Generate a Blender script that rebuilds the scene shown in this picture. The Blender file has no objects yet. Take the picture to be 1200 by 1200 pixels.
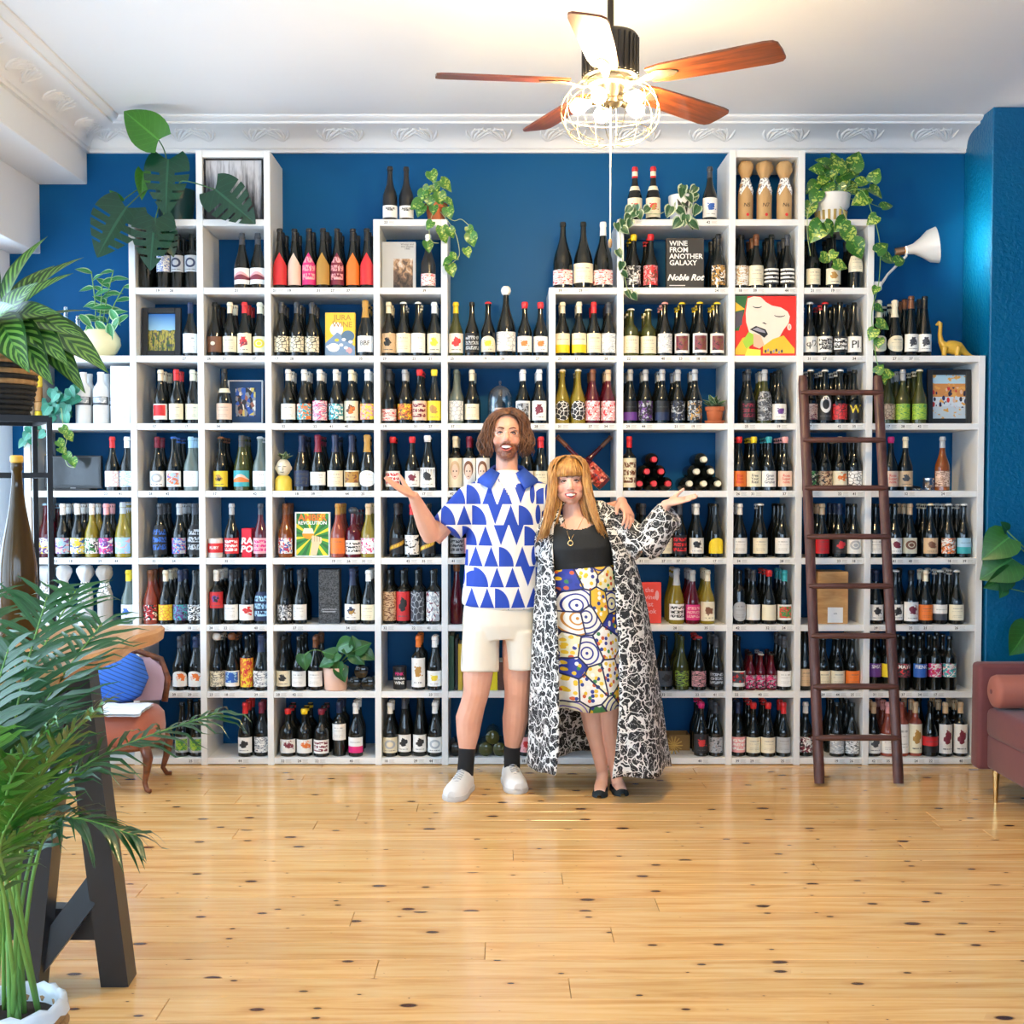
import bpy, bmesh, math, random
import numpy as np
from mathutils import Vector, Matrix, Euler

random.seed(7)
rng = np.random.default_rng(7)
scene = bpy.context.scene
COL = scene.collection

# ------------------------------------------------------------------ camera
F_PX, CAM_D, CAM_H, CAM_T, CX, CY = 1386.3, 6.506, 1.5537, 0.0368, 587.2, 619.0
cam_data = bpy.data.cameras.new('camera')
cam = bpy.data.objects.new('camera', cam_data)
COL.objects.link(cam)
cam_data.sensor_fit = 'HORIZONTAL'
cam_data.sensor_width = 36.0
cam_data.lens = F_PX / 1200.0 * 36.0
cam_data.shift_x = (600.0 - CX) / 1200.0
cam_data.shift_y = (CY - 600.0) / 1200.0
cam_data.clip_start = 0.05
cam_data.clip_end = 200
cam.location = (0, -CAM_D, CAM_H)
cam.rotation_euler = (math.pi / 2 - CAM_T, 0, 0)
scene.camera = cam

# ------------------------------------------------------------------ view
scene.view_settings.view_transform = 'Standard'
scene.view_settings.look = 'None'
scene.view_settings.gamma = 1.0
scene.view_settings.use_curve_mapping = False
scene.view_settings.exposure = 1.66

# ------------------------------------------------------------------ daylight
world = bpy.data.worlds.new('overcast_daylight')
scene.world = world
world.use_nodes = True
wn = world.node_tree.nodes
wl = world.node_tree.links
wn.clear()
wo = wn.new('ShaderNodeOutputWorld')
wb = wn.new('ShaderNodeBackground')
wb.inputs['Color'].default_value = (0.64, 0.81, 1.0, 1)
wb.inputs['Strength'].default_value = 3.3
wl.new(wb.outputs[0], wo.inputs[0])

def portal(name, loc, rot, sx, sy):
    d = bpy.data.lights.new(name, 'AREA')
    d.shape = 'RECTANGLE'; d.size = sx; d.size_y = sy
    d.cycles.is_portal = True
    o = bpy.data.objects.new(name, d)
    o.location = loc; o.rotation_euler = rot
    COL.objects.link(o)

def area(name, loc, rot, sx, sy, power, color):
    d = bpy.data.lights.new(name, 'AREA')
    d.shape = 'RECTANGLE'; d.size = sx; d.size_y = sy
    d.energy = power; d.color = color
    o = bpy.data.objects.new(name, d)
    o.location = loc; o.rotation_euler = rot
    COL.objects.link(o)

# daylight enters by the windows of the left wall and an added, unseen shop-front window behind the camera
portal('window_daylight', (-2.98, -3.3, 1.75), (0, -math.pi / 2, 0), 2.2, 6.9)
portal('added_shopfront_daylight', (0.2, -8.42, 1.65), (math.pi / 2, 0, math.pi), 5.4, 1.6)

# ------------------------------------------------------------------ small camera maths: where a point of the room lies
_c, _s = math.cos(CAM_T), math.sin(CAM_T)
def _ray(px, py):
    b = (CY - py) / F_PX
    return ((px - CX) / F_PX, _c + b * _s, -_s + b * _c)
def at(px, py, Y):
    r = _ray(px, py); t = (Y + CAM_D) / r[1]
    return Vector((t * r[0], Y, CAM_H + t * r[2]))
def fz(px, py, z=0.0):
    r = _ray(px, py); t = (z - CAM_H) / r[2]
    return Vector((t * r[0], -CAM_D + t * r[1], z))

# ------------------------------------------------------------------ mesh helpers
class MB:
    """collects geometry, then becomes ONE mesh object"""
    def __init__(self):
        self.v = []; self.f = []; self.m = []; self.uv = []; self.has_uv = False
    def add(self, verts, faces, mi=0, uvs=None):
        o = len(self.v)
        self.v.extend([tuple(p) for p in verts])
        for k, f in enumerate(faces):
            self.f.append(tuple(i + o for i in f)); self.m.append(mi)
            if uvs is not None:
                self.has_uv = True
                self.uv.append([uvs[i] for i in f])
            else:
                self.uv.append([(0, 0)] * len(f))
        return self
    def box(self, c, s, R=None, mi=0):
        x, y, z = s[0] / 2, s[1] / 2, s[2] / 2
        vs = [Vector(p) for p in ((-x,-y,-z),(x,-y,-z),(x,y,-z),(-x,y,-z),(-x,-y,z),(x,-y,z),(x,y,z),(-x,y,z))]
        if R is not None: vs = [R @ p for p in vs]
        c = Vector(c)
        return self.add([p + c for p in vs], [(0,3,2,1),(4,5,6,7),(0,1,5,4),(1,2,6,5),(2,3,7,6),(3,0,4,7)], mi)
    def cbox(self, c, s, b=0.004, R=None, mi=0, seg=1):
        bm = bmesh.new()
        bmesh.ops.create_cube(bm, size=1.0)
        bmesh.ops.scale(bm, vec=s, verts=bm.verts)
        b = min(b, min(s) * 0.45)
        bmesh.ops.bevel(bm, geom=list(bm.edges), offset=b, segments=seg, profile=0.5, affect='EDGES')
        c = Vector(c)
        vs = [((R @ v.co) if R is not None else v.co) + c for v in bm.verts]
        fs = [tuple(v.index for v in f.verts) for f in bm.faces]
        bm.free()
        return self.add(vs, fs, mi)
    def lathe(self, prof, n=16, c=(0,0,0), R=None, mi=0, cap=True, sx=1.0, sy=1.0):
        vs = []
        for z, r in prof:
            for k in range(n):
                a = 2 * math.pi * k / n
                vs.append(Vector((r * math.cos(a) * sx, r * math.sin(a) * sy, z)))
        fs = []
        m = len(prof)
        for i in range(m - 1):
            for k in range(n):
                k2 = (k + 1) % n
                fs.append((i*n+k, i*n+k2, (i+1)*n+k2, (i+1)*n+k))
        if cap:
            fs.append(tuple(reversed(range(n))))
            fs.append(tuple((m-1)*n + k for k in range(n)))
        if R is not None: vs = [R @ p for p in vs]
        c = Vector(c)
        return self.add([p + c for p in vs], fs, mi)
    def tube(self, pts, rad, n=8, mi=0, cap=True, flat=1.0, up=None):
        pts = [Vector(p) for p in pts]
        m = len(pts)
        if not hasattr(rad, '__len__'): rad = [rad] * m
        vs = []; prev = None
        for i, p in enumerate(pts):
            t = (pts[min(i+1, m-1)] - pts[max(i-1, 0)])
            if t.length < 1e-9: t = Vector((0,0,1))
            t.normalize()
            if prev is None:
                a = Vector(up) if up is not None else (Vector((0,0,1)) if abs(t.z) < 0.9 else Vector((0,1,0)))
                nrm = (a - t * a.dot(t))
                if nrm.length < 1e-6: nrm = Vector((1,0,0)) - t * t.x
                nrm.normalize()
            else:
                nrm = prev - t * prev.dot(t)
                if nrm.length < 1e-6: nrm = t.orthogonal()
                nrm.normalize()
            prev = nrm
            bn = t.cross(nrm)
            r = rad[i]
            r1, r2 = (r if hasattr(r, '__len__') else (r, r * flat))
            for k in range(n):
                a = 2 * math.pi * k / n
                vs.append(p + bn * (r1 * math.cos(a)) + nrm * (r2 * math.sin(a)))
        fs = []
        for i in range(m - 1):
            for k in range(n):
                k2 = (k + 1) % n
                fs.append((i*n+k, i*n+k2, (i+1)*n+k2, (i+1)*n+k))
        if cap:
            fs.append(tuple(reversed(range(n))))
            fs.append(tuple((m-1)*n + k for k in range(n)))
        return self.add(vs, fs, mi)
    def ball(self, c, r, nu=14, nv=9, R=None, mi=0):
        if not hasattr(r, '__len__'): r = (r, r, r)
        vs = [Vector((0,0,-r[2]))]
        for j in range(1, nv):
            ph = -math.pi/2 + math.pi*j/nv
            for k in range(nu):
                a = 2*math.pi*k/nu
                vs.append(Vector((r[0]*math.cos(ph)*math.cos(a), r[1]*math.cos(ph)*math.sin(a), r[2]*math.sin(ph))))
        vs.append(Vector((0,0,r[2])))
        fs = []
        for k in range(nu): fs.append((0, 1+(k+1)%nu, 1+k))
        for j in range(nv-2):
            for k in range(nu):
                k2=(k+1)%nu
                fs.append((1+j*nu+k,1+j*nu+k2,1+(j+1)*nu+k2,1+(j+1)*nu+k))
        last=len(vs)-1; b=1+(nv-2)*nu
        for k in range(nu): fs.append((b+k,b+(k+1)%nu,last))
        if R is not None: vs=[R@p for p in vs]
        c=Vector(c)
        return self.add([p+c for p in vs],fs,mi)
    def grid(self, P, mi=0, uv=True, close=False):
        """P: rows of points"""
        m=len(P); n=len(P[0]); vs=[p for row in P for p in row]
        fs=[]
        for i in range(m-1):
            for k in range(n-1 if not close else n):
                k2=(k+1)%n
                fs.append((i*n+k,i*n+k2,(i+1)*n+k2,(i+1)*n+k))
        uvs=[(k/(n-1),i/(m-1)) for i in range(m) for k in range(n)] if uv else None
        return self.add(vs,fs,mi,uvs)
    def poly(self, pts, thick, R=None, c=(0,0,0), mi=0):
        """outline in the xz plane, extruded along y by thick"""
        n=len(pts)
        vs=[Vector((p[0],-thick/2,p[1])) for p in pts]+[Vector((p[0],thick/2,p[1])) for p in pts]
        fs=[tuple(range(n)),tuple(reversed(range(n,2*n)))]
        for k in range(n):
            k2=(k+1)%n
            fs.append((k2,k,n+k,n+k2))
        if R is not None: vs=[R@p for p in vs]
        c=Vector(c)
        return self.add([p+c for p in vs],fs,mi)
    def mesh(self, name, mats, smooth=40):
        me=bpy.data.meshes.new(name)
        me.from_pydata([tuple(p) for p in self.v],[],self.f)
        if not isinstance(mats,(list,tuple)): mats=[mats]
        for m in mats: me.materials.append(m)
        if any(self.m): me.polygons.foreach_set('material_index',self.m)
        if self.has_uv:
            l=me.uv_layers.new(name='UVMap')
            l.data.foreach_set('uv',[c for f in self.uv for p in f for c in p])
        if smooth is not None and smooth>0:
            me.polygons.foreach_set('use_smooth',[True]*len(me.polygons))
            if smooth<180: me.set_sharp_from_angle(angle=math.radians(smooth))
        me.update()
        return me
    def build(self, name, mats, parent=None, loc=(0,0,0), rot=None, smooth=40):
        return link(name, self.mesh(name, mats, smooth), parent, loc, rot)

def link(name, me, parent=None, loc=(0,0,0), rot=None):
    o=bpy.data.objects.new(name, me)
    COL.objects.link(o)
    o.location=loc
    if rot is not None: o.rotation_euler=rot
    if parent is not None: o.parent=parent
    return o
def empty(name, loc=(0,0,0), rz=0.0):
    o=bpy.data.objects.new(name,None); COL.objects.link(o)
    o.location=loc; o.rotation_euler=(0,0,rz); o.empty_display_size=0.1
    return o
def tag(o, label=None, cat=None, group=None, kind=None):
    if label: o['label']=label
    if cat: o['category']=cat
    if group: o['group']=group
    if kind: o['kind']=kind
    return o
def copy_tree(o, parent=None):
    c=o.copy(); COL.objects.link(c)
    if parent is not None: c.parent=parent
    for ch in o.children: copy_tree(ch,c)
    return c
def RX(a): return Matrix.Rotation(a,3,'X')
def RY(a): return Matrix.Rotation(a,3,'Y')
def RZ(a): return Matrix.Rotation(a,3,'Z')
def rad(d): return math.radians(d)
def lerp(a,b,t): return a+(b-a)*t
def bez(p0,p1,p2,n):
    p0,p1,p2=Vector(p0),Vector(p1),Vector(p2)
    return [(1-t)**2*p0+2*t*(1-t)*p1+t*t*p2 for t in [i/(n-1) for i in range(n)]]
_txt={}
def text_mesh(body, size=1.0, extrude=0.0, align='CENTER', space=1.0, shear=0.0, bold=0.0):
    """flat lettering in the xz plane, reading along +x, centred"""
    key=(body,size,extrude,align,space,shear,bold)
    if key in _txt: return _txt[key]
    cu=bpy.data.curves.new('lettering','FONT')
    cu.body=body; cu.size=size; cu.extrude=extrude; cu.align_x=align; cu.align_y='CENTER'; cu.space_line=space
    cu.resolution_u=2; cu.shear=shear; cu.offset=bold
    ob=bpy.data.objects.new('lettering',cu); COL.objects.link(ob)
    dg=bpy.context.evaluated_depsgraph_get()
    me=bpy.data.meshes.new_from_object(ob.evaluated_get(dg))
    vs=[Vector((v.co.x,0.0-v.co.z,v.co.y)) for v in me.vertices]
    fs=[tuple(p.vertices) for p in me.polygons]
    bpy.data.objects.remove(ob); bpy.data.curves.remove(cu); bpy.data.meshes.remove(me)
    _txt[key]=(vs,fs)
    return vs,fs
# ------------------------------------------------------------------ materials
class NG:
    def __init__(self, name):
        self.mat=bpy.data.materials.new(name); self.mat.use_nodes=True
        self.t=self.mat.node_tree; self.n=self.t.nodes; self.l=self.t.links
        self.bsdf=self.n['Principled BSDF']; self._tc=None
    def tc(self,out='Object'):
        if self._tc is None: self._tc=self.n.new('ShaderNodeTexCoord')
        return self._tc.outputs[out]
    def put(self,sock,val):
        if isinstance(val,bpy.types.NodeSocket): self.l.new(val,sock)
        elif isinstance(val,(tuple,list)):
            if len(val)==3 and sock.type=='RGBA': val=(*val,1)
            sock.default_value=val
        else: sock.default_value=val
    def math(self,op,a,b=0.0,c=None,clamp=False):
        n=self.n.new('ShaderNodeMath'); n.operation=op; n.use_clamp=clamp
        self.put(n.inputs[0],a); self.put(n.inputs[1],b)
        if c is not None: self.put(n.inputs[2],c)
        return n.outputs[0]
    def mix(self,f,a,b,blend='MIX'):
        n=self.n.new('ShaderNodeMix'); n.data_type='RGBA'; n.blend_type=blend
        self.put(n.inputs[0],f); self.put(n.inputs[6],a); self.put(n.inputs[7],b)
        return n.outputs[2]
    def mapping(self,vec,scale=(1,1,1),loc=(0,0,0),rot=(0,0,0)):
        n=self.n.new('ShaderNodeMapping')
        self.put(n.inputs['Vector'],vec); self.put(n.inputs['Scale'],scale); self.put(n.inputs['Location'],loc); self.put(n.inputs['Rotation'],rot)
        return n.outputs[0]
    def noise(self,vec,scale=5.0,detail=2.0,rough=0.5,dist=0.0,out='Fac'):
        n=self.n.new('ShaderNodeTexNoise')
        self.put(n.inputs['Vector'],vec); self.put(n.inputs['Scale'],scale); self.put(n.inputs['Detail'],detail)
        self.put(n.inputs['Roughness'],rough); self.put(n.inputs['Distortion'],dist)
        return n.outputs[out]
    def vor(self,vec,scale=5.0,feature='F1',out='Distance',rnd=1.0,dims='3D'):
        n=self.n.new('ShaderNodeTexVoronoi'); n.feature=feature; n.voronoi_dimensions=dims
        self.put(n.inputs['Vector'],vec); self.put(n.inputs['Scale'],scale); self.put(n.inputs['Randomness'],rnd)
        return n.outputs[out]
    def ramp(self,fac,stops,interp='LINEAR'):
        n=self.n.new('ShaderNodeValToRGB'); self.put(n.inputs[0],fac)
        cr=n.color_ramp; cr.interpolation=interp
        while len(cr.elements)<len(stops): cr.elements.new(0.5)
        for e,(p,c) in zip(cr.elements,stops):
            e.position=p; e.color=(*c,1) if len(c)==3 else c
        return n.outputs[0]
    def sep(self,vec):
        n=self.n.new('ShaderNodeSeparateXYZ'); self.put(n.inputs[0],vec); return n.outputs
    def comb(self,x,y,z=0.0):
        n=self.n.new('ShaderNodeCombineXYZ')
        self.put(n.inputs[0],x); self.put(n.inputs[1],y); self.put(n.inputs[2],z); return n.outputs[0]
    def bump(self,h,strength=0.3,dist=0.01):
        n=self.n.new('ShaderNodeBump'); self.put(n.inputs['Height'],h); n.inputs['Strength'].default_value=strength; n.inputs['Distance'].default_value=dist
        self.l.new(n.outputs[0],self.bsdf.inputs['Normal'])
    def rnd(self):
        n=self.n.new('ShaderNodeObjectInfo'); return n.outputs['Random']
    def set(self,**k):
        names=dict(color='Base Color',rough='Roughness',metal='Metallic',coat='Coat Weight',coatr='Coat Roughness',trans='Transmission Weight',
                   spec='Specular IOR Level',emit='Emission Color',emits='Emission Strength',alpha='Alpha',sss='Subsurface Weight',sheen='Sheen Weight',ior='IOR')
        for kk,v in k.items(): self.put(self.bsdf.inputs[names[kk]],v)
        return self.mat

_M={}
def M(name,color=None,rough=0.5,metal=0.0,var=0.06,scale=14.0,bump=0.0,**k):
    """a plain procedural material: colour with slight noise variation"""
    if name in _M: return _M[name]
    g=NG(name)
    nz=g.noise(g.tc('Object'),scale,3.0)
    a=tuple(max(0,c*(1-var)) for c in color); b=tuple(min(1,c*(1+var)) for c in color)
    g.set(color=g.mix(nz,a,b),rough=rough,metal=metal,**k)
    if bump: g.bump(nz,bump,0.004)
    _M[name]=g.mat
    return g.mat

def hx(h):
    h=h.lstrip('#'); r=[int(h[i:i+2],16)/255 for i in (0,2,4)]
    return tuple(c/12.92 if c<=0.04045 else ((c+0.055)/1.055)**2.4 for c in r)
PAL=dict(W='#f4f2ec',C='#f0e6c8',K='#141416',R='#d8282c',P='#f0a8a8',M='#e02878',O='#ee7a28',Y='#f4d428',B='#2a62b8',T='#38a8b0',N='#1c2a4c',G='#3c8c3c',
         U='#6a3a8c',S='#b4b8bc',A='#b88838',E='#7a4a2c',L='#a4cce4',D='#3c4048',Z='#a8c838',X='#7c1c34',F='#e8c8b0',H='#d8b890')
PAL={k:hx(v) for k,v in PAL.items()}
CNAME=dict(W='white',C='cream',K='black',R='red',P='pink',M='magenta',O='orange',Y='yellow',B='blue',T='teal',N='navy',G='green',U='purple',S='grey',A='gold',E='brown',
           L='pale blue',D='charcoal',Z='lime',X='maroon',F='peach',H='tan')

def shelf_white():
    g=NG('white_laminate'); nz=g.noise(g.tc('Object'),3.0,3.0)
    return g.set(color=g.mix(nz,(0.80,0.80,0.78),(0.86,0.86,0.84)),rough=0.38)
def wall_blue():
    g=NG('blue_wall_paint')
    o=g.tc('Object')
    nz=g.noise(o,2.2,3.0)
    g.set(color=g.mix(nz,(0.0,0.080,0.225),(0.0,0.100,0.275)),rough=0.5,spec=0.18)
    g.bump(g.noise(o,60.0,4.0,0.6),0.10,0.004)
    return g.mat
def wall_blue_textured():
    g=NG('blue_textured_paint')
    o=g.tc('Object')
    nz=g.noise(o,2.2,3.0)
    g.set(color=g.mix(nz,(0.0,0.095,0.225),(0.0,0.12,0.27)),rough=0.36,spec=0.3)
    g.bump(g.noise(o,46.0,3.0,0.55,0.3),0.55,0.012)
    return g.mat
def plaster():
    g=NG('white_plaster'); o=g.tc('Object')
    nz=g.noise(o,1.3,4.0)
    g.set(color=g.mix(nz,(0.80,0.80,0.81),(0.88,0.88,0.88)),rough=0.6)
    g.bump(g.noise(o,30.0,4.0),0.06,0.004)
    return g.mat
def pine():
    g=NG('varnished_pine')
    r=g.rnd(); o=g.tc('Object')
    off=g.comb(g.math('MULTIPLY',r,37.0),g.math('MULTIPLY',r,11.0),0.0)
    n=g.n.new('ShaderNodeVectorMath'); n.operation='ADD'; g.put(n.inputs[0],o); g.put(n.inputs[1],off); v=n.outputs[0]
    grain=g.noise(g.mapping(v,(1.6,26.0,1.0)),1.0,5.0,0.6,0.6)
    fine=g.noise(g.mapping(v,(4.0,160.0,1.0)),1.0,3.0,0.6)
    base=g.ramp(grain,[(0.28,hx('#d49a54')),(0.5,hx('#ecbe7c')),(0.72,hx('#f4d298'))])
    base=g.mix(g.math('MULTIPLY',fine,0.22),base,hx('#c0834a'))
    tint=g.ramp(r,[(0.0,(0.92,0.90,0.86)),(0.5,(1.0,1.0,1.0)),(1.0,(1.06,1.03,0.98))])
    base=g.mix(1.0,base,tint,'MULTIPLY')
    kv=g.mapping(v,(4.6,9.5,1.0))
    kd=g.vor(kv,1.0,'F1','Distance',1.0,'2D')
    kc=g.vor(kv,1.0,'F1','Color',1.0,'2D')
    ks=g.sep(kc)
    size=g.math('MULTIPLY_ADD',g.math('POWER',ks[0],3.0),0.15,0.010)
    km=g.math('SUBTRACT',1.0,g.math('DIVIDE',kd,size),clamp=True)
    keep=g.math('GREATER_THAN',ks[1],0.25)
    km=g.math('MULTIPLY',g.math('MULTIPLY',km,3.0,clamp=True),keep)
    halo=g.math('MULTIPLY',g.math('SUBTRACT',1.0,g.math('DIVIDE',kd,g.math('MULTIPLY',size,2.6)),clamp=True),0.5)
    base=g.mix(g.math('MULTIPLY',halo,keep),base,hx('#b8783c'))
    base=g.mix(km,base,hx('#4a2412'))
    g.set(color=base,rough=0.24,coat=0.35,coatr=0.12)
    g.bump(grain,0.05,0.002)
    return g.mat
def wood(name,c1,c2,scale=(3.0,40.0,40.0),rough=0.4,coat=0.1):
    if name in _M: return _M[name]
    g=NG(name); v=g.mapping(g.tc('Object'),scale)
    gr=g.noise(v,1.0,5.0,0.6,0.8)
    g.set(color=g.ramp(gr,[(0.3,c1),(0.7,c2)]),rough=rough,coat=coat)
    g.bump(gr,0.12,0.003)
    _M[name]=g.mat
    return g.mat
def glass_thin(name='window_glass',tint=(0.95,0.98,1.0),gl=0.08):
    if name in _M: return _M[name]
    m=bpy.data.materials.new(name); m.use_nodes=True
    n=m.node_tree.nodes; l=m.node_tree.links; n.clear()
    out=n.new('ShaderNodeOutputMaterial'); mx=n.new('ShaderNodeMixShader'); tr=n.new('ShaderNodeBsdfTransparent'); gg=n.new('ShaderNodeBsdfGlossy')
    lw=n.new('ShaderNodeLayerWeight'); lw.inputs['Blend'].default_value=0.35
    mm=n.new('ShaderNodeMath'); mm.operation='MULTIPLY_ADD'; mm.inputs[1].default_value=0.6; mm.inputs[2].default_value=gl
    l.new(lw.outputs['Facing'],mm.inputs[0])
    tr.inputs[0].default_value=(*tint,1); gg.inputs['Roughness'].default_value=0.03
    l.new(mm.outputs[0],mx.inputs[0]); l.new(tr.outputs[0],mx.inputs[1]); l.new(gg.outputs[0],mx.inputs[2]); l.new(mx.outputs[0],out.inputs[0])
    _M[name]=m
    return m
def emis(name,color,strength):
    if name in _M: return _M[name]
    g=NG(name); g.set(color=color,emit=color,emits=strength,rough=0.3)
    _M[name]=g.mat
    return g.mat

WHITE=shelf_white(); BLUE=wall_blue(); BLUET=wall_blue_textured(); PLASTER=plaster(); PINE=pine()
BLACKM=M('black_metal',(0.02,0.02,0.022),0.35,0.6)
WALNUT=wood('dark_ladder_wood',hx('#3a1f18'),hx('#6b4238'),(30,30,3.0),0.45)
# ------------------------------------------------------------------ the room
WBK=0.38          # back wall plane
CEIL=3.60
XL=-2.86          # window plane
XR=3.30
YF=-8.4
def struct(name,mb,mat,parent=None,smooth=30):
    o=mb.build(name,mat,parent,smooth=smooth)
    if parent is None: o['kind']='structure'
    return o
# floor of pine planks
fl=MB().box(((XL+XR)/2,(YF+WBK)/2,-0.05),(XR-XL+1.2,WBK-YF+0.6,0.06))
floor=struct('floor',fl,M('subfloor',(0.16,0.09,0.045),0.9))
pw=0.146; y=WBK-0.001; k=0
prng=random.Random(3)
while y>YF:
    x=XL-0.02-prng.uniform(0,3.2)
    while x<XR+0.02:
        L=prng.uniform(2.3,4.1)
        a,b=max(x,XL-0.05),min(x+L,XR+0.05)
        if b-a>0.12 and y-pw<WBK:
            mb=MB(); mb.cbox((0,0,-0.01),(b-a-0.0018,pw-0.0022,0.02),0.0016)
            mb.build('plank',PINE,floor,loc=((a+b)/2,y-pw/2,0.0),smooth=0)
        x+=L
    y-=pw; k+=1
struct('wall_back',MB().box(((XL+XR)/2,WBK+0.06,1.85),(XR-XL+1.0,0.12,3.9)),BLUE)
struct('ceiling',MB().box(((XL+XR)/2,(YF+WBK)/2,CEIL+0.06),(XR-XL+1.4,WBK-YF+0.8,0.12)),PLASTER)
# blue pier to the right of the shelf and the right wall
struct('wall_pier',MB().cbox(((2.668+XR+0.2)/2,(WBK-0.015)/2-0.0,CEIL/2),(XR+0.2-2.668,WBK+0.015,CEIL),0.006),BLUET)
struct('wall_right',MB().box((XR+0.06,(YF+WBK)/2,CEIL/2),(0.12,WBK-YF,CEIL)),BLUE)
# left: ceiling beam, lintel, sill wall and piers around the windows
struct('trim_beam',MB().cbox(((-2.385+XL-0.3)/2,(YF+WBK)/2,(3.282+CEIL)/2),(-2.385-XL+0.3,WBK-YF,CEIL-3.282),0.004),PLASTER)
struct('wall_lintel',MB().cbox(((-2.66+XL-0.3)/2,(YF+WBK)/2,(2.885+3.282)/2),(-2.66-XL+0.3,WBK-YF,3.282-2.885),0.004),PLASTER)
struct('wall_left',MB().box((XL-0.12,(YF+WBK)/2,0.275),(0.3,WBK-YF,0.55)),PLASTER)
struct('trim_sill',MB().cbox((XL+0.01,(YF+WBK)/2,0.565),(0.34,WBK-YF,0.03),0.005),WHITE)
PIERS=[(WBK-0.02,0.06),(-2.35,-2.55),(-4.75,-4.95),(-7.2,YF)]
for a,b in PIERS:
    struct('wall_window_pier',MB().box((XL-0.12,(a+b)/2,1.72),(0.3,abs(a-b),2.34)),PLASTER)
FR=M('white_window_paint',(0.82,0.83,0.84),0.4)
wi=0
for (a0,a),(b,b1) in zip(PIERS[:-1],PIERS[1:]):
    wi+=1
    y0,y1=b,a            # y0<y1
    w=empty('window_%d'%wi,(XL-0.06,(y0+y1)/2,0.58)); w['kind']='structure'
    L=y1-y0; Hh=2.885-0.58
    fm=MB()
    for yy in (-L/2+0.035,L/2-0.035): fm.cbox((0,yy,Hh/2),(0.07,0.07,Hh),0.005)
    for zz in (0.035,Hh-0.035): fm.cbox((0,0,zz),(0.07,L,0.07),0.005)
    fm.build('window_frame',FR,w)
    MB().cbox((0,0,Hh*0.68),(0.06,L-0.14,0.06),0.005).build('transom',FR,w)
    MB().cbox((0,0,Hh/2),(0.06,0.06,Hh-0.14),0.005).build('mullion',FR,w)
    for yy in (-L/4,L/4):
        for zz,hh in ((Hh*0.34,Hh*0.62),(Hh*0.84,Hh*0.26)):
            MB().box((0,yy,zz),(0.006,L/2-0.08,hh)).build('pane',glass_thin(),w)
# unseen shop front behind the camera, window added and sized for frontal daylight
struct('wall_front_base',MB().box((0.2,YF-0.08,0.45),(XR-XL+0.6,0.16,0.9)),PLASTER)
struct('wall_front_head',MB().box((0.2,YF-0.08,3.025),(XR-XL+0.6,0.16,1.25)),PLASTER)
for xx,ww in ((-2.78,0.5),(3.1,0.6)):
    struct('wall_front_pier',MB().box((xx,YF-0.08,1.65),(ww,0.16,1.5)),PLASTER)
w=empty('window_4',(0.2,YF-0.08,0.9)); w['kind']='structure'
fm=MB()
for xx in (-2.68,2.55): fm.cbox((xx,0,0.75),(0.08,0.08,1.5),0.005)
for zz in (0.04,1.46): fm.cbox((-0.06,0,zz),(5.2,0.08,0.08),0.005)
fm.build('window_frame',FR,w)
for xx in (-0.9,0.9): MB().cbox((xx,0,0.75),(0.07,0.07,1.42),0.005).build('mullion',FR,w)
for xx in (-1.8,0,1.75): MB().box((xx,0,0.75),(1.7,0.006,1.42)).build('pane',glass_thin(),w)

# plaster cornice: swept profile with leaf relief
def cornice_profile():
    P=[]
    for t in (0,1): P.append((0.0,-0.142+0.0)) if t==0 else P.append((0.022,-0.142))
    P.append((0.024,-0.125)); P.append((0.034,-0.120)); P.append((0.036,-0.108))
    for i in range(7):          # cove
        a=math.pi/2*i/6
        P.append((0.04+0.17*(1-math.cos(a)),-0.10+0.062*math.sin(a)))
    P.append((0.222,-0.036)); P.append((0.224,-0.024)); P.append((0.252,-0.022)); P.append((0.268,-0.010)); P.append((0.270,0.0))
    return P
CP=cornice_profile()
def acanthus(mb,fr,s):
    """a curling plaster leaf: low relief made of ribs; fr maps (along,up-the-cove t) to a point"""
    for j in range(5):
        a0=(j-2)*0.42
        pts=[]
        for i in range(7):
            t=i/6
            pts.append(fr(s*(0.02+0.12*t*math.sin(a0+0.5*t)) ,0.18+0.62*t*math.cos(a0*0.7)))
        mb.tube(pts,[0.003+0.0075*math.sin(math.pi*min(1,0.15+t*0.85/1)) for t in [i/6 for i in range(7)]],6)
    pts=[]
    for i in range(12):
        t=i/11; a=t*5.0
        pts.append(fr(s*(0.15+0.05*(1-t*0.7)*math.cos(a)),0.5+0.28*(1-t*0.7)*math.sin(a)))
    mb.tube(pts,[0.007*(1-0.5*i/11) for i in range(12)],6)
def cove_pt(t):
    a=math.pi/2*min(max(t,0),1)
    return (0.04+0.17*(1-math.cos(a)),-0.10+0.062*math.sin(a))
def cornice(name,frame,L,n,leaves):
    mb=MB(); rows=[]
    for i in range(n+1):
        s=L*i/n
        rows.append([frame(s,p[0],p[1]) for p in CP])
    mb.grid(rows,uv=False)
    o=struct(name,mb,PLASTER,smooth=35)
    for i in range(leaves):
        s0=L*(i+0.5)/leaves
        lf=MB(); sg=1 if i%2==0 else -1
        acanthus(lf,lambda ds,t: frame(s0+ds,*cove_pt(t)),sg)
        lf.build('acanthus_relief',PLASTER,o,smooth=180)
    return o
cornice('trim_cornice_back',lambda s,o,z: Vector((-2.385+s,WBK-o,CEIL+z)) ,2.668+2.385,2,24)
cornice('trim_cornice_left',lambda s,o,z: Vector((-2.385+o,WBK-s,CEIL+z)) ,8.6,2,38)
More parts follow.
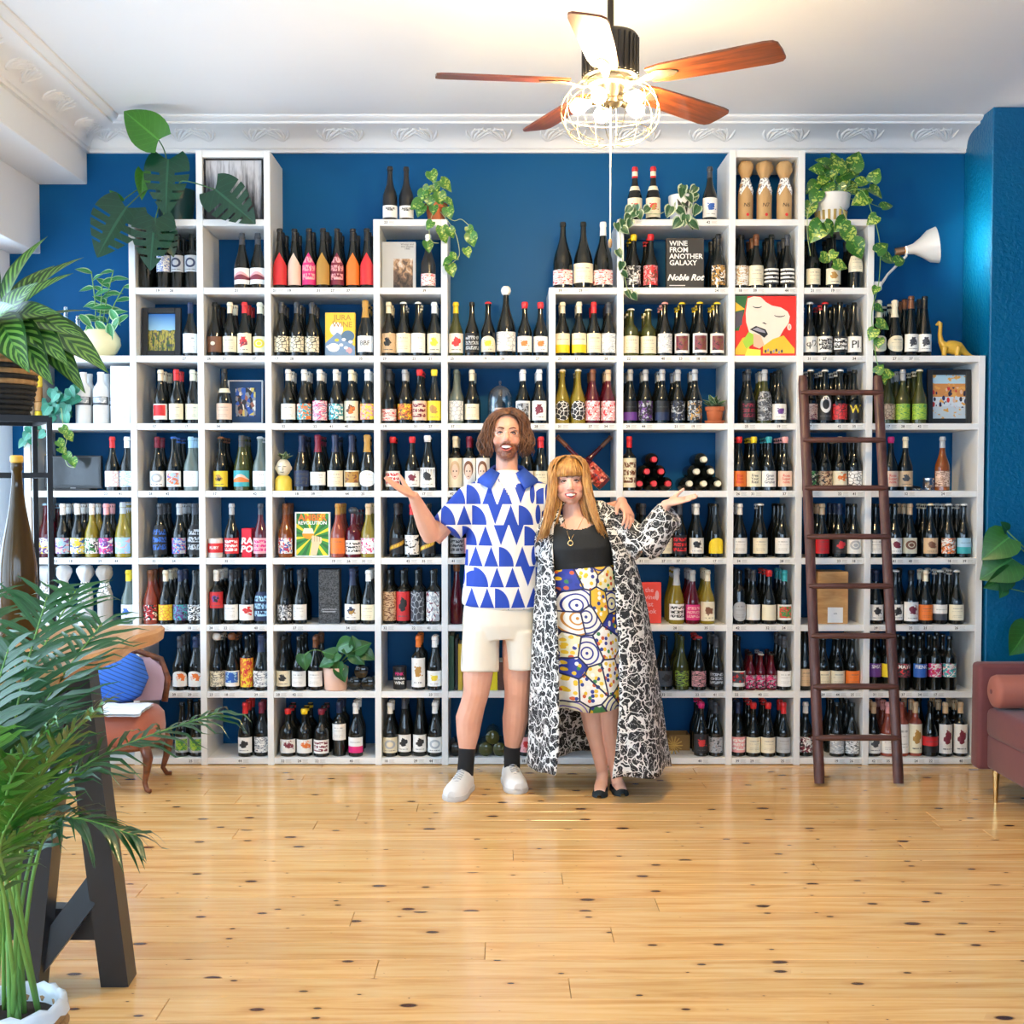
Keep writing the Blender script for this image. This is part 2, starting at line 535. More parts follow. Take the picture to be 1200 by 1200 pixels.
# ------------------------------------------------------------------ shelf
CXS=dict(A=-2.603,B=-2.0153,C=-1.6444,D=-1.2755,E=-0.6794,F=-0.31,G=0.2799,H=0.6525,I=1.2611,J=1.6374,K=2.0192,L=2.6351)
PITCH=0.37; Z0=0.0224; TH=0.035; SD=0.372
TOPROW=dict(A=6,B=8,C=9,D=7,E=8,F=6,G=7,H=8,I=9,J=8,K=6)
NAMES='ABCDEFGHIJK'
shelf=empty('wine_shelf',(0,0,0))
tag(shelf,'tall white open cube shelf unit covering the blue wall, stepped along the top','shelf')
for i,n in enumerate('ABCDEFGHIJKL'):
    l=TOPROW.get(NAMES[i-1],0) if i>0 else 0
    r=TOPROW.get(n,0)
    h=Z0+max(l,r)*PITCH+TH/2
    MB().cbox((0,SD/2,h/2),(TH,SD,h),0.0015).build('upright',WHITE,shelf,loc=(CXS[n],0.0,0),smooth=0)
for i,n in enumerate(NAMES):
    x0=CXS[n]+TH/2; x1=CXS['ABCDEFGHIJKL'[i+1]]-TH/2
    me=MB().cbox((0,SD/2,0),(x1-x0-0.0004,SD-0.002,TH),0.0015).mesh('shelf_board',WHITE,0)
    for k in range(TOPROW[n]+1):
        link('shelf_board',me,shelf,((x0+x1)/2,0.001,Z0+k*PITCH))
# the white wall panel visible at the foot of the blue wall inside the lowest row
def shelf_z(row): return Z0+(row-1)*PITCH+TH/2      # floor of a row (1 = lowest)
def cx_between(n): 
    i=NAMES.index(n); return CXS[n]+TH/2, CXS['ABCDEFGHIJKL'[i+1]]-TH/2
ORD=['','first','second','third','fourth','fifth','sixth','seventh','eighth','ninth','tenth','eleventh']
def cell_phrase(cell):
    n=NAMES.index(cell[0])+1; r=int(cell[1:])
    if r>TOPROW[cell[0]]: return 'on top of %s column from windows'%ORD[n]
    return '%s shelf up, %s column from windows'%(ORD[r],ORD[n])
def px_x(px,row,Y):
    """x of something seen at image column px, standing on a row at depth Y"""
    z=shelf_z(row)+0.12
    r=_ray(px,600); 
    # depth along the optical axis of that point
    zc=(Y+CAM_D)*_c-(z-CAM_H)*_s
    return (px-CX)/F_PX*zc
# ------------------------------------------------------------------ bottles
SHAPES=dict(
 b=(0.298,0.0400,[(0,.90),(.008,1),(.42,1),(.47,.96),(.53,.83),(.60,.64),(.67,.48),(.74,.40),(.82,.36),(.925,.34),(.93,.41),(.972,.41),(.98,.37),(1,.36)]),
 o=(0.300,0.0375,[(0,.92),(.008,1),(.60,1),(.635,.94),(.665,.74),(.695,.52),(.73,.42),(.80,.39),(.925,.37),(.93,.43),(.972,.43),(1,.38)]),
 c=(0.305,0.0430,[(0,.92),(.008,1),(.38,1),(.45,.95),(.53,.81),(.62,.62),(.72,.46),(.82,.37),(.90,.34),(.905,.41),(.945,.40),(.95,.35),(1,.35)]),
 f=(0.330,0.0375,[(0,.92),(.008,1),(.34,1),(.42,.95),(.52,.81),(.64,.60),(.75,.47),(.86,.40),(.94,.37),(.945,.43),(.98,.43),(1,.4)]),
 s=(0.200,0.0290,[(0,.92),(.01,1),(.48,1),(.56,.92),(.65,.66),(.74,.48),(.92,.40),(.93,.47),(1,.45)]),
 q=(0.262,0.0430,[(0,.92),(.01,1),(.50,1),(.57,.92),(.63,.66),(.67,.44),(.72,.37),(.95,.33),(.955,.40),(1,.39)]),
 m=(0.365,0.0540,[(0,.92),(.008,1),(.36,1),(.44,.95),(.53,.81),(.62,.60),(.71,.42),(.80,.32),(.93,.28),(.935,.33),(.975,.33),(1,.29)]))
def gmat(k):
    n={'k':'near_black_bottle_glass','g':'olive_green_bottle_glass','y':'golden_wine_glass','r':'ruby_wine_glass','a':'amber_wine_glass','w':'white_ceramic','n':'pale_clear_glass','p':'rose_wine_glass','t':'matte_black_glass'}[k]
    if n in _M: return _M[n]
    c={'k':(0.006,0.008,0.007),'g':(0.055,0.062,0.014),'y':(0.26,0.19,0.018),'r':(0.09,0.005,0.012),'a':(0.24,0.06,0.010),'w':(0.82,0.82,0.80),'n':(0.13,0.165,0.145),'p':(0.30,0.06,0.035),'t':(0.012,0.012,0.013)}[k]
    g=NG(n)
    nz=g.noise(g.tc('Object'),8.0,2.0)
    col=g.mix(nz,tuple(x*.8 for x in c),tuple(min(1,x*1.2) for x in c))
    g.set(color=col,rough={'w':0.35,'t':0.3}.get(k,0.07),spec=0.55)
    _M[n]=g.mat
    return g.mat
GNAME=dict(k='dark',g='olive',y='golden',r='ruby',a='amber',w='white',n='clear',p='rose-coloured',t='matte-black')
def cmat(c): return M('capsule_'+CNAME[c].replace(' ','_'),PAL[c],0.38,0.0,0.08,60.0)

def prof_r(prof,z):
    for (a,ra),(b,rb) in zip(prof[:-1],prof[1:]):
        if a<=z<=b: return ra+(rb-ra)*((z-a)/(b-a) if b>a else 0)
    return prof[-1][1]
_bm={}
def bottle_mesh(S,G):
    k=('b',S,G)
    if k not in _bm:
        H,R,P=SHAPES[S]
        mb=MB().lathe([(z*H,r*R) for z,r in P],18)
        _bm[k]=mb.mesh('wine_bottle',gmat(G),50)
    return _bm[k]
def cap_mesh(S,typ,c):
    k=('c',S,typ,c)
    if k in _bm: return _bm[k]
    H,R,P=SHAPES[S]; off=0.0009
    rn=prof_r(P,.88)*R
    if typ=='f': prof=[(z*H,prof_r(P,z)*R+off) for z in (.795,.80,.84,.88,.924,.935,.965,.985)]+[(H+.0008,prof_r(P,1)*R)]
    elif typ=='w': prof=[(.885*H,rn+.0005),(.888*H,rn+.0022),(.92*H,rn+.003),(.95*H,rn+.0048),(.985*H,rn+.0042),(1.004*H,rn+.0015)]
    elif typ=='c': prof=[(.968*H,rn+.0045),(.975*H,rn+.0052),(.99*H,rn+.0042),(1.008*H,rn*.7)]
    elif typ=='l': prof=[(z*H,prof_r(P,z)*R+off) for z in (.70,.76,.82,.88)]+[(.905*H,rn+.004),(.94*H,rn+.0035),(.955*H,rn+.002),(.97*H,rn+.0045),(1.0*H,rn+.004),(1.02*H,rn*.6)]
    elif typ=='k': prof=[(.99*H,rn*.80),(1.03*H,rn*.80),(1.032*H,rn*.6)]
    elif typ=='o': prof=[(.93*H,rn*1.1),(.95*H,rn*1.5),(.99*H,rn*1.75),(1.03*H,rn*1.6),(1.06*H,rn*1.0),(1.065*H,rn*.3)]
    me=MB().lathe(prof,14).mesh('capsule',cmat(c),60)
    _bm[k]=me
    return me
ZONES={'1':(.075,.365),'2':(.06,.418),'3':(.05,.27),'4':(.30,.60),'5':(.06,.60),'6':(.10,.34),'7':(.36,.52),'8':(.25,.50)}
def label_mesh(S,zone,shape,mat,half=78):
    k=('l',S,zone,shape,mat.name,half)
    if k in _bm: return _bm[k]
    H,R,P=SHAPES[S]; z0,z1=[q*H for q in ZONES[zone]]
    n=14; m=6 if (shape!='r' or ZONES[zone][1]>.42) else 1
    rows=[];
    for i in range(m+1):
        v=i/m; row=[]
        for j in range(n+1):
            u=j/n; s=2*u-1
            top=1.0; bot=0.0
            if shape=='v':
                e=math.sqrt(max(0,1-s*s)); top=.5+.5*e; bot=.5-.5*e
            elif shape=='a': top=.45+.55*math.sqrt(max(0,1-s*s))
            elif shape=='t': top=.62+.38*max(0,1-abs(s)*1.15)
            vv=bot+(top-bot)*v
            a=rad(half)*s
            z=z0+(z1-z0)*vv
            r=prof_r(P,z/H)*R+.0008
            row.append((r*math.sin(a),-r*math.cos(a),z,u,vv))
        rows.append(row)
    mb=MB()
    vs=[q[:3] for r in rows for q in r]; uv=[q[3:] for r in rows for q in r]
    fs=[(i*(n+1)+j,i*(n+1)+j+1,(i+1)*(n+1)+j+1,(i+1)*(n+1)+j) for i in range(m) for j in range(n)]
    mb.add(vs,fs,0,uv)
    _bm[k]=mb.mesh('label',mat,180)
    return _bm[k]
def label_mat(style,cols,seed=0):
    name='label_%s_%s_%d'%(style,'_'.join(CNAME[c].replace(' ','_') for c in cols),seed)
    if name in _M: return _M[name]
    g=NG(name); uv=g.tc('UV'); s=g.sep(uv); u,v=s[0],s[1]
    c=[PAL[q] for q in cols]; c0=c[0]; c1=c[1] if len(c)>1 else (0.05,0.05,0.05); c2=c[2] if len(c)>2 else c1; c3=c[3] if len(c)>3 else c2
    sv=g.mapping(uv,(1,1,1),(seed*3.17,seed*1.73,seed*0.7))
    du=g.math('SUBTRACT',u,.5)
    def lt(a,b): return g.math('LESS_THAN',a,b)
    def mul(a,b): return g.math('MULTIPLY',a,b)
    def band(x,a,b): return mul(g.math('GREATER_THAN',x,a),lt(x,b))
    def lines(rows,wid,freq=34.0,thr=.47):
        nz=g.noise(g.mapping(uv,(freq,3.0,1.0),(seed*5.1,seed,0)),1.0,1.0)
        tot=None
        for a,b in rows:
            q=mul(band(v,a,b),lt(g.math('ABSOLUTE',du),wid))
            tot=q if tot is None else g.math('MAXIMUM',tot,q)
        return mul(tot,g.math('GREATER_THAN',nz,thr))
    def dist(cu=.5,cv=.5,au=1.0,av=1.0,wob=0.0):
        a=g.math('POWER',mul(g.math('SUBTRACT',u,cu),au),2.0); b=g.math('POWER',mul(g.math('SUBTRACT',v,cv),av),2.0)
        d=g.math('SQRT',g.math('ADD',a,b))
        if wob: d=g.math('ADD',d,mul(g.math('SUBTRACT',g.noise(sv,6.0,2.0),.5),wob))
        return d
    col=c0
    if style=='p': col=g.mix(mul(lines([(.72,.79),(.56,.59),(.30,.33),(.2,.23)],.26),.55),c0,(0.12,0.11,0.1))
    elif style=='n': col=c0
    elif style=='s':
        nz=g.noise(sv,3.4,1.5,.5,2.2); n2=g.noise(g.mapping(sv,(1,1,1),(9,4,1)),4.0,1.5,.5,1.6)
        col=g.mix(g.math('GREATER_THAN',nz,.52),c0,c1); col=g.mix(g.math('GREATER_THAN',n2,.58),col,c2)
        if len(c)>3: col=g.mix(lt(n2,.38),col,c3)
    elif style=='i':
        col=g.mix(lt(dist(.5,.56,1.15,1.0,.5),.22),c0,c1)
        col=g.mix(lt(dist(.55,.5,1.2,1.0,.7),.13),col,c2)
        col=g.mix(lines([(.14,.18)],.25),col,(.1,.1,.1))
    elif style=='b':
        col=g.mix(lt(v,.42),c0,c1); col=g.mix(mul(lines([(.66,.72)],.3),.6),col,(.1,.1,.1))
    elif style=='h':
        w=mul(g.math('SINE',g.math('MULTIPLY_ADD',u,6.0,-1.4)),.16)
        col=g.mix(lt(v,g.math('ADD',.62,w)),c0,c2); col=g.mix(lt(v,g.math('ADD',.50,mul(w,.6))),col,c1); col=g.mix(lt(v,.28),col,c0)
    elif style=='c':
        d=dist(.5,.55,1.0,1.0); col=g.mix(band(d,.17,.29),c0,c1); col=g.mix(lines([(.12,.17)],.3),col,(.1,.1,.1)) if len(c)<3 else g.mix(lt(d,.12),col,c2)
    elif style=='d':
        q=g.math('ADD',v,mul(u,-.5)); col=g.mix(band(q,.1,.38),c0,c1); col=g.mix(mul(band(q,.16,.30),g.math('GREATER_THAN',g.noise(g.mapping(uv,(22,2,1)),1.0),.5)),col,c2)
    elif style=='g':
        nz=g.noise(sv,5.0,4.0,.6,.8); pic=g.ramp(nz,[(.36,c1),(.48,c2),(.6,c3)],'CONSTANT' if len(c)>3 else 'LINEAR')
        ins=mul(band(u,.16,.84),band(v,.14,.88)); col=g.mix(ins,c0,pic)
    elif style=='G':
        nz=g.noise(sv,4.5,4.0,.6,.8); col=g.ramp(nz,[(.34,c0),(.5,c1),(.62,c2)])
    elif style=='x':
        col=g.mix(g.math('GREATER_THAN',g.math('FRACT',mul(v,4.0)),.5),c0,c1); col=g.mix(lines([(.05,.95)],.5,16.0,.62),col,c0)
    elif style=='q':
        ins=mul(band(u,.13,.87),band(v,.24,.93)); col=g.mix(ins,c0,c1); col=g.mix(mul(ins,g.math('GREATER_THAN',g.noise(sv,5.0,2.0),.56)),col,c2)
    elif style=='t':
        nz=g.noise(g.mapping(uv,(13,9,1),(seed*3.3,0,0)),1.0,1.0)
        r=g.math('MAXIMUM',g.math('MAXIMUM',band(v,.68,.86),band(v,.42,.60)),band(v,.16,.34))
        col=g.mix(mul(mul(r,lt(g.math('ABSOLUTE',du),.4)),g.math('GREATER_THAN',nz,.46)),c0,c1)
    elif style=='z':
        ed=g.vor(sv,4.5,'DISTANCE_TO_EDGE','Distance'); col=g.mix(lt(ed,.055),c0,c1)
        if len(c)>2: col=g.mix(mul(g.math('GREATER_THAN',g.noise(sv,4.0),.55),lt(ed,.06)),col,c2)
    elif style=='f':
        col=g.mix(lt(dist(.5,.62,1.0,.95),.27),c0,c1)               # hair
        col=g.mix(lt(dist(.5,.53,1.35,1.0),.26),col,c2)            # face
        col=g.mix(lt(g.math('ABSOLUTE',g.math('SUBTRACT',g.math('ABSOLUTE',du),.09)),.03) if False else mul(lt(g.math('ABSOLUTE',g.math('SUBTRACT',g.math('ABSOLUTE',du),.085)),.03),band(v,.53,.58)),col,(.08,.05,.04))
        col=g.mix(mul(lt(g.math('ABSOLUTE',du),.05),band(v,.36,.39)),col,(.3,.06,.05))
    elif style=='l':
        col=g.mix(band(v,.0,.36),c0,c1); col=g.mix(lt(dist(.62,.62,1.0,1.0,.9),.2),col,c2)
    elif style=='w':
        nz=g.noise(g.mapping(sv,(1,3,1)),3.0,2.0,.5,1.0); col=g.mix(band(nz,.46,.54),c0,c1)
        if len(c)>2: col=g.mix(g.math('GREATER_THAN',nz,.60),col,c2)
    if style in 'sihcgGzwl': col=g.mix(mul(g.noise(sv,30.0,2.0),.12),col,(.2,.2,.2))
    g.set(color=col,rough=.5)
    _M[name]=g.mat
    return g.mat
SDESC=dict(p='',n='',s='swirls',i='motif',b='lower half',h='hills',c='circle',d='diagonal band',g='picture',G='picture',x='stripes',q='square',t='lettering',z='line drawing',f='portrait',l='base',w='brush strokes')
CAPD=dict(f='capsule',w='wax cap',c='crown cap',l='long foil',k='cork',o='bulb stopper')
SHD=dict(r='',v='oval ',a='arched ',t='arrow-shaped ')

# one line for each compartment: x ; shape glass ; capsule ; label  (label = shape zone style colours seed)
CELLS='''
A5|132 b k fR r1zWP|148 b k fW r1wWLB
A4|52 b r cL r1sWUY|72 b k fW r1sLPU|85 b k fW r1sYWB|103 b y fW r1sWGK1|122 b k fP r1sUMW|142.5 c y fS r1sLLP
A3|150 b n fY r1iWB
B8|169 o k - -|190.5 o k - r4wWBS|207 o k - r4cSN|223.5 o k - r4cSN
B7|222 b k fN r2pW
B6|187 b k fC r1qWR|205.5 b k fR r1pC|224.5 b k fC r1pC
B5|183 b k fX r1cWS|202.4 b k cB r1gWLOB|222.6 b n fL r1pWS
B4|186 b k fD r5tKB1|209 b k fS r1sBSR|227 b k fD r5tKS2
B3|175 b p fE r1sRKW|193 b k fC r1zYO|210.7 b k fN r1sUTK|226 b k - r1sKWS3
B2|209.7 b k fD a1lWWO|228 b k fN a1lWWO
B1|216.8 b k - r1gSGZG|228.7 b k - r1gSGZG
C8|282.7 c k fD r1hWXP|300.5 c k fD r1hWXP
C7|250.7 b k - r1cEEC|269.5 b k fC r1pCY|284 b k fR r2iCRX|304 b k fC r1cCYY
C6|261.7 c k fK r1pF
C5|257.6 b k cE r1iYAK|282 c g fD r1hTOF|305 b n cS r1pW
C4|270.6 b k fS r1tRW|305.7 b r fD r1tPM
C3|252.5 o k fW r4iRUK|270 b k fD r1pW|288 b k fK r1lWWR|307 b k - r5tNL
C2|253 b k oW r1wCK|271 b k oE r1qWBL|289 o k - r5sOYR2|306 c k lN r1wWN
C1|286.5 b k fR r1iWK|305.5 b k fX r1wWN1
D8|326 f k fK t5nR|344.5 f k fK t5nF|361.6 f k fK t5tMP|378 f k fK t5nA|394.6 f k fK t5tXP|413 f k fK t5nO|429.5 f k fK t5nR
D7|329 b k fD r1zCK1|347 b k fD r1zCK1|364.7 b k fD r1zCK1|427.6 c k lA r1nW
D6|337 b k fW r1pW|355.7 b k fW r1sTOW|374 b k fW r2wWMU|393 b k fW r1sTWK|411 b k fC r2iCEO|430 b k fW r1sPYO
D5|352.8 c k lN r1tND|371.7 c k lX r6pW|392 c k lN r1pC|411.6 c k lN r1qCAE|430.7 c k lA v1pW
D4|333.5 b a fE r1sWRB|396.4 b p fA r1pO|417.5 q r oD r1tWK3|433.5 b y fH r1sWMW
D3|332.8 b k - r1sSKW2|350.6 b k fD r1pW|412.4 c k lN r1iWNA|432 b k fW r1pC
D2|331 b k - r1iCK|349.7 b k - r1pW|369 b k fE r1pW1
D1|336.6 q k wR r1lWWX|356 q k wY r1lWWO|376 q k wX r1tWX|397 o k fN r4pW|416.3 b k fW r1bWM
E9|456.6 b t - r3bWW|475.8 b t - r3bWW
E8|501.5 b t fW r3wWR
E7|455 b k fC r2iHK|471 b k cW r2pC|489.6 b k cW r2pW|508.8 b k fW r2iCY
E6|455 b k fD r3wWR|474 b k fS r1sOEY|491.4 b k wR r2tFX|508 b k wY r2iYA
E5|460 b k wR r1tWR|482.8 b k wR r1iWX|500.6 c k wW r2iWK1
E4|464.5 b k fD d1dKAY|482.6 b k fR r2sWWK4|500.6 b k - d1dKAY
E3|456 o k - r5wHE|472 o k - r5iRK|489 o k - r5zDS|507 o k - r5sWSX
E2|490 o k fO r5iWA|509 b k fW r1iWY
E1|456 b k fW r1cCS|473.7 f k fD r1iWK2|491.5 f k - r1iWK2|509.3 b k fW r1cWS
F7|534 b g fY r2iWR1|553 b k - r2tKS4|572 b k cR a1iCY|593 m k oW r1zWS1|615 b k wR r1iWO|633.5 b k wR r1iWO
F6|534.5 b n - r2zWS2|553 b k fC r1pC|613 b k fW r2gWKSK|632 b k fW r2iWX
F5|533 o k fC r5fCHF|549 o k fX r5fWEF|566 o k - r5fWEF1|618 b k - r1pW|634.4 b k fR r1pC2
F4|535.5 b k - r1tSD|551 b k fP r1pP
F3|535 f r wE -
F1|617 b k fD r1iPR
G8|660 m k - r3wWR1|684 m k - r1pC|706 m k fW r3wWR1
G7|659 b k fC r2bCY|679 b k fC r2bCY|694.6 b k fR r2pC|713 b k fD r2wWS
G6|659 b y cC v2zKW1|678 b y cC v2zKW1|695 b r fE r2sPWR|713 b r fH r2sPWR
H9|744.5 b k fR r2iCRA|766 b k fR r2iCRA|832.5 b k fD r2iWB
H8|743 b k wY r2sKSW|763 b k wR r2sRPE|842.6 b k fK r2sAKW
H7|740 q g cW r2pC|760.6 q g cC r2pC|779.7 b k cP r2wWS|800 b k cY r2gWEXK|821 b k cY r2gWEXK|841 b k cY r2gWEXK
H6|739 b k fS r2bKU|757 b k fS r2sKUS|776.6 b k fS r2bKN|795 b k fS r2sKNS1|815 b k fS r2sKSA2
H5|737.7 o k fR r5tCE
H4|754 b k fD r1pK|780 b k fD r1pC|796 b k fD r2tKR|817 b k fW r1iWK|839.5 b k - a1nY
H3|793.5 c y lS r1tWK5|812.4 b r fS r1tMP|829.8 b y fC r2iCE
H2|780 b k - r1iDK|799.6 b g - r1wKZ|819.7 b k cR r1wPK|840.8 b k fD r1tKS6
H1|822.5 b k wM r2iKR|840 b k fD r1GESK
I8|869.6 b k - r2wWA|886.7 b k fE r2pC|905 b k - r1xKW|924 b k fD r1xKW
I6|877.5 b k fD r2tKX|897 b g fS r5wDS|913 b k - r1iWU
I5|863 b k wR r1nO|882.6 b k wY r1nC|902 b k wT r1nW|921 b k wP r1nF
I4|867.8 b k fW r1pW|892 b k cW r1pC|917.8 b k - r1pW
I3|867 o k - v2pS|883.5 b k fD r1nW|902 b k wR r1nC|920.6 b k fT r1gWGRZ
I2|867 b k - r1qWDR|884 s r cK r2sMKS|895.5 s r cS r2sMKS|906.5 s r cK r2sMKS|921.5 b k fD r1pW
I1|866 b k fN r1tPW|883 b k wR r1pC|901 b k wR r1pC|919.7 b k fR r1pS
J8|954 b k - r1pC|977.8 b k - r1iCA|1003.6 b k fD r4pC
J7|950 b k cW r1nW|968 b k cR r1tWK7|982.5 b k - r1tKW|999 b k - r1nW
J6|951 b k cW r1wFX|966.8 b k cW r5cKW|984 b k cW r1zRK|1001.6 b k - r1nK
J5|952.7 b k - r1sKGC|966.4 b k - r1sHEK|985.3 b k cC r1lCCO|1004 b k - r1zWK2
J4|964.6 b k fH r1pR|984.8 b k fN r1iKR|1003.6 b k - r1cWSS
J2|944 f k - r1pH|966 b k - r1pC|980.8 b k - r1pC|996 b k - r1pO
J1|945 b k fW r1sWXK|982 b k - r2wSW|1002 b k - r2wWK
K7|1031 c k lC v1pC|1050 c k lC v1pC|1069 f k fE r1iWD|1084 f k fK r1iWD
K6|1042 b g - r1zHE|1058 b g fS r1wZG|1079 b g cC r1wZG
K5|1045.5 b k wM r1nF|1057 b k fC r1iHD|1106 b a fS r1wFE
K4|1026 b k - r1pW|1050 b k - r1iWX|1067.6 b k fH r1cCEE|1092 b k cC r1iHE|1113 b k cW r1sWOE|1131 b k cW r1bLT
K3|1028 b k fN r1iWK3|1051 b k cW r1iWK4|1065.7 b k fK r2iWX|1084.6 b k fC r1pO|1103 b k cW r1bWD|1122.5 b k cW r1pC
K2|1026 o k - r8nU|1037.6 o k - r8nY|1060 o k - r8sKXR|1079.4 o k - r8nB|1096.8 o k - r8sMWR|1114 o k - r8sTWM
K1|1025 b k fH r2iWD|1041 b p fP r2pW|1056 o p - r5pW|1070 o p fH r5iCA|1088 c k - r1bRK|1107 o k fH r5iWX|1127 o k fH r5iWX
'''
BOTTLES={}; BACKS=[]
def upright_row(k):
    i='ABCDEFGHIJKL'.index(k)
    return max(TOPROW.get(NAMES[i-1],0) if i>0 else 0, TOPROW.get(k,0))
def cell_lim(cell):
    lo,hi=cx_between(cell[0]); row=int(cell[1:]); i=NAMES.index(cell[0])
    if upright_row(cell[0])<row: lo-=TH
    if upright_row('ABCDEFGHIJKL'[i+1])<row: hi+=TH
    return lo,hi
bottle_no=0
def place_bottle(cell,px,S,G,cap,lab,Y=0.062,dz=0.0,label_text=None):
    H,R,P=SHAPES[S]; row=int(cell[1:])
    z=shelf_z(row)+dz
    x=px_x(px,row,Y-R*0.6)
    lo,hi=cell_lim(cell)
    x=min(max(x,lo+R+0.002),hi-R-0.002)
    o=link('wine_bottle',bottle_mesh(S,G),None,(x,Y,z+0.0004),(0,0,random.uniform(-0.12,0.12)))
    desc=GNAME[G]+' bottle'
    capd='%s %s'%(CNAME[cap[1]],CAPD[cap[0]]) if cap!='-' else ''
    if cap!='-': link('capsule',cap_mesh(S,cap[0],cap[1]),o)
    long_=short_=''
    if lab!='-':
        shape=lab[0] if lab[0] in 'rvat' else 'r'; zone=lab[1]; style=lab[2]; cols=[ch for ch in lab[3:] if not ch.isdigit()]; sd=int(''.join(ch for ch in lab[3:] if ch.isdigit()) or 0)
        mat=label_mat(style,cols,sd+(NAMES.index(cell[0])*3+int(cell[1:]))%8)
        link('label',label_mesh(S,zone,shape,mat),o)
        c0=SHD.get(shape,'')+CNAME[cols[0]]
        alt=[c for c in cols[1:] if c!=cols[0]]
        short_=c0+' label'; long_=short_
        if alt:
            short_=(c0+' and '+CNAME[alt[0]]+' label') if not SHD.get(shape,'') else short_
            if SDESC[style]: long_=c0+' label with '+CNAME[alt[0]]+' '+SDESC[style]
    for bits in ([long_,capd],[short_,capd],[long_],[short_]):
        text=', '.join([desc]+[q for q in bits if q]+[cell_phrase(cell)])
        if len(text.split())<=16: break
    tag(o,text,'bottle','wine bottles standing on the shelf')
    return o
last={}
rb=random.Random(11)
for ln in CELLS.strip().split('\n'):
    parts=ln.split('|'); cell=parts[0]; BOTTLES[cell]=[]
    prevx=-1e9
    for q in parts[1:]:
        f=q.split(); px=float(f[0]); S,G,cap,lab=f[1:5]
        o=place_bottle(cell,px,S,G,cap,lab,Y=0.060+rb.uniform(-0.006,0.012))
        R=SHAPES[S][1]
        if o.location.x<prevx+R-0.0005+0.0: o.location.x=prevx+R+0.001      # stand side by side
        prevx=o.location.x+R
        BOTTLES[cell].append(o)
        BACKS.append((cell,o.location.x,S,G,cap))
    lim=cell_lim(cell)[1]                       # push back inside if the row ran over
    for o,q in zip(reversed(BOTTLES[cell]),reversed(parts[1:])):
        R=SHAPES[q.split()[1]][1]
        if o.location.x+R>lim-0.001: o.location.x=lim-R-0.001
        lim=o.location.x-R
    if lim<cell_lim(cell)[0]-0.0005: print('CROWDED',cell,lim-cell_lim(cell)[0])
# lettering wrapped round a bottle
def wrap_text(o,S,body,size,zfrac,color,shear=0.0,space=0.9,bold=0.0,dx=0.0,name='lettering'):
    H,R,P=SHAPES[S]; vs,fs=text_mesh(body,size,0.0,'CENTER',space,shear,bold)
    r=R+0.0013; out=[]
    for p in vs:
        a=(p.x+dx)/r
        a=max(-1.4,min(1.4,a))
        out.append((r*math.sin(a),-r*math.cos(a),zfrac*H+p.z))
    return MB().add(out,fs).build(name,M('print_'+CNAME[color].replace(' ','_'),PAL[color],0.5),o,smooth=0)
for o,wd,c in zip(BOTTLES['K2'],['SHZ','','MATU','FIENC','CINS','CIEN'],'WWWWWW'):
    if wd: wrap_text(o,'o',wd,0.028,0.44,c,bold=0.0006); o.rotation_euler=(0,0,0)
for o,wd,c in zip(BOTTLES['I5'],['Blan\nBlan\nBlanc','Free\nYour\nRiesl','Grun\nGrun\nGruner','Rosa\nSuper\nnova'],'RKNR'):
    wrap_text(o,'b',wd,0.021,0.22,c,space=0.85,bold=0.0003); o.rotation_euler=(0,0,0)
wrap_text(BOTTLES['K5'][0],'b','Rosa\nSuper\nnova',0.021,0.22,'R',space=0.85,bold=0.0003)
wrap_text(BOTTLES['D7'][3],'c','BBF',0.036,0.23,'K',bold=0.0004)
wrap_text(BOTTLES['J7'][0],'b','q/2',0.05,0.23,'K',bold=0.0006)
wrap_text(BOTTLES['J7'][1],'b','mnd\nmrvl',0.03,0.22,'K',bold=0.0008)
wrap_text(BOTTLES['J7'][3],'b','PL',0.06,0.21,'K',bold=0.0008)
wrap_text(BOTTLES['J6'][3],'b','W',0.06,0.26,'Y',bold=0.0012)
wrap_text(BOTTLES['E9'][0],'b','BLANC DE\nNOIRS',0.011,0.2,'K',bold=0.0006)
wrap_text(BOTTLES['E9'][1],'b','BLANC DE\nNOIRS',0.011,0.2,'K',bold=0.0006)
# neck collar labels
for cell,i in (('H9',0),('H9',1),('C6',0)):
    o=BOTTLES[cell][i]; S='c' if cell=='C6' else 'b'; H,R,P=SHAPES[S]
    mb=MB(); prof=[(z*H,prof_r(P,z)*R+.0009) for z in (.56,.60,.64)]
    mb.lathe(prof,18,cap=False); mb.build('neck_label',M('neck_paper',PAL['C'],0.5),o,smooth=180)
    if cell=='H9':
        mb=MB(); prof=[(z*H,prof_r(P,z)*R+.0018) for z in (.83,.87,.915)]
        mb.lathe(prof,14,cap=False); mb.build('neck_band',M('neck_paper',PAL['C'],0.5),o,smooth=180)

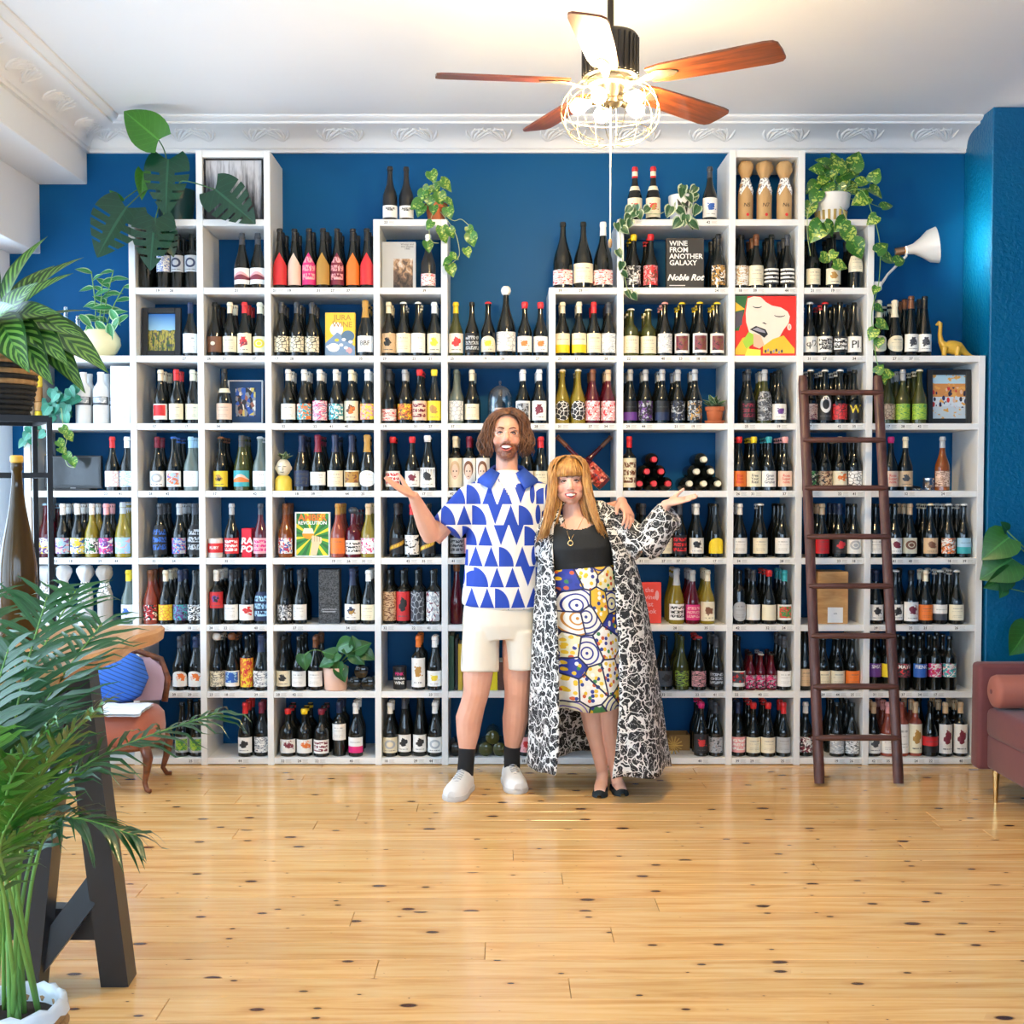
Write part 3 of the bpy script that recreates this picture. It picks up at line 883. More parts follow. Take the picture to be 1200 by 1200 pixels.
# bottles standing behind the front ones: too many and too hidden to tell apart
bk=MB(); cc={'-':'K'}
bcols=[]; bmats=[gmat('k')]
def bmi(mt):
    if mt not in bmats: bmats.append(mt)
    return bmats.index(mt)
SKIP_BACK={'B7','C8','C4','F7','G8','H9','E9','E8','K5','C6','A5','F3','H5'}
for cell,x,S,G,cap in BACKS:
    if cell in SKIP_BACK: continue
    row=int(cell[1:])
    H,R,P=SHAPES[S]
    lo,hi=cx_between(cell[0])
    for d,Y in ((1,0.155),(2,0.245)):
        if rb.random()<(0.06 if d==1 else 0.15): continue
        xx=x+rb.uniform(-0.006,0.006)
        if row<=TOPROW[cell[0]]: xx=min(max(xx,lo+R+.001),hi-R-.001)
        z=shelf_z(row)
        bk.lathe([(q*H,r*R) for q,r in P],10,(xx,Y,z),mi=bmi(gmat(G)))
        if cap!='-':
            c0=.80 if cap[0] in 'fl' else .9
            bk.lathe([(c0*H,prof_r(P,.88)*R+.001),(.985*H,prof_r(P,.95)*R+.0012),(1.002*H,prof_r(P,1)*R*.8)],8,(xx,Y,z),mi=bmi(cmat(cap[1])))
o=bk.build('wine_bottles_behind',bmats,None,smooth=50)
tag(o,'rows of dark wine bottles standing behind the front bottles on the shelf','bottles',kind='stuff')

# price tags along the shelf edges: part of the shelf
INK=M('tag_ink',(0.02,0.02,0.02),0.6); PAPER=M('tag_paper',(0.84,0.83,0.79),0.55); GREYI=M('tag_grey_print',(0.35,0.35,0.34),0.6)
_tagm={}
def tag_mesh(num):
    if num in _tagm: return _tagm[num]
    mb=MB(); w,h=0.062,0.024
    mb.box((0,0,0),(w,0.0012,h),mi=0)
    vs,fs=text_mesh(str(num),0.020,0,'CENTER',1.0,0,0.0004)
    mb.add([(p.x-0.018,-0.0010,p.z) for p in vs],fs,1)
    for k,l in enumerate((0.030,0.026,0.030)):
        mb.box((0.0145-(0.03-l)/2,-0.0008,0.006-0.006*k),(l,0.0004,0.0016),mi=2)
    _tagm[num]=mb.mesh('price_tag',[PAPER,INK,GREYI],0)
    return _tagm[num]
NUMS=[24,25,28,18,27,22,21,42,39,37,41,19,35,29,34,40,26,32,44,17,23,31]
ni=0
for cell,bs in BOTTLES.items():
    row=int(cell[1:])
    lasttag=-9
    for j,o in enumerate(bs):
        ni+=1
        if (ni*7)%10<3: continue
        if o.location.x-lasttag<0.066: continue
        lasttag=o.location.x
        lo,hi=cx_between(cell[0])
        tx=min(max(o.location.x,lo+.033),hi-.033)
        link('price_tag',tag_mesh(NUMS[(ni*5)%len(NUMS)]),shelf,(tx,-0.0007,Z0+(row-1)*PITCH))

# ------------------------------------------------------------------ lying bottles
def lying(cell,px,py,G,endc,label,S='b',neck_front=True,Y=0.06):
    """a bottle on its side, neck or base towards the room; returns its top-level object"""
    H,R,P=SHAPES[S]; row=int(cell[1:])
    return H,R
def lie(name_cell,px,level,G,cap,desc,neck_front,S='b',Rs=None,x=None):
    H,R,P=SHAPES[S]; row=int(name_cell[1:])
    z=shelf_z(row)+R+level*R*1.74+0.0006
    Y0=0.03 if neck_front else 0.035
    if x is None: x=px_x(px,row,0.03)
    o=link('wine_bottle',bottle_mesh(S,G),None,(x,Y0 if neck_front else Y0,z))
    if neck_front:
        o.rotation_euler=(math.pi/2,0,0); o.location.y=Y0+H      # neck points to the room
    else:
        o.rotation_euler=(-math.pi/2,0,0)                        # base towards the room
    if cap!='-': link('capsule',cap_mesh(S,cap[0],cap[1]),o)
    tag(o,desc,'bottle','wine bottles lying on the shelf')
    return o
SHAPES['h']=(0.300,0.0385,SHAPES['o'][2])
def pile(cell,xs_levels,G,cap,desc,neck,S='h'):
    top=max(l for _,l in xs_levels)
    for x,lev in xs_levels: lie(cell,0,lev,G,cap,desc+(', topmost one' if lev==top and top>0 else ', bottom row' if lev==0 and top>0 else ', middle row' if top>0 else ''),neck,S,x=x)
lo,hi=cx_between('H'); Rh=SHAPES['h'][1]
x0=px_x(750,5,0.03)
pile('H5',[(x0+Rh*2.05*i,0) for i in range(3)]+[(x0+Rh*2.05*(i+.5),1) for i in range(2)]+[(x0+Rh*2.05,2)],'k','fR','dark bottle lying in the pyramid of red capsules, fifth shelf up',True)
x1=hi-Rh-0.004
pile('H5',[(x1-Rh*2.05*i,0) for i in range(3)]+[(x1-Rh*2.05*(i+.5),1) for i in range(2)]+[(x1-Rh*2.05,2)],'k','fC','dark bottle lying in the pyramid of cream capsules, fifth shelf up',True)
lo,hi=cx_between('D'); xx=hi-Rh-0.004
pile('D2',[(xx,0),(xx-2.05*Rh,0),(xx-1.02*Rh,1)],'k','fK','dark bottle lying base outward beside the pink plant pot',False)
lo,hi=cx_between('F'); xf=px_x(569,1,0.03)
pile('F1',[(xf+2.05*Rh*i,0) for i in (0,1)]+[(xf+1.02*Rh,1)],'g','fG','green bottle lying base outward in the small pile behind the man',False)
pile('F1',[(lo+Rh+.004,0),(lo+3.08*Rh+.004,0)],'k','fK','dark bottle lying base outward at the lowest shelf behind the man',False)

# ------------------------------------------------------------------ wrapped bottles
def paper_mat(name,c1,c2,letters=False):
    if name in _M: return _M[name]
    g=NG(name); o=g.tc('Object'); nz=g.noise(g.mapping(o,(14,14,5)),1.0,4.0,.6,.6)
    col=g.mix(nz,c1,c2)
    if letters:
        t=g.noise(g.mapping(o,(130,130,90)),1.0,1.0); col=g.mix(g.math('MULTIPLY',g.math('GREATER_THAN',t,.54),.8),col,(.06,.06,.09))
    g.set(color=col,rough=.75); g.bump(nz,.5,.01)
    _M[name]=g.mat
    return g.mat
def wrapped(px,cell,label,group,pm,band,num=None,H=0.33,seed=0,Y=0.062):
    r=random.Random(seed); row=int(cell[1:]); z=shelf_z(row); x=px_x(px,row,Y-0.03)
    o=empty('wrapped_bottle',(x,Y,z))
    tag(o,label,'bottle',group)
    def ringz(prof,jit,tw):
        rows=[]
        n=20
        for i,(zz,rr) in enumerate(prof):
            row_=[]
            for k in range(n):
                a=2*math.pi*k/n+tw*zz
                q=rr*(1+jit(zz)*math.sin(k*2.6+seed+i*.9)+jit(zz)*.6*math.sin(k*5.1+seed*2))
                row_.append((q*math.cos(a),q*math.sin(a),zz))
            rows.append(row_)
        return rows
    body=MB(); body.grid(ringz([(0,.037),(.004,.040),(.05,.0405),(.10,.041),(.14,.041),(.168,.039),(.19,.033),(.212,.025),(.230,.020)],lambda z:.022+.06*max(0,z-.13)/.1,1.5),close=True,uv=False)
    body.lathe([(0.0005,.037),(0.001,.036)],12)
    body.build('paper_body',pm,o,smooth=180)
    tp=MB(); tp.grid(ringz([(.228,.020),(.240,.023),(.254,.031),(.270,.038),(.290,.041),(.308,.039),(.320,.032),(H-.004,.020),(H-.002,.008)],lambda z:.10+.10*(z-.23)/.1,7),close=True,uv=False)
    tp.build('paper_top',pm,o,smooth=180)
    bd=MB(); 
    bd.grid([[(math.cos(2*math.pi*k/20)*rr,math.sin(2*math.pi*k/20)*rr,zz) for k in range(20)] for zz,rr in ((.200,.0335),(.216,.0265),(.234,.0225))],close=True,uv=False)
    for s in (-1,1):
        P=[]
        for i in range(7):
            t=i/6; a=s*(.1+t*.95); rr=lerp(.034,.0425,min(1,t*1.6)); zc=lerp(.206,.148,t)
            P.append([(rr*math.sin(a-s*.18)*1.0,-rr*math.cos(a-s*.18),zc-.012),(rr*1.01*math.sin(a+s*.12),-rr*1.01*math.cos(a+s*.12),zc+.012)])
        bd.grid(P,uv=False)
    bd.build('neck_ribbon',band,o,smooth=180)
    if num:
        c=MB(); rr=.0422
        ang=[2*math.pi*k/14 for k in range(14)]
        vs=[(rr*math.sin(.1+.0085/rr*math.cos(a)),-rr*math.cos(.1+.0085/rr*math.cos(a))-.0006,.030+.0085*math.sin(a)) for a in ang]
        c.add(vs,[tuple(range(14))]); c.build('red_sticker',M('red_sticker',PAL['R'],.5),o,smooth=0)
        vs,fs=text_mesh(num,.030,0,'CENTER',1,0.15)
        out=[(rr*math.sin((p.x)/rr),-rr*math.cos(p.x/rr)-.0008,.082+p.z) for p in vs]
        MB().add(out,fs).build('hand_written_number',INK,o,smooth=0)
    return o
KRAFT=paper_mat('kraft_paper',hx('#b08856'),hx('#d0ac7a')); RIB=paper_mat('printed_ribbon',hx('#f4f0ea'),hx('#ffffff'),True)
for i,(px,nm) in enumerate(((875,'N5'),(897,'N7'),(920.6,'N6'))):
    wrapped(px,'I9','kraft paper wrapped bottle with printed white ribbon and hand written number '+{'5':'five','6':'six','7':'seven'}[nm[1]],'kraft wrapped bottles',KRAFT,RIB,nm,seed=i+1)
GREYP=paper_mat('white_tissue_paper',hx('#c8ccd0'),hx('#f0f2f4')); TAUPE=paper_mat('taupe_tissue_paper',hx('#9a8f84'),hx('#cfc6ba'))
for i,(px,pm) in enumerate(((51,GREYP),(73,GREYP),(98,GREYP),(121,TAUPE))):
    wrapped(px,'A3',('taupe' if pm is TAUPE else 'white')+' tissue wrapped bottle with printed ribbon, third shelf up, first column from windows','tissue wrapped bottles',pm,RIB,None,seed=20+i)

# look-alikes in one compartment are told apart by the windows at one end and the sofa at the other
_by={}
for ob in list(COL.objects):
    if ob.name.startswith('wine_bottle') and ob.get('group')=='wine bottles standing on the shelf': _by.setdefault(ob['label'],[]).append(ob)
for lb,obs in _by.items():
    n=len(obs)
    if n<2: continue
    obs.sort(key=lambda q:q.location.x)
    ends={2:['window-side twin','sofa-side twin'],3:['window-side of three','middle of three','sofa-side of three']}.get(n)
    if not ends: continue
    for ob,e in zip(obs,ends):
        f=lb.split(', ')
        while len((', '.join(f)+', '+e).split())>16 and len(f)>3: f.pop(2)
        if len((', '.join(f)+', '+e).split())<=16: ob['label']=', '.join(f)+', '+e
for ob,e in zip(sorted([q for q in COL.objects if q.name.startswith('wrapped_bottle') and q['label'].startswith('white tissue')],key=lambda q:q.location.x),('window-side','middle','sofa-side')):
    ob['label']='white tissue wrapped bottle with printed ribbon, third shelf up, '+e+' of three'
# ------------------------------------------------------------------ remeshing: several overlapping tubes become one continuous body
def remeshed(mb,name,mats,voxel=0.006,smooth=6,fac=0.5):
    me=mb.mesh(name,mats,180)
    ob=bpy.data.objects.new('tmp',me); COL.objects.link(ob)
    r=ob.modifiers.new('r','REMESH'); r.mode='VOXEL'; r.voxel_size=voxel; r.use_smooth_shade=True
    if smooth:
        s=ob.modifiers.new('s','SMOOTH'); s.factor=fac; s.iterations=smooth
    dg=bpy.context.evaluated_depsgraph_get()
    out=bpy.data.meshes.new_from_object(ob.evaluated_get(dg))
    out.name=name
    bpy.data.objects.remove(ob); bpy.data.meshes.remove(me)
    out.polygons.foreach_set('use_smooth',[True]*len(out.polygons))
    return out

# ------------------------------------------------------------------ pictures, books and boxes on the shelf
def pic_mat(name,fn):
    if name in _M: return _M[name]
    g=NG(name); uv=g.tc('UV'); s=g.sep(uv)
    g.set(color=fn(g,uv,s[0],s[1]),rough=.45)
    _M[name]=g.mat
    return g.mat
def forest(g,uv,u,v):
    tr=g.noise(g.mapping(uv,(9,.5,1)),1.0,3.0,.6,.25); fine=g.noise(g.mapping(uv,(40,6,1)),1.0,3.0)
    lo=g.math('MULTIPLY',g.math('SUBTRACT',1.0,v),.5)
    f=g.math('ADD',g.math('MULTIPLY',tr,1.1),g.math('MULTIPLY',fine,.35))
    f=g.math('SUBTRACT',f,lo)
    return g.ramp(f,[(.34,(.03,.03,.035)),(.5,(.25,.25,.27)),(.72,(.62,.62,.65))])
def vineyard(g,uv,u,v):
    n=g.noise(g.mapping(uv,(12,10,1)),1.0,3.0)
    sky=g.ramp(v,[(.55,hx('#9ccfe8')),(1.0,hx('#1f6fc0'))])
    rows=g.noise(g.mapping(uv,(9,3,1),(0,0,0),(0,0,.5)),1.0,2.0)
    land=g.ramp(rows,[(.4,hx('#3f5a24')),(.55,hx('#c8b24a')),(.62,hx('#8a8f3c'))])
    land=g.mix(g.math('MULTIPLY',g.math('GREATER_THAN',n,.56),.8),land,hx('#27304a'))
    return g.mix(g.math('GREATER_THAN',g.math('ADD',v,g.math('MULTIPLY',n,.08)),.6),land,sky)
def collage(g,uv,u,v):
    n=g.vor(uv,7.0,'F1','Color'); s=g.sep(n)
    return g.ramp(s[0],[(.0,(.02,.02,.03)),(.3,hx('#8c8c90')),(.5,hx('#e8e0d4')),(.65,hx('#2c58b0')),(.8,hx('#d8c060')),(.9,hx('#a06048'))],'CONSTANT')
def team(g,uv,u,v):
    n=g.vor(g.mapping(uv,(9,7,1)),1.0,'F1','Color'); s=g.sep(n)
    people=g.ramp(s[0],[(.0,hx('#1c2050')),(.35,hx('#c82c2c')),(.5,hx('#b8c4d4')),(.7,hx('#20243c')),(.85,hx('#d8b49c'))],'CONSTANT')
    bg=g.ramp(v,[(.0,hx('#b4c4d0')),(.28,hx('#c4d0dc')),(.5,hx('#c88848')),(.8,hx('#a8cce0'))],'CONSTANT')
    bg=g.mix(g.math('GREATER_THAN',g.noise(g.mapping(uv,(5,8,1)),1.0),.58),bg,hx('#d8a050'))
    m=g.math('MULTIPLY',g.math('GREATER_THAN',v,.25),g.math('LESS_THAN',v,.72))
    m=g.math('MULTIPLY',m,g.math('LESS_THAN',g.vor(g.mapping(uv,(9,7,1)),1.0,'F1','Distance'),.42))
    return g.mix(m,bg,people)
def old_photo(g,uv,u,v):
    n=g.noise(uv,4.0,5.0,.6,.5)
    return g.ramp(g.math('ADD',n,g.math('MULTIPLY',g.math('SUBTRACT',v,.5),.35)),[(.3,hx('#231a16')),(.5,hx('#6b5444')),(.6,hx('#b08a66')),(.75,hx('#d8d0c4'))])
def upright_piece(name,cell,px0,px1,py0,label,cat,Y=.06,depth=.02,lean=0.0):
    """empty at the foot of something flat standing in a compartment; returns (empty,width,height)"""
    row=int(cell[1:]); z=shelf_z(row)
    xa,xb=px_x(px0,row,Y),px_x(px1,row,Y)
    if row<=TOPROW[cell[0]]: xa=max(xa,cx_between(cell[0])[0]+.003); xb=min(xb,cx_between(cell[0])[1]-.003)
    h=at((px0+px1)/2,py0,Y).z-z
    o=empty(name,((xa+xb)/2,Y,z+.0006+lean*.04)); tag(o,label,cat)
    if lean: o.rotation_euler=(-lean,0,0)
    return o,xb-xa,h
def quad_uv(mb,x0,x1,z0,z1,y,mi=0):
    mb.add([(x0,y,z0),(x1,y,z0),(x1,y,z1),(x0,y,z1)],[(0,1,2,3)],mi,[(0,0),(1,0),(1,1),(0,1)])
def framed(cell,px0,px1,py0,label,fcol,fw,pic,mat_border=0.0,mcol=None,Y=.10,lean=.05):
    o,w,h=upright_piece('framed_picture',cell,px0,px1,py0,label,'picture',Y,lean=lean)
    fm=MB()
    for s in (-1,1): fm.cbox((s*(w/2-fw/2),0,h/2),(fw,.022,h),.002)
    for zz in (fw/2,h-fw/2): fm.cbox((0,0,zz),(w-2*fw,.022,fw),.002)
    fm.build('frame',fcol,o,smooth=0)
    MB().box((0,.006,h/2),(w-fw,.004,h-fw)).build('backing_board',M('backing_board',(.2,.15,.1),.8),o,smooth=0)
    b=fw
    if mat_border:
        m=MB(); m.box((0,.002,h/2),(w-2*fw,.003,h-2*fw)); m.build('picture_mat',mcol,o,smooth=0); b=fw+mat_border
    p=MB(); quad_uv(p,-w/2+b,w/2-b,b,h-b,-.0005 if mat_border else .0035); p.build('print',pic,o,smooth=0)
    return o
BLKF=M('black_frame',(.012,.012,.013),.4); SILF=M('pale_frame',(.55,.55,.56),.35)
framed('C9',237.5,308.5,186.5,'black framed black and white photograph of a misty forest',BLKF,.007,pic_mat('forest_photograph',forest),Y=.035,lean=0)
framed('B7',166.5,212,361,'small vineyard landscape photo in a wide black frame',BLKF,.032,pic_mat('vineyard_photograph',vineyard),Y=.08)
framed('C6',267,308,446,'pale framed group snapshot with a wide navy mount',SILF,.007,pic_mat('snapshot_collage',collage),.035,M('navy_mount',hx('#1d3f66'),.7),Y=.12)
framed('K6',1087,1138,433.5,'dark framed colour photo of people gathered outside a shop',BLKF,.028,pic_mat('street_group_photograph',team),Y=.09)

def book(name,cell,px0,px1,py0,label,cover,th=.03,Y=.06,cat='book',lean=.04):
    o,w,h=upright_piece(name,cell,px0,px1,py0,label,cat,Y,lean=lean)
    c=MB(); c.cbox((0,0,h/2),(w,.003,h),.001); c.cbox((0,th,h/2),(w,.003,h),.001); c.cbox((-w/2+.0015,th/2,h/2),(.003,th,h),.001)
    c.build('cover',cover,o,smooth=0)
    MB().box((.002,th/2,h/2),(w-.01,th-.003,h-.008)).build('pages',M('book_pages',(.72,.68,.58),.8),o,smooth=0)
    return o,w,h
def put_text(o,body,size,x,z,y,col,shear=0,space=.85,bold=0,align='CENTER',name='lettering'):
    vs,fs=text_mesh(body,size,0,align,space,shear,bold)
    return MB().add([(p.x+x,y,p.z+z) for p in vs],fs).build(name,M('print_'+CNAME[col].replace(' ','_'),PAL[col],.5),o,smooth=0)
def flat(mb,pts,y,mi=0): mb.add([(p[0],y,p[1]) for p in pts],[tuple(range(len(pts)))],mi)
def disc(cx,cz,rx,rz,n=18,a0=0,a1=2*math.pi): return [(cx+rx*math.cos(a0+(a1-a0)*k/n),cz+rz*math.sin(a0+(a1-a0)*k/n)) for k in range(n+(0 if a1-a0>6.2 else 1))]
def cm(c): return M('print_'+CNAME[c].replace(' ','_'),PAL[c],.5)
# wine magazine book with white lettering
o,w,h=book('book','H8',781,825,279,'charcoal book with white title lettering about wine from another galaxy',M('charcoal_cover',(.035,.032,.03),.55),.035)
put_text(o,'WINE\nFROM\nANOTHER\nGALAXY',.039,-w*.42,h*.70,-.0022,'W',0,.92,.0008,'LEFT')
put_text(o,'Noble Rot',.046,.0,h*.22,-.0022,'W',.35,1,.0016)
m=MB(); flat(m,[(-w*.42,h*.06),(0,h*.06),(0,h*.075),(-w*.42,h*.075)],-.0022); m.build('underline',cm('W'),o,smooth=0)
# yellow regional wine book
o,w,h=book('book','D7',381,416,366.5,'yellow illustrated wine book with blue and white cover art',M('yellow_cover',hx('#f0c83c'),.5),.03)
put_text(o,'JURA\nWINE',.043,.012,h*.80,-.0022,'A',0,.9,.0005)
m=MB(); rr=random.Random(5)
flat(m,disc(-w*.12,h*.62,w*.22,h*.16),-.0020,0)
flat(m,[(-w*.5,h*.30),(-w*.1,h*.55),(w*.02,h*.50),(w*.5,h*.22),(w*.5,.004),(-w*.5,.004)],-.0021,1)
flat(m,disc(w*.26,h*.46,w*.22,h*.13),-.0022,2); flat(m,disc(-w*.22,h*.2,w*.2,h*.1),-.0023,0); flat(m,disc(w*.3,h*.13,w*.1,h*.07),-.0024,3)
for k in range(9): flat(m,disc(rr.uniform(-.42,.42)*w,rr.uniform(.04,.42)*h,w*.07,h*.035),-.0024-.0001*k,rr.choice((0,4,1)))
m.build('cover_art',[cm('W'),M('book_blue',hx('#7c98b8'),.5),M('book_slate',hx('#5c7890'),.5),cm('P'),cm('Y')],o,smooth=0)
# poster book with a raised fist
o,w,h=book('book','D4',345.5,386.5,600.5,'white bordered green and yellow sunburst book with a raised fist holding a glass',M('white_cover',(.85,.85,.82),.5),.03)
m=MB(); bx=w*.5-.008
flat(m,[(-bx,.008),(bx,.008),(bx,h-.008),(-bx,h-.008)],-.0020,0)
for k in range(18):
    a0=2*math.pi*(k+.0)/18; a1=2*math.pi*(k+.5)/18
    pts=[(0,h*.45)]
    for a in (a0,(a0+a1)/2,a1):
        dx,dz=math.cos(a),math.sin(a); t=min((bx/abs(dx)) if abs(dx)>1e-6 else 9,((h*.55-.008)/dz if dz>0 else (h*.45-.008)/-dz) if abs(dz)>1e-6 else 9)
        pts.append((dx*t,h*.45+dz*t))
    flat(m,pts,-.0021,1 if k%2 else 2)
flat(m,disc(-w*.12,h*.52,w*.17,h*.12,14,math.pi,2*math.pi),-.0023,3); flat(m,[(-w*.29,h*.52),(-w*.24,h*.64),(0,h*.64),(w*.05,h*.52)],-.0022,4)
flat(m,disc(w*.12,h*.36,w*.15,h*.10),-.0024,5); flat(m,[(-w*.06,.01),(w*.12,.01),(w*.22,h*.34),(w*.0,h*.38)],-.0023,5)
for k in range(4): flat(m,disc(w*(.02+.07*k),h*(.43-.012*k),w*.045,h*.05),-.0025-.0001*k,5)
for k in range(3): flat(m,[(w*(.06+.07*k),h*.34),(w*(.068+.07*k),h*.34),(w*(.068+.07*k),h*.45),(w*(.06+.07*k),h*.45)],-.0030,6)
m.build('cover_art',[M('leaf_green_print',hx('#3c8c34'),.5),cm('Y'),M('deep_green_print',hx('#1e6a30'),.5),M('amber_print',hx('#f09a1c'),.5),cm('C'),M('peach_print',hx('#f0cca0'),.5),cm('K')],o,smooth=0)
put_text(o,'AMBER',.050,0,h*.87,-.0034,'O',0,1,.0014); put_text(o,'REVOLUTION',.026,0,h*.755,-.0034,'W',0,1,.0006)
# grey catalogue with old photograph
o,w,h=book('book','E8',447.5,487,283.5,'pale grey catalogue with an old sepia photograph on its cover',M('pale_grey_cover',(.52,.53,.53),.55),.025)
m=MB(); quad_uv(m,-w*.16,w*.42,h*.01,h*.64,-.0022); m.build('cover_photograph',pic_mat('sepia_photograph',old_photo),o,smooth=0)
put_text(o,'Winzer und\nihre Weine\n1900',.015,w*.25,h*.90,-.0022,'D')
# red book
o,w,h=book('book','H3',752.5,775,683,'bright red orange book with white lettering on the third shelf',M('vermilion_cover',hx('#e8402a'),.5),.03)
put_text(o,'the\nwine\nlist\nbook',.036,-w*.12,h*.55,-.0022,'P',0,1.1,.0006)
m=MB(); flat(m,disc(w*.28,h*.68,w*.10,h*.12),-.0022); m.build('cover_leaf',cm('P'),o,smooth=0)
# spines in the compartment behind the man
for px0,px1,py0,col_,lb in ((525.5,532,745,'#2f5a48','tall dark green book spine on the second shelf behind the man'),(533.5,536.5,748,'#2c2c34','thin dark patterned book beside the green book behind the man'),(537,541.5,755,'#e0c040','mustard yellow book beside the dark thin book behind the man'),
                         (567,583,783,'#f0d820','bright yellow box seen between the legs of the man'),(583.5,592,776,'#5c3a30','brown book beside the bright yellow box behind the man'),(612,632,782,'#f4d83a','yellow book beyond the brown book behind the man')):
    o,w,h=upright_piece('book','F2',px0,px1,py0,lb,'book',.04)
    c=MB(); c.cbox((0,.001,h/2),(w,.003,h),.001); 
    for s in (-1,1): c.cbox((s*(w/2-.0012),.10,h/2),(.0024,.2,h),.0006)
    c.build('cover',M('spine_cloth_'+col_[1:],hx(col_),.6),o,smooth=0)
    MB().box((0,.10,h/2),(max(.003,w-.006),.19,h-.008)).build('pages',M('book_pages',(.72,.68,.58),.8),o,smooth=0)
# red square gift box with big letters
o,w,h=upright_piece('gift_box','C4',283,294.6,619.5,'red cardboard box with big white letters beside a pink label bottle','box',.05)
MB().cbox((0,.045,h/2),(w,.09,h),.002).build('box_body',M('red_card',hx('#dc1c38'),.5),o,smooth=0)
put_text(o,'RA\nPO',.050,0,h*.42,-.0008,'W',.15,.9,.002)
# charcoal embossed carton
def embossed():
    g=NG('embossed_charcoal_card'); v=g.tc('Object'); n=g.noise(g.mapping(v,(60,60,90)),1.0,3.0,.6,2.0)
    g.set(color=g.mix(g.math('GREATER_THAN',n,.5),(.015,.017,.019),(.09,.095,.10)),rough=.5); g.bump(n,.5,.004); return g.mat
o,w,h=upright_piece('carton','D3',373.5,397.5,667.5,'tall charcoal embossed bottle carton with small pale signature','box',.05)
MB().cbox((0,.05,h/2),(w,.10,h),.002).build('carton_body',embossed(),o,smooth=0)
put_text(o,'Jurtschitsch',.018,0,h*.27,-.0008,'S',.3); m=MB(); flat(m,[(-w*.33,h*.215),(w*.33,h*.215),(w*.33,h*.23),(-w*.33,h*.23)],-.0008); m.build('rule_line',cm('S'),o,smooth=0)
# white tall box and monitor
o,w,h=upright_piece('gift_box','A6',129.5,152,429,'tall plain white box beside two white ceramic bottles','box',.035)
MB().cbox((0,.08,h/2),(w,.16,h),.002).build('box_body',M('white_card',(.78,.82,.86),.45),o,smooth=0)
m=MB(); flat(m,[(-w*.28,h*.09),(w*.28,h*.09),(w*.28,h*.13),(-w*.28,h*.13)],-.0006); m.build('printed_line',M('print_pale',(.62,.7,.78),.5),o,smooth=0)
o,w,h=upright_piece('monitor','A5',53,120,534,'small black flat screen monitor on the fifth shelf','monitor',.10)
MB().cbox((0,0,h/2+.005),(w,.03,h-.01),.004).build('bezel',M('monitor_plastic',(.02,.021,.023),.3),o,smooth=0)
MB().box((0,-.0155,h/2+.008),(w-.03,.001,h-.045)).build('screen',M('dark_screen',(.03,.034,.038),.12),o,smooth=0)
MB().cbox((0,-.016,.014),(.03,.002,.008),.001).build('badge',M('print_grey_badge',(.3,.3,.3),.3),o,smooth=0)
m=MB(); m.cbox((0,.03,.006),(.2,.12,.012),.003); m.build('stand',M('monitor_plastic',(.02,.021,.023),.3),o,smooth=0)
# white ceramic bottles
SHAPES['z']=(.285,.0430,[(0,.92),(.01,1),(.60,1),(.66,.95),(.72,.80),(.77,.58),(.80,.46),(.85,.42),(.95,.42),(.96,.46),(1,.44)])
for i,(px,Y) in enumerate(((98,.075),(118.5,.07),(105,.17),(125,.17))):
    row=6; x=px_x(px,row,Y)
    o=link('ceramic_bottle',bottle_mesh('z','w'),None,(x,Y,shelf_z(6)+.0004))
    lb='white ceramic bottle with dark printed band, '+('in front beside the white box' if px==118.5 else 'standing beside the trailing plant' if px==98 else 'in the rear pair, sixth shelf up')
    tag(o,lb,'bottle','white ceramic bottles')
    me=label_mesh('z','7','r',label_mat('q',['D','S','W'],1)); link('label',me,o)
# yellow and tan stacked tins by the end panel
o=empty('tin_stack',(px_x(40,6,.05)+.024,.05,shelf_z(6)))
tag(o,'slim yellow and tan striped tin standing at the window end of the sixth shelf','tin')
for k,(z0,z1,c) in enumerate(((0,.07,'#e8cc30'),(.07,.12,'#c89860'),(.12,.2,'#a87840'),(.2,.30,'#f0d43c'))):
    MB().lathe([(z0+.001,.020),(z0+.003,.022),(z1-.003,.022),(z1-.0005,.020)],16).build('tin_band',M('tin_'+c[1:],hx(c),.4),o,smooth=40)
# wooden wine case with small label
o,w,h=upright_piece('wine_case','J3',958,993.5,670,'pine wine case standing on end with small white label behind the ladder','box',.05)
OAK=wood('oak_case',hx('#a8743c'),hx('#d0a468'),(4,4,30),.5)
m=MB(); m.cbox((0,0,h/2),(w,.012,h),.0015); m.build('front_board',OAK,o,smooth=0)
for s in (-1,1): MB().cbox((s*(w/2-.006),.09,h/2),(.012,.168,h),.0015).build('side_board',OAK,o,smooth=0)
for zz in (.006,h-.006): MB().cbox((0,.09,zz),(w-.025,.168,.012),.0015).build('end_board',OAK,o,smooth=0)
MB().box((w*.08,-.0068,h*.17),(.085,.001,.085)).build('paper_label',PAPER,o,smooth=0)
put_text(o,'vin',.018,w*.08,h*.2,-.0076,'D')
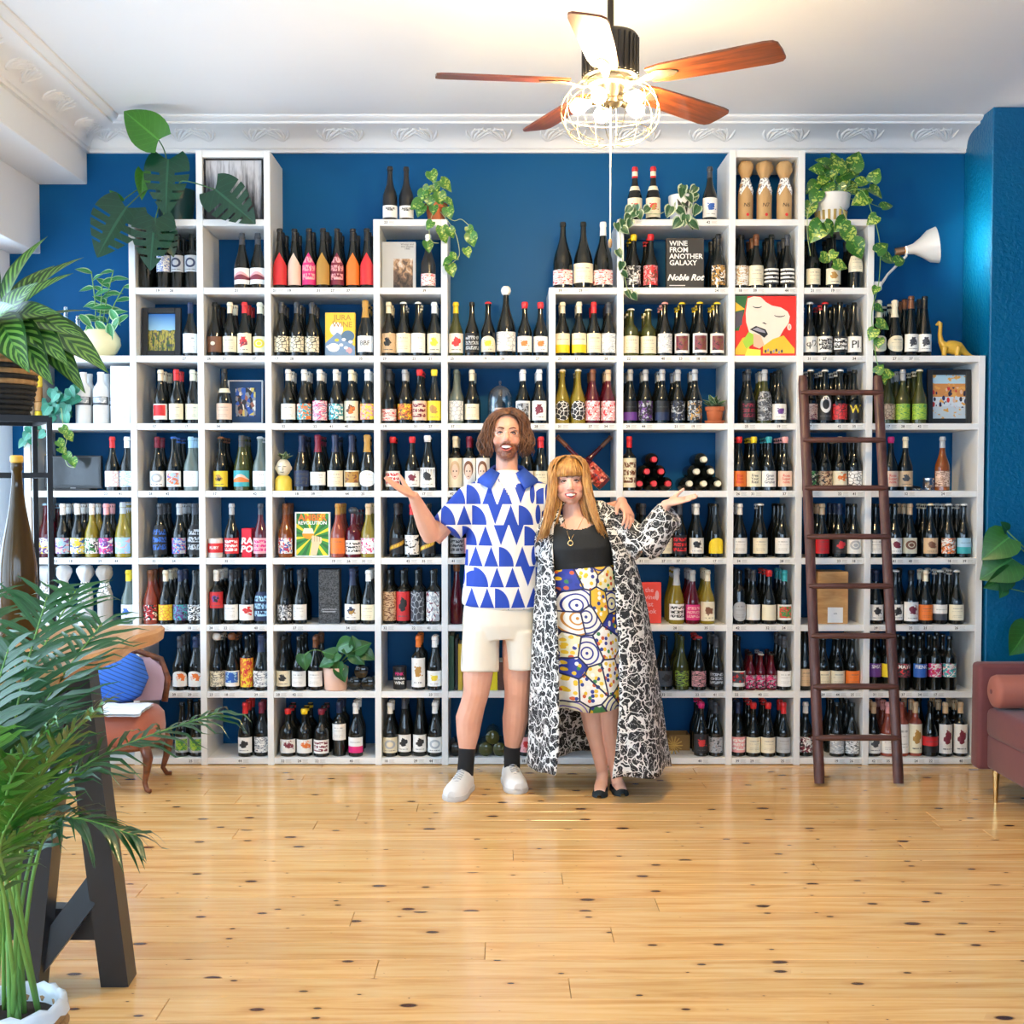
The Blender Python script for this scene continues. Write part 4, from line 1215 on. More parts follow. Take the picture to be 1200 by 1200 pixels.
# jars
o=empty('candle_jar',(px_x(252.5,4,.05),.05,shelf_z(4)+.0004)); tag(o,'short round red and white candle jar on the fourth shelf','jar')
MB().lathe([(0,.038),(.004,.041),(.085,.041),(.092,.040),(.105,.041),(.107,.038)],20).build('jar_body',M('candle_white',(.75,.72,.68),.4),o)
MB().lathe([(.028,.0415),(.080,.0415)],20,cap=False).build('jar_label',label_mat('t',['R','W'],9),o,smooth=180)
mb=MB(); vs,fs=text_mesh('RUBY',.022,0,'CENTER',1,0,.0006); mb.add([(.0422*math.sin(p.x/.0422),-.0422*math.cos(p.x/.0422),.055+p.z) for p in vs],fs); mb.build('lettering',cm('W'),o,smooth=0)
o=empty('storage_tin',(px_x(468.5,2,.09),.09,shelf_z(2)+.0004)); tag(o,'black round tin with pink and white lettering on the second shelf','tin')
MB().lathe([(0,.036),(.003,.038),(.10,.038),(.104,.036),(.106,.039),(.125,.039),(.128,.036)],22).build('tin_body',M('black_tin',(.012,.012,.014),.35),o)
for wd,z,c in (('PINK',.088,'M'),('NATURAL',.062,'W'),('WINE',.038,'W')):
    vs,fs=text_mesh(wd,.023 if wd!='NATURAL' else .017,0,'CENTER',1,0,.0008); r_=.0386
    MB().add([(r_*math.sin(p.x/r_),-r_*math.cos(p.x/r_),z+p.z) for p in vs],fs).build('lettering',cm(c),o,smooth=0)
o=empty('glass_jar',(px_x(1088,5,.06),.06,shelf_z(5)+.003)); tag(o,'small clear glass jar of corks beside the amber bottle','jar')
MB().lathe([(0,.026),(.003,.030),(.045,.030),(.052,.026),(.058,.027),(.060,.026)],20,cap=False).build('glass_body',glass_thin('jar_glass',(.93,.96,.95),.12),o)
m=MB(); rr=random.Random(2)
for k in range(9): m.lathe([(-.009,.007),(.009,.007)],8,(rr.uniform(-.014,.014),rr.uniform(-.014,.014),.010+.012*(k//3)),R=Euler((rr.uniform(0,3),rr.uniform(0,3),0)).to_matrix())
m.build('corks',M('cork_tan',hx('#c8a078'),.8),o)
MB().lathe([(.056,.031),(.066,.031),(.068,.028)],20).build('lid',M('steel',(.6,.6,.6),.25,1.0),o)
o=empty('corkscrew',(px_x(1066,5,.08),.08,shelf_z(5)+.014)); tag(o,'black handled corkscrew lying beside the glass jar','corkscrew')
MB().tube([(-.05,0,0),(-.02,0,.004),(.02,0,.004),(.06,0,0)],[.009,.012,.012,.008],10).build('handle',BLACKM,o)
MB().tube([(.02+.05*i/20,-.01-.002*i/20+.004*math.cos(i*.9),-.006+.004*math.sin(i*.9)) for i in range(21)],.0016,6).build('screw',M('steel',(.6,.6,.6),.25,1.0),o)
# glass dome over a bottle
xd=px_x(586,6,.09); z6=shelf_z(6)
o=empty('glass_dome',(xd,.10,z6+.0004)); tag(o,'clear glass display dome on a dark base behind the man','dome')
MB().lathe([(0,.074),(.004,.077),(.012,.077),(.016,.072)],28).build('base',M('dark_base_wood',(.05,.03,.02),.4),o)
prof=[(.016,.068),(.14,.068)]+[(.14+.075*math.sin(a),.068*math.cos(a)) for a in [math.pi/2*i/8 for i in range(1,9)]]
prof[-1]=(prof[-1][0],.002)
MB().lathe(prof,28,cap=False).build('dome',glass_thin('dome_glass',(.96,.98,.98),.10),o,smooth=180)
MB().lathe([(.214,.004),(.222,.006),(.230,.009),(.238,.006),(.241,.002)],14).build('knob',glass_thin('dome_glass'),o)
SHAPES['j']=(.175,.032,SHAPES['q'][2])
b=link('wine_bottle',bottle_mesh('j','k'),None,(xd,.10,z6+.0168)); tag(b,'small dark bottle with pink label standing under the glass dome','bottle','wine bottles standing on the shelf')
link('label',label_mesh('j','2','r',label_mat('t',['F','X'],3)),b); link('capsule',cap_mesh('j','f','K'),b)
# two long-necked bottles crossed, behind the woman's head
def mosaic():
    g=NG('red_mosaic_label'); v=g.tc('Object'); c=g.vor(v,90.0,'F1','Color'); s=g.sep(c)
    g.set(color=g.ramp(s[0],[(0,hx('#7c1c14')),(.3,hx('#c8402c')),(.55,hx('#e8a080')),(.7,hx('#3c1410')),(.85,hx('#d86048'))],'CONSTANT'),rough=.3); return g.mat
SHAPES['x']=(.38,.045,[(0,.9),(.01,1),(.36,1),(.42,.9),(.48,.6),(.54,.36),(.62,.28),(.97,.24),(.975,.30),(1,.28)])
lo,hi=cx_between('G'); xm=(lo+hi)/2; z5=shelf_z(5)
for s,yy,lb in ((1,.10,'leaning window-ward'),(-1,.20,'leaning sofa-ward')):
    H_,R_=.38,.045; a=rad(45)*s
    o=link('wine_bottle',bottle_mesh('x','r'),None,(xm+s*.113,yy,z5+R_*math.sin(abs(a))+.003),(0,-a,0))
    tag(o,'long-necked ruby bottle with mosaic label, one of a crossed pair, '+lb,'bottle','crossed bottles')
    link('label',MB().lathe([(.02,.0458),(.14,.0458)],24,cap=False).mesh('label',mosaic() if s>0 else bpy.data.materials['red_mosaic_label'],180),o)
    link('capsule',cap_mesh('x','f','E'),o)
# cardboard corner and straw star on the lowest shelf
o=empty('straw_star',(px_x(790,1,.05),.05,shelf_z(1)+.0)); tag(o,'straw star ornament leaning on the lowest shelf beside the long coat','ornament')
m=MB()
for k in range(7):
    a=math.pi*k/7; m.tube([(-.05*math.cos(a),.012+.002*k,.055-.05*math.sin(a)),(.05*math.cos(a),.012+.002*k,.055+.05*math.sin(a))],.0035,6)
m.build('straws',M('straw',hx('#c8a050'),.7),o)
o=empty('cardboard_box',(px_x(806,1,.22)-.055,.24,shelf_z(1)+.0004)); tag(o,'low open brown cardboard box at the back of the lowest shelf','box')
for s in (-1,1): MB().cbox((s*.06,0,.045),(.004,.12,.09),.0008).build('side',M('cardboard',hx('#9c7440'),.8),o,smooth=0)
for s in (-1,1): MB().cbox((0,s*.058,.045),(.116,.004,.09),.0008).build('end',M('cardboard',hx('#9c7440'),.8),o,smooth=0)
# stretched canvas of a red-haired face, flat shapes
o,w,h=upright_piece('canvas_painting','I7',861.5,932.5,347,'square canvas painting of a red-haired face with closed eyes and tongue out','painting',.02)
MB().cbox((0,.012,h/2),(w,.022,h),.001).build('stretched_canvas',M('canvas_edge',(.6,.56,.5),.7),o,smooth=0)
m=MB()
def C(x,z): return ((x-.5)*w,z*h)      # picture coordinates 0..1
def L(pts,k,mi): flat(m,[C(*p) for p in pts],-.0004-.0003*k,mi)
L([(0,0),(1,0),(1,1),(0,1)],0,0)
L([(0,.42),(.0,1),(.20,1),(.14,.7),(.06,.42)],1,1); L([(0,.45),(.11,.52),(.13,.75),(0,.72)],2,2); L([(0,.74),(.16,.78),(.0,.9)],3,3)
face=[(.20,.96),(.30,.995),(.42,.98),(.50,.90),(.60,.84),(.75,.81),(.86,.74),(.90,.66),(.88,.55),(.80,.44),(.74,.33),(.62,.22),(.46,.16),(.36,.18),(.28,.28),(.22,.42),(.18,.56),(.17,.72)]
L(face,4,4)
L([(0,.10),(.12,.30),(.26,.34),(.22,.02),(0,.02)],5,3)
L([(.46,.16),(.62,.28),(.80,.34),(.98,.12),(.98,.04),(.46,.04)],6,3)
L([(.12,.24),(.22,.40),(.30,.36),(.30,.20),(.18,.12)],7,5); L([(.30,.38),(.42,.34),(.48,.18),(.40,.12),(.30,.16)],8,6)
L([(.24,.44),(.34,.50),(.50,.44),(.54,.36),(.48,.30),(.40,.36),(.28,.42)],9,7); L([(.28,.44),(.36,.475),(.48,.42),(.50,.38),(.40,.40)],10,8)
for cx_,cz,rx in ((.36,.83,.075),(.73,.68,.09)):
    L([(cx_+rx*math.cos(a),cz+.035*math.sin(a)-.0) for a in [math.pi+math.pi*i/8 for i in range(9)]]+[(cx_+rx*.9*math.cos(a),cz+.018*math.sin(a)) for a in [2*math.pi-math.pi*i/8 for i in range(9)]],11,7)
L(disc(.89,.48,.035,.055,14),12,4); L(disc(.89,.48,.018,.035,12),13,6)
L([(.44,.55),(.47,.56),(.52,.53),(.50,.525)],12,7)
for k in range(7): L(disc(.50+.045*k,.075+.02*math.sin(k*2.1),.018,.030,8),13+(k%2),8 if k%2 else 9)
L([(.16,.0),(.20,.12),(.42,.10),(.42,0)],14,10)
m.build('painted_shapes',[M('paint_red',hx('#e02a1c'),.5),M('paint_green',hx('#2c6a34'),.5),M('paint_slate',hx('#54505c'),.5),M('paint_yellow',hx('#f0c030'),.5),M('paint_ivory',hx('#f0e2d0'),.5),M('paint_lime',hx('#a4cc3c'),.5),M('paint_peach',hx('#f0b898'),.5),M('paint_black',hx('#1c181c'),.5),M('paint_grey',hx('#a09aa4'),.5),M('paint_charcoal',hx('#484450'),.5),M('paint_lemon',hx('#f8ec50'),.5)],o,smooth=0)
# toy dinosaur
dn=empty('toy_dinosaur',(px_x(1117,7,.1),.09,shelf_z(7))); tag(dn,'gold toy long-necked dinosaur standing on top of the shelf under the lamp','toy')
S_=F_PX/6.55   # pixels per metre there
def dp(x,y,yy=0): return Vector(((x-1117)/S_,yy,(412-y)/S_+.002))
m=MB()
m.tube([dp(1097.5,373.5),dp(1099,371.5),dp(1101,373),dp(1101,378),dp(1100.5,386),dp(1102,394),dp(1105,399),dp(1110,400),dp(1117,401),dp(1123,402),dp(1128,405),dp(1133,408.5),dp(1138,411),dp(1143,411.4)],[.006,.011,.012,.011,.012,.016,.026,.036,.040,.035,.022,.013,.008,.004],12)
m.tube([dp(1099,372.5),dp(1095.5,375)],[.010,.006],8)
for x0,x1,yy in ((1105,1103.5,-.022),(1107,1108,.022),(1120,1118.5,-.024),(1124,1125,.022)):
    m.tube([dp(x0,401,yy),dp((x0+x1)/2,406,yy*1.1),dp(x1,411.6,yy*1.1)],[.020,.014,.012],10)
link('dinosaur_body',remeshed(m,'dinosaur_body',M('gold_toy_plastic',hx('#d8aa38'),.35),.0035,3),dn)
# ------------------------------------------------------------------ plants
def leaf_mat(name,c1,c2,c3=None,style='plain',rough=.38):
    if name in _M: return _M[name]
    c1,c2=tuple(q*.62 for q in c1),tuple(q*.62 for q in c2)
    c3=tuple(q*.75 for q in c3) if c3 else None
    g=NG(name); uv=g.tc('UV'); s=g.sep(uv); u,v=s[0],s[1]      # u across, v along
    o=g.tc('Object'); r=g.rnd()
    a=g.math('ABSOLUTE',g.math('SUBTRACT',u,.5))
    n=g.noise(g.mapping(o,(9,9,9)),1.0,3.0)
    base=g.mix(g.math('ADD',g.math('MULTIPLY',n,.5),g.math('MULTIPLY',r,.5)),c1,c2)
    if style=='band':        # pale feather bands between the side veins
        w=g.math('FRACT',g.math('ADD',g.math('MULTIPLY',v,9.0),g.math('MULTIPLY',a,-5.0)))
        base=g.mix(g.math('MULTIPLY',g.math('LESS_THAN',w,.45),g.math('LESS_THAN',a,.42)),base,c3)
    elif style=='var':
        n2=g.noise(g.mapping(uv,(3,5,1)),1.0,3.0,.6,1.0); base=g.mix(g.math('GREATER_THAN',g.math('ADD',n2,g.math('MULTIPLY',r,.1)),.60),base,c3)
    elif style=='edge': base=g.mix(g.math('GREATER_THAN',a,.36),base,c3)
    vein=g.math('LESS_THAN',a,.025)
    sv=g.math('LESS_THAN',g.math('FRACT',g.math('ADD',g.math('MULTIPLY',v,8.0),g.math('MULTIPLY',a,-4.5))),.07)
    base=g.mix(g.math('MULTIPLY',g.math('MAXIMUM',vein,g.math('MULTIPLY',sv,.5)),.55),base,tuple(min(1,c*1.9+.02) for c in c2))
    g.set(color=base,rough=rough,coat=.15)
    _M[name]=g.mat
    return g.mat
POTHOS=leaf_mat('pothos_leaf',hx('#2f7a26'),hx('#5fa33a'),hx('#b8d060'),'var')
POTHOSD=leaf_mat('dark_pothos_leaf',hx('#1f5c26'),hx('#3f8a3a'))
POTHOSV=leaf_mat('golden_pothos_leaf',hx('#2c6e22'),hx('#549a2e'),hx('#c6d85e'),'var')
VARIEG=leaf_mat('variegated_leaf',hx('#2c5c34'),hx('#4a7c48'),hx('#c8d8b0'),'edge')
TEALP=leaf_mat('bluish_pothos_leaf',hx('#1f7a62'),hx('#3fae8c'))
ZZ=leaf_mat('bright_green_leaf',hx('#2c8a4a'),hx('#5cbc72'),hx('#c0e8b0'),'edge')
MONST=leaf_mat('monstera_leaf',hx('#0a3a2a'),hx('#145a3c'),rough=.3)
MONSTL=leaf_mat('young_monstera_leaf',hx('#2a7a24'),hx('#52a030'),rough=.3)
CALA=leaf_mat('calathea_leaf',hx('#1f4a1a'),hx('#2f6a24'),hx('#7cb048'),'band')
PALM=leaf_mat('palm_leaf',hx('#154e24'),hx('#2c7434'),rough=.35); PALML=leaf_mat('young_palm_leaf',hx('#2f7a24'),hx('#5ca434'),rough=.35)
STEM=M('green_stem',hx('#6a9a48'),.5); STEMW=M('pale_vine',hx('#a8b880'),.5); SOIL=M('potting_soil',(.03,.018,.012),.95,0,.5,60,.6); TERRA=M('terracotta',hx('#b86238'),.75,0,.12,20)

def leaf_mesh(name,mat,wfun,n=7,fold=.25,droop=.25,heart=0.0,nx=4,twist=0.0,cut=None):
    """unit leaf along +x (length 1), width along y, upper side +z"""
    rows=[];P=[]
    for i in range(n+1):
        t=i/n; w=wfun(t); row=[]
        for j in range(nx+1):
            s=2*j/nx-1
            back=heart*max(0,(1-t*3.0))*abs(s)**1.2
            row.append((t-back,s*w,fold*abs(s)*w-droop*t*t+twist*s*w*t))
        rows.append(row)
    mb=MB()
    vs=[p for r in rows for p in r]; uv=[(j/nx,i/n) for i in range(n+1) for j in range(nx+1)]
    fs=[]
    for i in range(n):
        for j in range(nx):
            if cut and cut(i,j,n,nx): continue
            fs.append((i*(nx+1)+j,(i+1)*(nx+1)+j,(i+1)*(nx+1)+j+1,i*(nx+1)+j+1))
    mb.add(vs,fs,0,uv)
    return mb.mesh(name,mat,180)
def heartw(t): return .50*math.sin(math.pi*min(1,(t*.93+.07))**.62)**.9 if t<1 else .004
def ovatew(t): return .24*math.sin(math.pi*min(1,t*.96+.04)**.8) if t<1 else .003
def lancew(t): return .155*math.sin(math.pi*min(1,t*.97+.03)**.75) if t<1 else .003
def monw(t): return .46*math.sin(math.pi*min(1,t*.94+.06)**.6)**.8 if t<1 else .01
def moncut(i,j,n,nx):
    s=abs(2*(j+.5)/nx-1)
    return (i%4==3) and s>.30 and i>3 and i<n-3
LM={}
def LF(kind):
    if kind not in LM:
        LM[kind]={'pothos':lambda:leaf_mesh('leaf',POTHOS,heartw,heart=.12),'pothosd':lambda:leaf_mesh('leaf',POTHOSD,heartw,heart=.12),'pothosv':lambda:leaf_mesh('leaf',POTHOSV,heartw,heart=.10),
          'varieg':lambda:leaf_mesh('leaf',VARIEG,heartw,heart=.08),'teal':lambda:leaf_mesh('leaf',TEALP,heartw,heart=.12),'zz':lambda:leaf_mesh('leaf',ZZ,ovatew,droop=.2),
          'mon':lambda:leaf_mesh('leaf',MONST,monw,n=26,nx=12,fold=.10,droop=.18,heart=.16,cut=moncut),'monl':lambda:leaf_mesh('leaf',MONSTL,monw,n=10,nx=6,fold=.25,droop=.2,heart=.14),
          'cala':lambda:leaf_mesh('leaf',CALA,lancew,n=10,nx=4,fold=.35,droop=.30),'succ':lambda:leaf_mesh('leaf',VARIEG,lambda t:.2*math.sin(math.pi*min(1,t*.9+.1)**.9) if t<1 else .02,droop=.05,fold=.5)}[kind]()
    return LM[kind]
def leaf_between(parent,kind,base,tip,normal=(0,-1,.35),wide=1.0,name='leaf'):
    """a leaf from base to tip (world points), upper side turned along normal"""
    base,tip=Vector(base),Vector(tip); d=tip-base; L=d.length; X=d.normalized()
    N=Vector(normal).normalized(); N=(N-X*N.dot(X))
    if N.length<1e-4: N=X.orthogonal()
    N.normalize(); Y=N.cross(X)
    m=Matrix(((X.x*L,Y.x*L*wide,N.x*L,0),(X.y*L,Y.y*L*wide,N.y*L,0),(X.z*L,Y.z*L*wide,N.z*L,0),(0,0,0,1)))
    m.translation=base-parent.location
    o=link(name,LF(kind),parent); o.matrix_basis=m
    return o
def vine(parent,pts,r=.002,mat=None,name='stem'):
    pts=[Vector(p) for p in pts]; out=[]
    for i in range(len(pts)-1):         # catmull-rom
        p0=pts[max(i-1,0)];p1=pts[i];p2=pts[i+1];p3=pts[min(i+2,len(pts)-1)]
        for k in range(5):
            t=k/5; out.append(.5*((2*p1)+(-p0+p2)*t+(2*p0-5*p1+4*p2-p3)*t*t+(-p0+3*p1-3*p2+p3)*t**3))
    out.append(pts[-1])
    return MB().tube([p-parent.location for p in out],r,6).build(name,mat or STEM,parent,smooth=180)
pr_=random.Random(21)
def heart_at(plant,kind,px,py,Y,size,ang=None,stem_from=None,wide=1.0):
    """one leaf centred where the photo shows it; ang = direction of the tip in degrees (0 right, -90 down)"""
    if ang is None: ang=pr_.uniform(-150,-30)
    c=at(px,py,Y); a=rad(ang)
    d=Vector((math.cos(a),pr_.uniform(-.35,.15),math.sin(a))).normalized()*size/2
    leaf_between(plant,kind,c-d,c+d,(pr_.uniform(-.4,.4),-1,pr_.uniform(.2,.9)),wide)
    if stem_from is not None:
        b=c-d; m=(b+stem_from)/2+Vector((0,-.01,.03))
        MB().tube([p-plant.location for p in bez(stem_from,m,b,6)],.0018,5).build('stem',STEM,plant,smooth=180)
def pot(parent,prof,mat,name='pot',n=24,soil=None):
    MB().lathe(prof,n,cap=False).build(name,mat,parent)
    if soil: MB().lathe([(soil[0]-.004,soil[1]),(soil[0],soil[1]),(soil[0]+.003,soil[1]*.3)],18).build('soil',SOIL,parent)

# monstera on the second column
c=at(205,252,.14); MX=empty('monstera_plant',(c.x,.16,Z0+8*PITCH+TH/2)); tag(MX,'monstera with large dark split leaves in a dark green pot on the shelf','plant')
pot(MX,[(0,.085),(.004,.09),(.15,.105),(.19,.108),(.192,.1),(.17,.096),(.16,.09)],M('dark_green_pot',hx('#0c3a34'),.35),soil=(.165,.097))
base=MX.location+Vector((0,0,.17))
for kind,b,t,nrm,wd,st in (('monl',(186,164,-.05),(143,128,-.08),(.25,-1,-.2),.95,1),('mon',(197,187,.02),(192,247,-.08),(.05,-1,.25),.85,1),('monl',(168,201,.05),(166,231,0),(.3,-1,.2),.6,1),('monl',(142,236,.02),(128,222,0),(.0,-1,.3),.55,1),
   ('mon',(148,243,-.02),(112,296,-.12),(.2,-1,.35),1.0,1),('mon',(182,256,-.06),(174,312,-.14),(.1,-1,.3),.9,1),('mon',(252,222,-.06),(297,258,-.10),(-.1,-1,.25),.95,1),('mon',(190,262,-.05),(204,298,-.08),(.4,-1,.2),.75,1)):
    B=at(*b);T=at(*t)
    leaf_between(MX,kind,B,T,nrm,wd)
    mid=(base+B)/2+Vector((0,-.03,.06))
    if b[0]>240: mid=at(214,212,-.06)
    vine(MX,[base+Vector((pr_.uniform(-.03,.03),-.02,0)),mid,B],.0035,M('monstera_stalk',hx('#3f6a3c'),.5))

# broad-leaved plant in the cream pot on the first column
c=at(116,416,.10); P1=empty('potted_plant',(c.x,.12,Z0+6*PITCH+TH/2)); tag(P1,'leafy bright green plant in a round cream pot on the shelf end by the windows','plant')
pot(P1,[(0,.05),(.004,.06),(.03,.092),(.07,.112),(.11,.108),(.145,.085),(.150,.082),(.146,.078),(.13,.08)],M('cream_glaze',hx('#f0e8b8'),.3),soil=(.135,.08))
base=P1.location+Vector((0,0,.13))
for sx,sy,n_ in ((107,318,7),(133,316,7),(120,330,6),(146,335,6)):
    tip=at(sx,sy,.08); vine(P1,[base+Vector(((sx-125)*.0012,0,0)),(base+tip)/2+Vector((0,-.01,0)),tip],.003)
    for k in range(n_):
        t=.25+.72*k/(n_-1); p=base.lerp(tip,t); side=1 if k%2 else -1
        L=pr_.uniform(.085,.12); a=rad(pr_.uniform(5,60))
        leaf_between(P1,'zz',p,p+Vector((side*L*math.cos(a),pr_.uniform(-.05,.03),L*math.sin(a)*.7-.01)),(pr_.uniform(-.3,.3),-.8,.7),1.0)
for k in range(7):
    heart_at(P1,'zz',pr_.uniform(100,145),pr_.uniform(372,392),.05,.10,pr_.uniform(-160,-20))

# bluish trailing pothos on the sixth shelf
c=at(66,498,.06); P2=empty('trailing_plant',(c.x,.10,shelf_z(6))); tag(P2,'bluish green trailing plant beside the white ceramic bottles','plant')
pot(P2,[(0,.045),(.004,.05),(.10,.062),(.102,.058),(.09,.055)],M('grey_pot',hx('#7c9aa0'),.5),soil=(.092,.056))
base=P2.location+Vector((0,0,.09))
for k in range(26):
    px,py=pr_.uniform(47,88),pr_.uniform(458,492); heart_at(P2,'teal',px,py,pr_.uniform(-.01,.06),pr_.uniform(.05,.075),pr_.uniform(-170,-10),base if k%3==0 else None)
for pts,lv in (([(72,480),(74,500),(78,515),(75,530),(79,545),(88,548)],[(76,505),(82,512),(74,528),(80,536),(86,542),(72,520)]),([(48,490),(40,500),(34,515),(28,525)],[(44,500),(36,503),(30,512),(25,520),(48,510),(40,518)])):
    vine(P2,[base]+[at(x,y,-.02) for x,y in pts],.0018,STEMW)
    for x,y in lv: heart_at(P2,'teal' if x<60 else 'pothos',x,y,-.025,.055)

# pothos in terracotta pot, fifth column
c=at(511,256,.08); P3=empty('trailing_plant',(c.x,.09,Z0+8*PITCH+TH/2)); tag(P3,'trailing heart-leaved plant in a small terracotta pot on the shelf','plant')
pot(P3,[(0,.04),(.003,.044),(.075,.056),(.076,.062),(.10,.064),(.101,.058),(.085,.056)],TERRA,soil=(.088,.056))
base=P3.location+Vector((0,0,.09))
for x,y,s,a in ((507,207,.07,-70),(523,217,.085,-35),(495,230,.07,-110),(487,240,.075,-150),(504,236,.07,-90),(516,233,.075,-80),(527,237,.06,-30),(526,250,.07,-75),(492,247,.07,-120),(511,222,.06,-60),(500,224,.06,-120),(508,246,.055,-95)):
    heart_at(P3,'pothos',x,y,.02,s,a,base)
vine(P3,[base,at(505,256,-.01),at(503,272,-.03),at(506,283,-.03),at(514,285,-.03)],.0018,STEMW)
vine(P3,[base,at(524,258,-.01),at(533,272,-.03),at(537,285,-.03),at(538,300,-.03),at(530,308,-.03)],.0018,STEMW)
vine(P3,[base,at(530,258,0),at(541,257,-.02),at(553,268,-.02)],.0018,STEMW)
for x,y,s,a in ((503,264,.055,-130),(519,273,.075,-80),(521,279,.06,-60),(502,289,.065,-75),(529,273,.06,-60),(551,270,.05,-60),(553,281,.075,-75),(548,296,.055,-70),(532,301,.055,-20),(523,307,.055,-150),(529,317,.07,-70)):
    heart_at(P3,'pothos',x,y,-.035,s,a)

# variegated trailing plant in the white pot with mask drawing, eighth column
c=at(799,254,.05); P4=empty('trailing_plant',(c.x,.07,Z0+8*PITCH+TH/2)); tag(P4,'variegated trailing plant in a white pot painted with a black fox face','plant')
pot(P4,[(0,.055),(.004,.06),(.135,.072),(.14,.07),(.12,.065)],M('white_glaze',(.8,.79,.76),.3),soil=(.122,.066))
m=MB()
def wrap_r(p,r): return (r*math.sin(p[0]/r),-r*math.cos(p[0]/r),p[1])
for pts in ([(-.035,.115),(-.005,.08),(-.02,.03)],[(.035,.115),(.005,.08),(.02,.03)],[(-.004,.075),(.004,.075),(0,.028)],[(-.03,.09),(-.012,.07),(-.02,.062)],[(.03,.09),(.012,.07),(.02,.062)]):
    m.add([wrap_r(p,.0705) for p in pts],[(0,1,2)])
m.build('fox_face_drawing',INK,P4,smooth=0)
base=P4.location+Vector((0,0,.125))
for k in range(22): heart_at(P4,'varieg',pr_.uniform(795,817),pr_.uniform(222,250),pr_.uniform(-.02,.05),pr_.uniform(.045,.06),pr_.uniform(-170,10),base if k%4==0 else None)
for x,y,a in ((784,248,-110),(793,262,-130),(810,262,-60),(815,264,-30),(803,258,-100)): heart_at(P4,'varieg',x,y,-.03,.065,a)
vine(P4,[base,at(775,250,-.01),at(755,250,-.01),at(738,255,-.02),at(727,262,-.03),at(729,300,-.03),at(733,330,-.03),at(738,347,-.03)],.0018,STEMW)
for x,y in ((757,246),(750,252),(742,252),(735,255),(730,262),(724,266),(733,270),(738,262),(726,297),(728,312),(733,322),(737,345),(744,348),(745,245),(736,246)): heart_at(P4,'varieg',x,y,-.035,.05)

# golden pothos in white and gold pot, tenth column
c=at(975,254,.08); P5=empty('trailing_plant',(c.x,.10,Z0+8*PITCH+TH/2)); tag(P5,'big golden pothos trailing from a white and gold pot down the shelf','plant')
pot(P5,[(0,.07),(.004,.075),(.06,.08),(.085,.098),(.15,.104),(.153,.1),(.13,.095)],M('white_ceramic_pot',(.78,.76,.72),.35),soil=(.135,.095))
m=MB()
for k in range(16):
    a=2*math.pi*k/16; m.tube([(.0755*math.cos(a),.0755*math.sin(a),.005),(.081*math.cos(a),.081*math.sin(a),.06)],.008,6)
m.build('gold_ribs',M('gold_glaze',hx('#c8a860'),.3,.3),P5)
base=P5.location+Vector((0,0,.14))
for x,y,s,a in ((965,190,.09,150),(985,192,.09,60),(1003,188,.11,70),(975,203,.09,-80),(990,213,.09,-60),(955,232,.09,-120),(948,246,.09,-110),(1026,205,.08,70),(1027,225,.09,-30),(1008,234,.10,-160),(1040,241,.07,20),(962,212,.08,-150),(978,186,.08,100),(998,203,.09,10),(970,222,.08,-100),(984,224,.08,-80),(1000,222,.09,-40),(951,220,.08,-140),(1013,212,.08,20),(990,196,.08,40),(957,198,.08,170)):
    heart_at(P5,'pothosv',x,y,pr_.uniform(.0,.08),s,a,base)
vine(P5,[base,at(1008,222,.02),at(1022,250,0),at(1031,285,-.02),at(1030,330,-.03),at(1022,365,-.03),at(1024,400,-.03),at(1028,425,-.03),at(1034,440,-.03)],.0026,STEM)
vine(P5,[base,at(990,250,-.02),at(998,280,-.03),at(1012,298,-.03)],.002,STEMW)
vine(P5,[base,at(950,240,-.02),at(946,270,-.03),at(950,300,-.03)],.002,STEMW)
for x,y,s,a in ((957,272,.12,-120),(972,268,.09,-50),(985,264,.09,-130),(996,277,.10,-60),(1005,292,.11,-60),(968,303,.07,-20),(985,311,.08,-10),(975,300,.06,-130),(1022,258,.07,-140),(1042,303,.09,-10),(1055,305,.07,20),(1034,290,.08,40),(1026,340,.05,-120),(1031,362,.06,-20),(1035,381,.08,-20),(1022,392,.07,-120),(1030,402,.06,-100),(1031,432,.06,60),(1042,438,.07,10),(1036,446,.05,-60)):
    heart_at(P5,'pothosv',x,y,-.04,s,a)

# succulent in terracotta, plant in pink pot, head vase
c=at(837,497,.06); P6=empty('potted_succulent',(c.x,.05,shelf_z(6)+.0006)); tag(P6,'grey green succulent in a terracotta pot on its saucer','plant')
pot(P6,[(.012,.036),(.014,.038),(.07,.046),(.071,.052),(.092,.054),(.093,.048),(.08,.046)],TERRA,soil=(.083,.046))
MB().lathe([(0,.042),(.002,.05),(.014,.056),(.016,.054),(.008,.045)],22,cap=False).build('saucer',TERRA,P6)
for k in range(26):
    a=pr_.uniform(0,6.28); e=pr_.uniform(.1,1.2); b=P6.location+Vector((0,0,.085)); L=pr_.uniform(.05,.085)
    leaf_between(P6,'succ',b,b+Vector((math.cos(a)*math.cos(e),math.sin(a)*math.cos(e),math.sin(e)))*L,(0,-.4,1),1.6)
c=at(393.6,810,.06); P7=empty('potted_plant',(c.x,.062,shelf_z(2)+.0006)); tag(P7,'heart-leaved plant in a smooth pale pink pot on the second shelf','plant')
pot(P7,[(0,.058),(.004,.062),(.125,.071),(.128,.069),(.12,.066),(.11,.064)],M('blush_pot',hx('#e4b8a0'),.4),soil=(.114,.065))
base=P7.location+Vector((0,0,.11))
for x,y,s,a in ((401,757,.10,-160),(413,762,.09,-20),(425,757,.10,30),(432,768,.08,-30),(388,770,.09,-150),(395,785,.09,-100),(401,790,.09,-60),(381,777,.08,-160),(415,752,.07,100),(420,772,.09,-40),(384,765,.07,160)): heart_at(P7,'pothosd',x,y,.0,s,a,base)
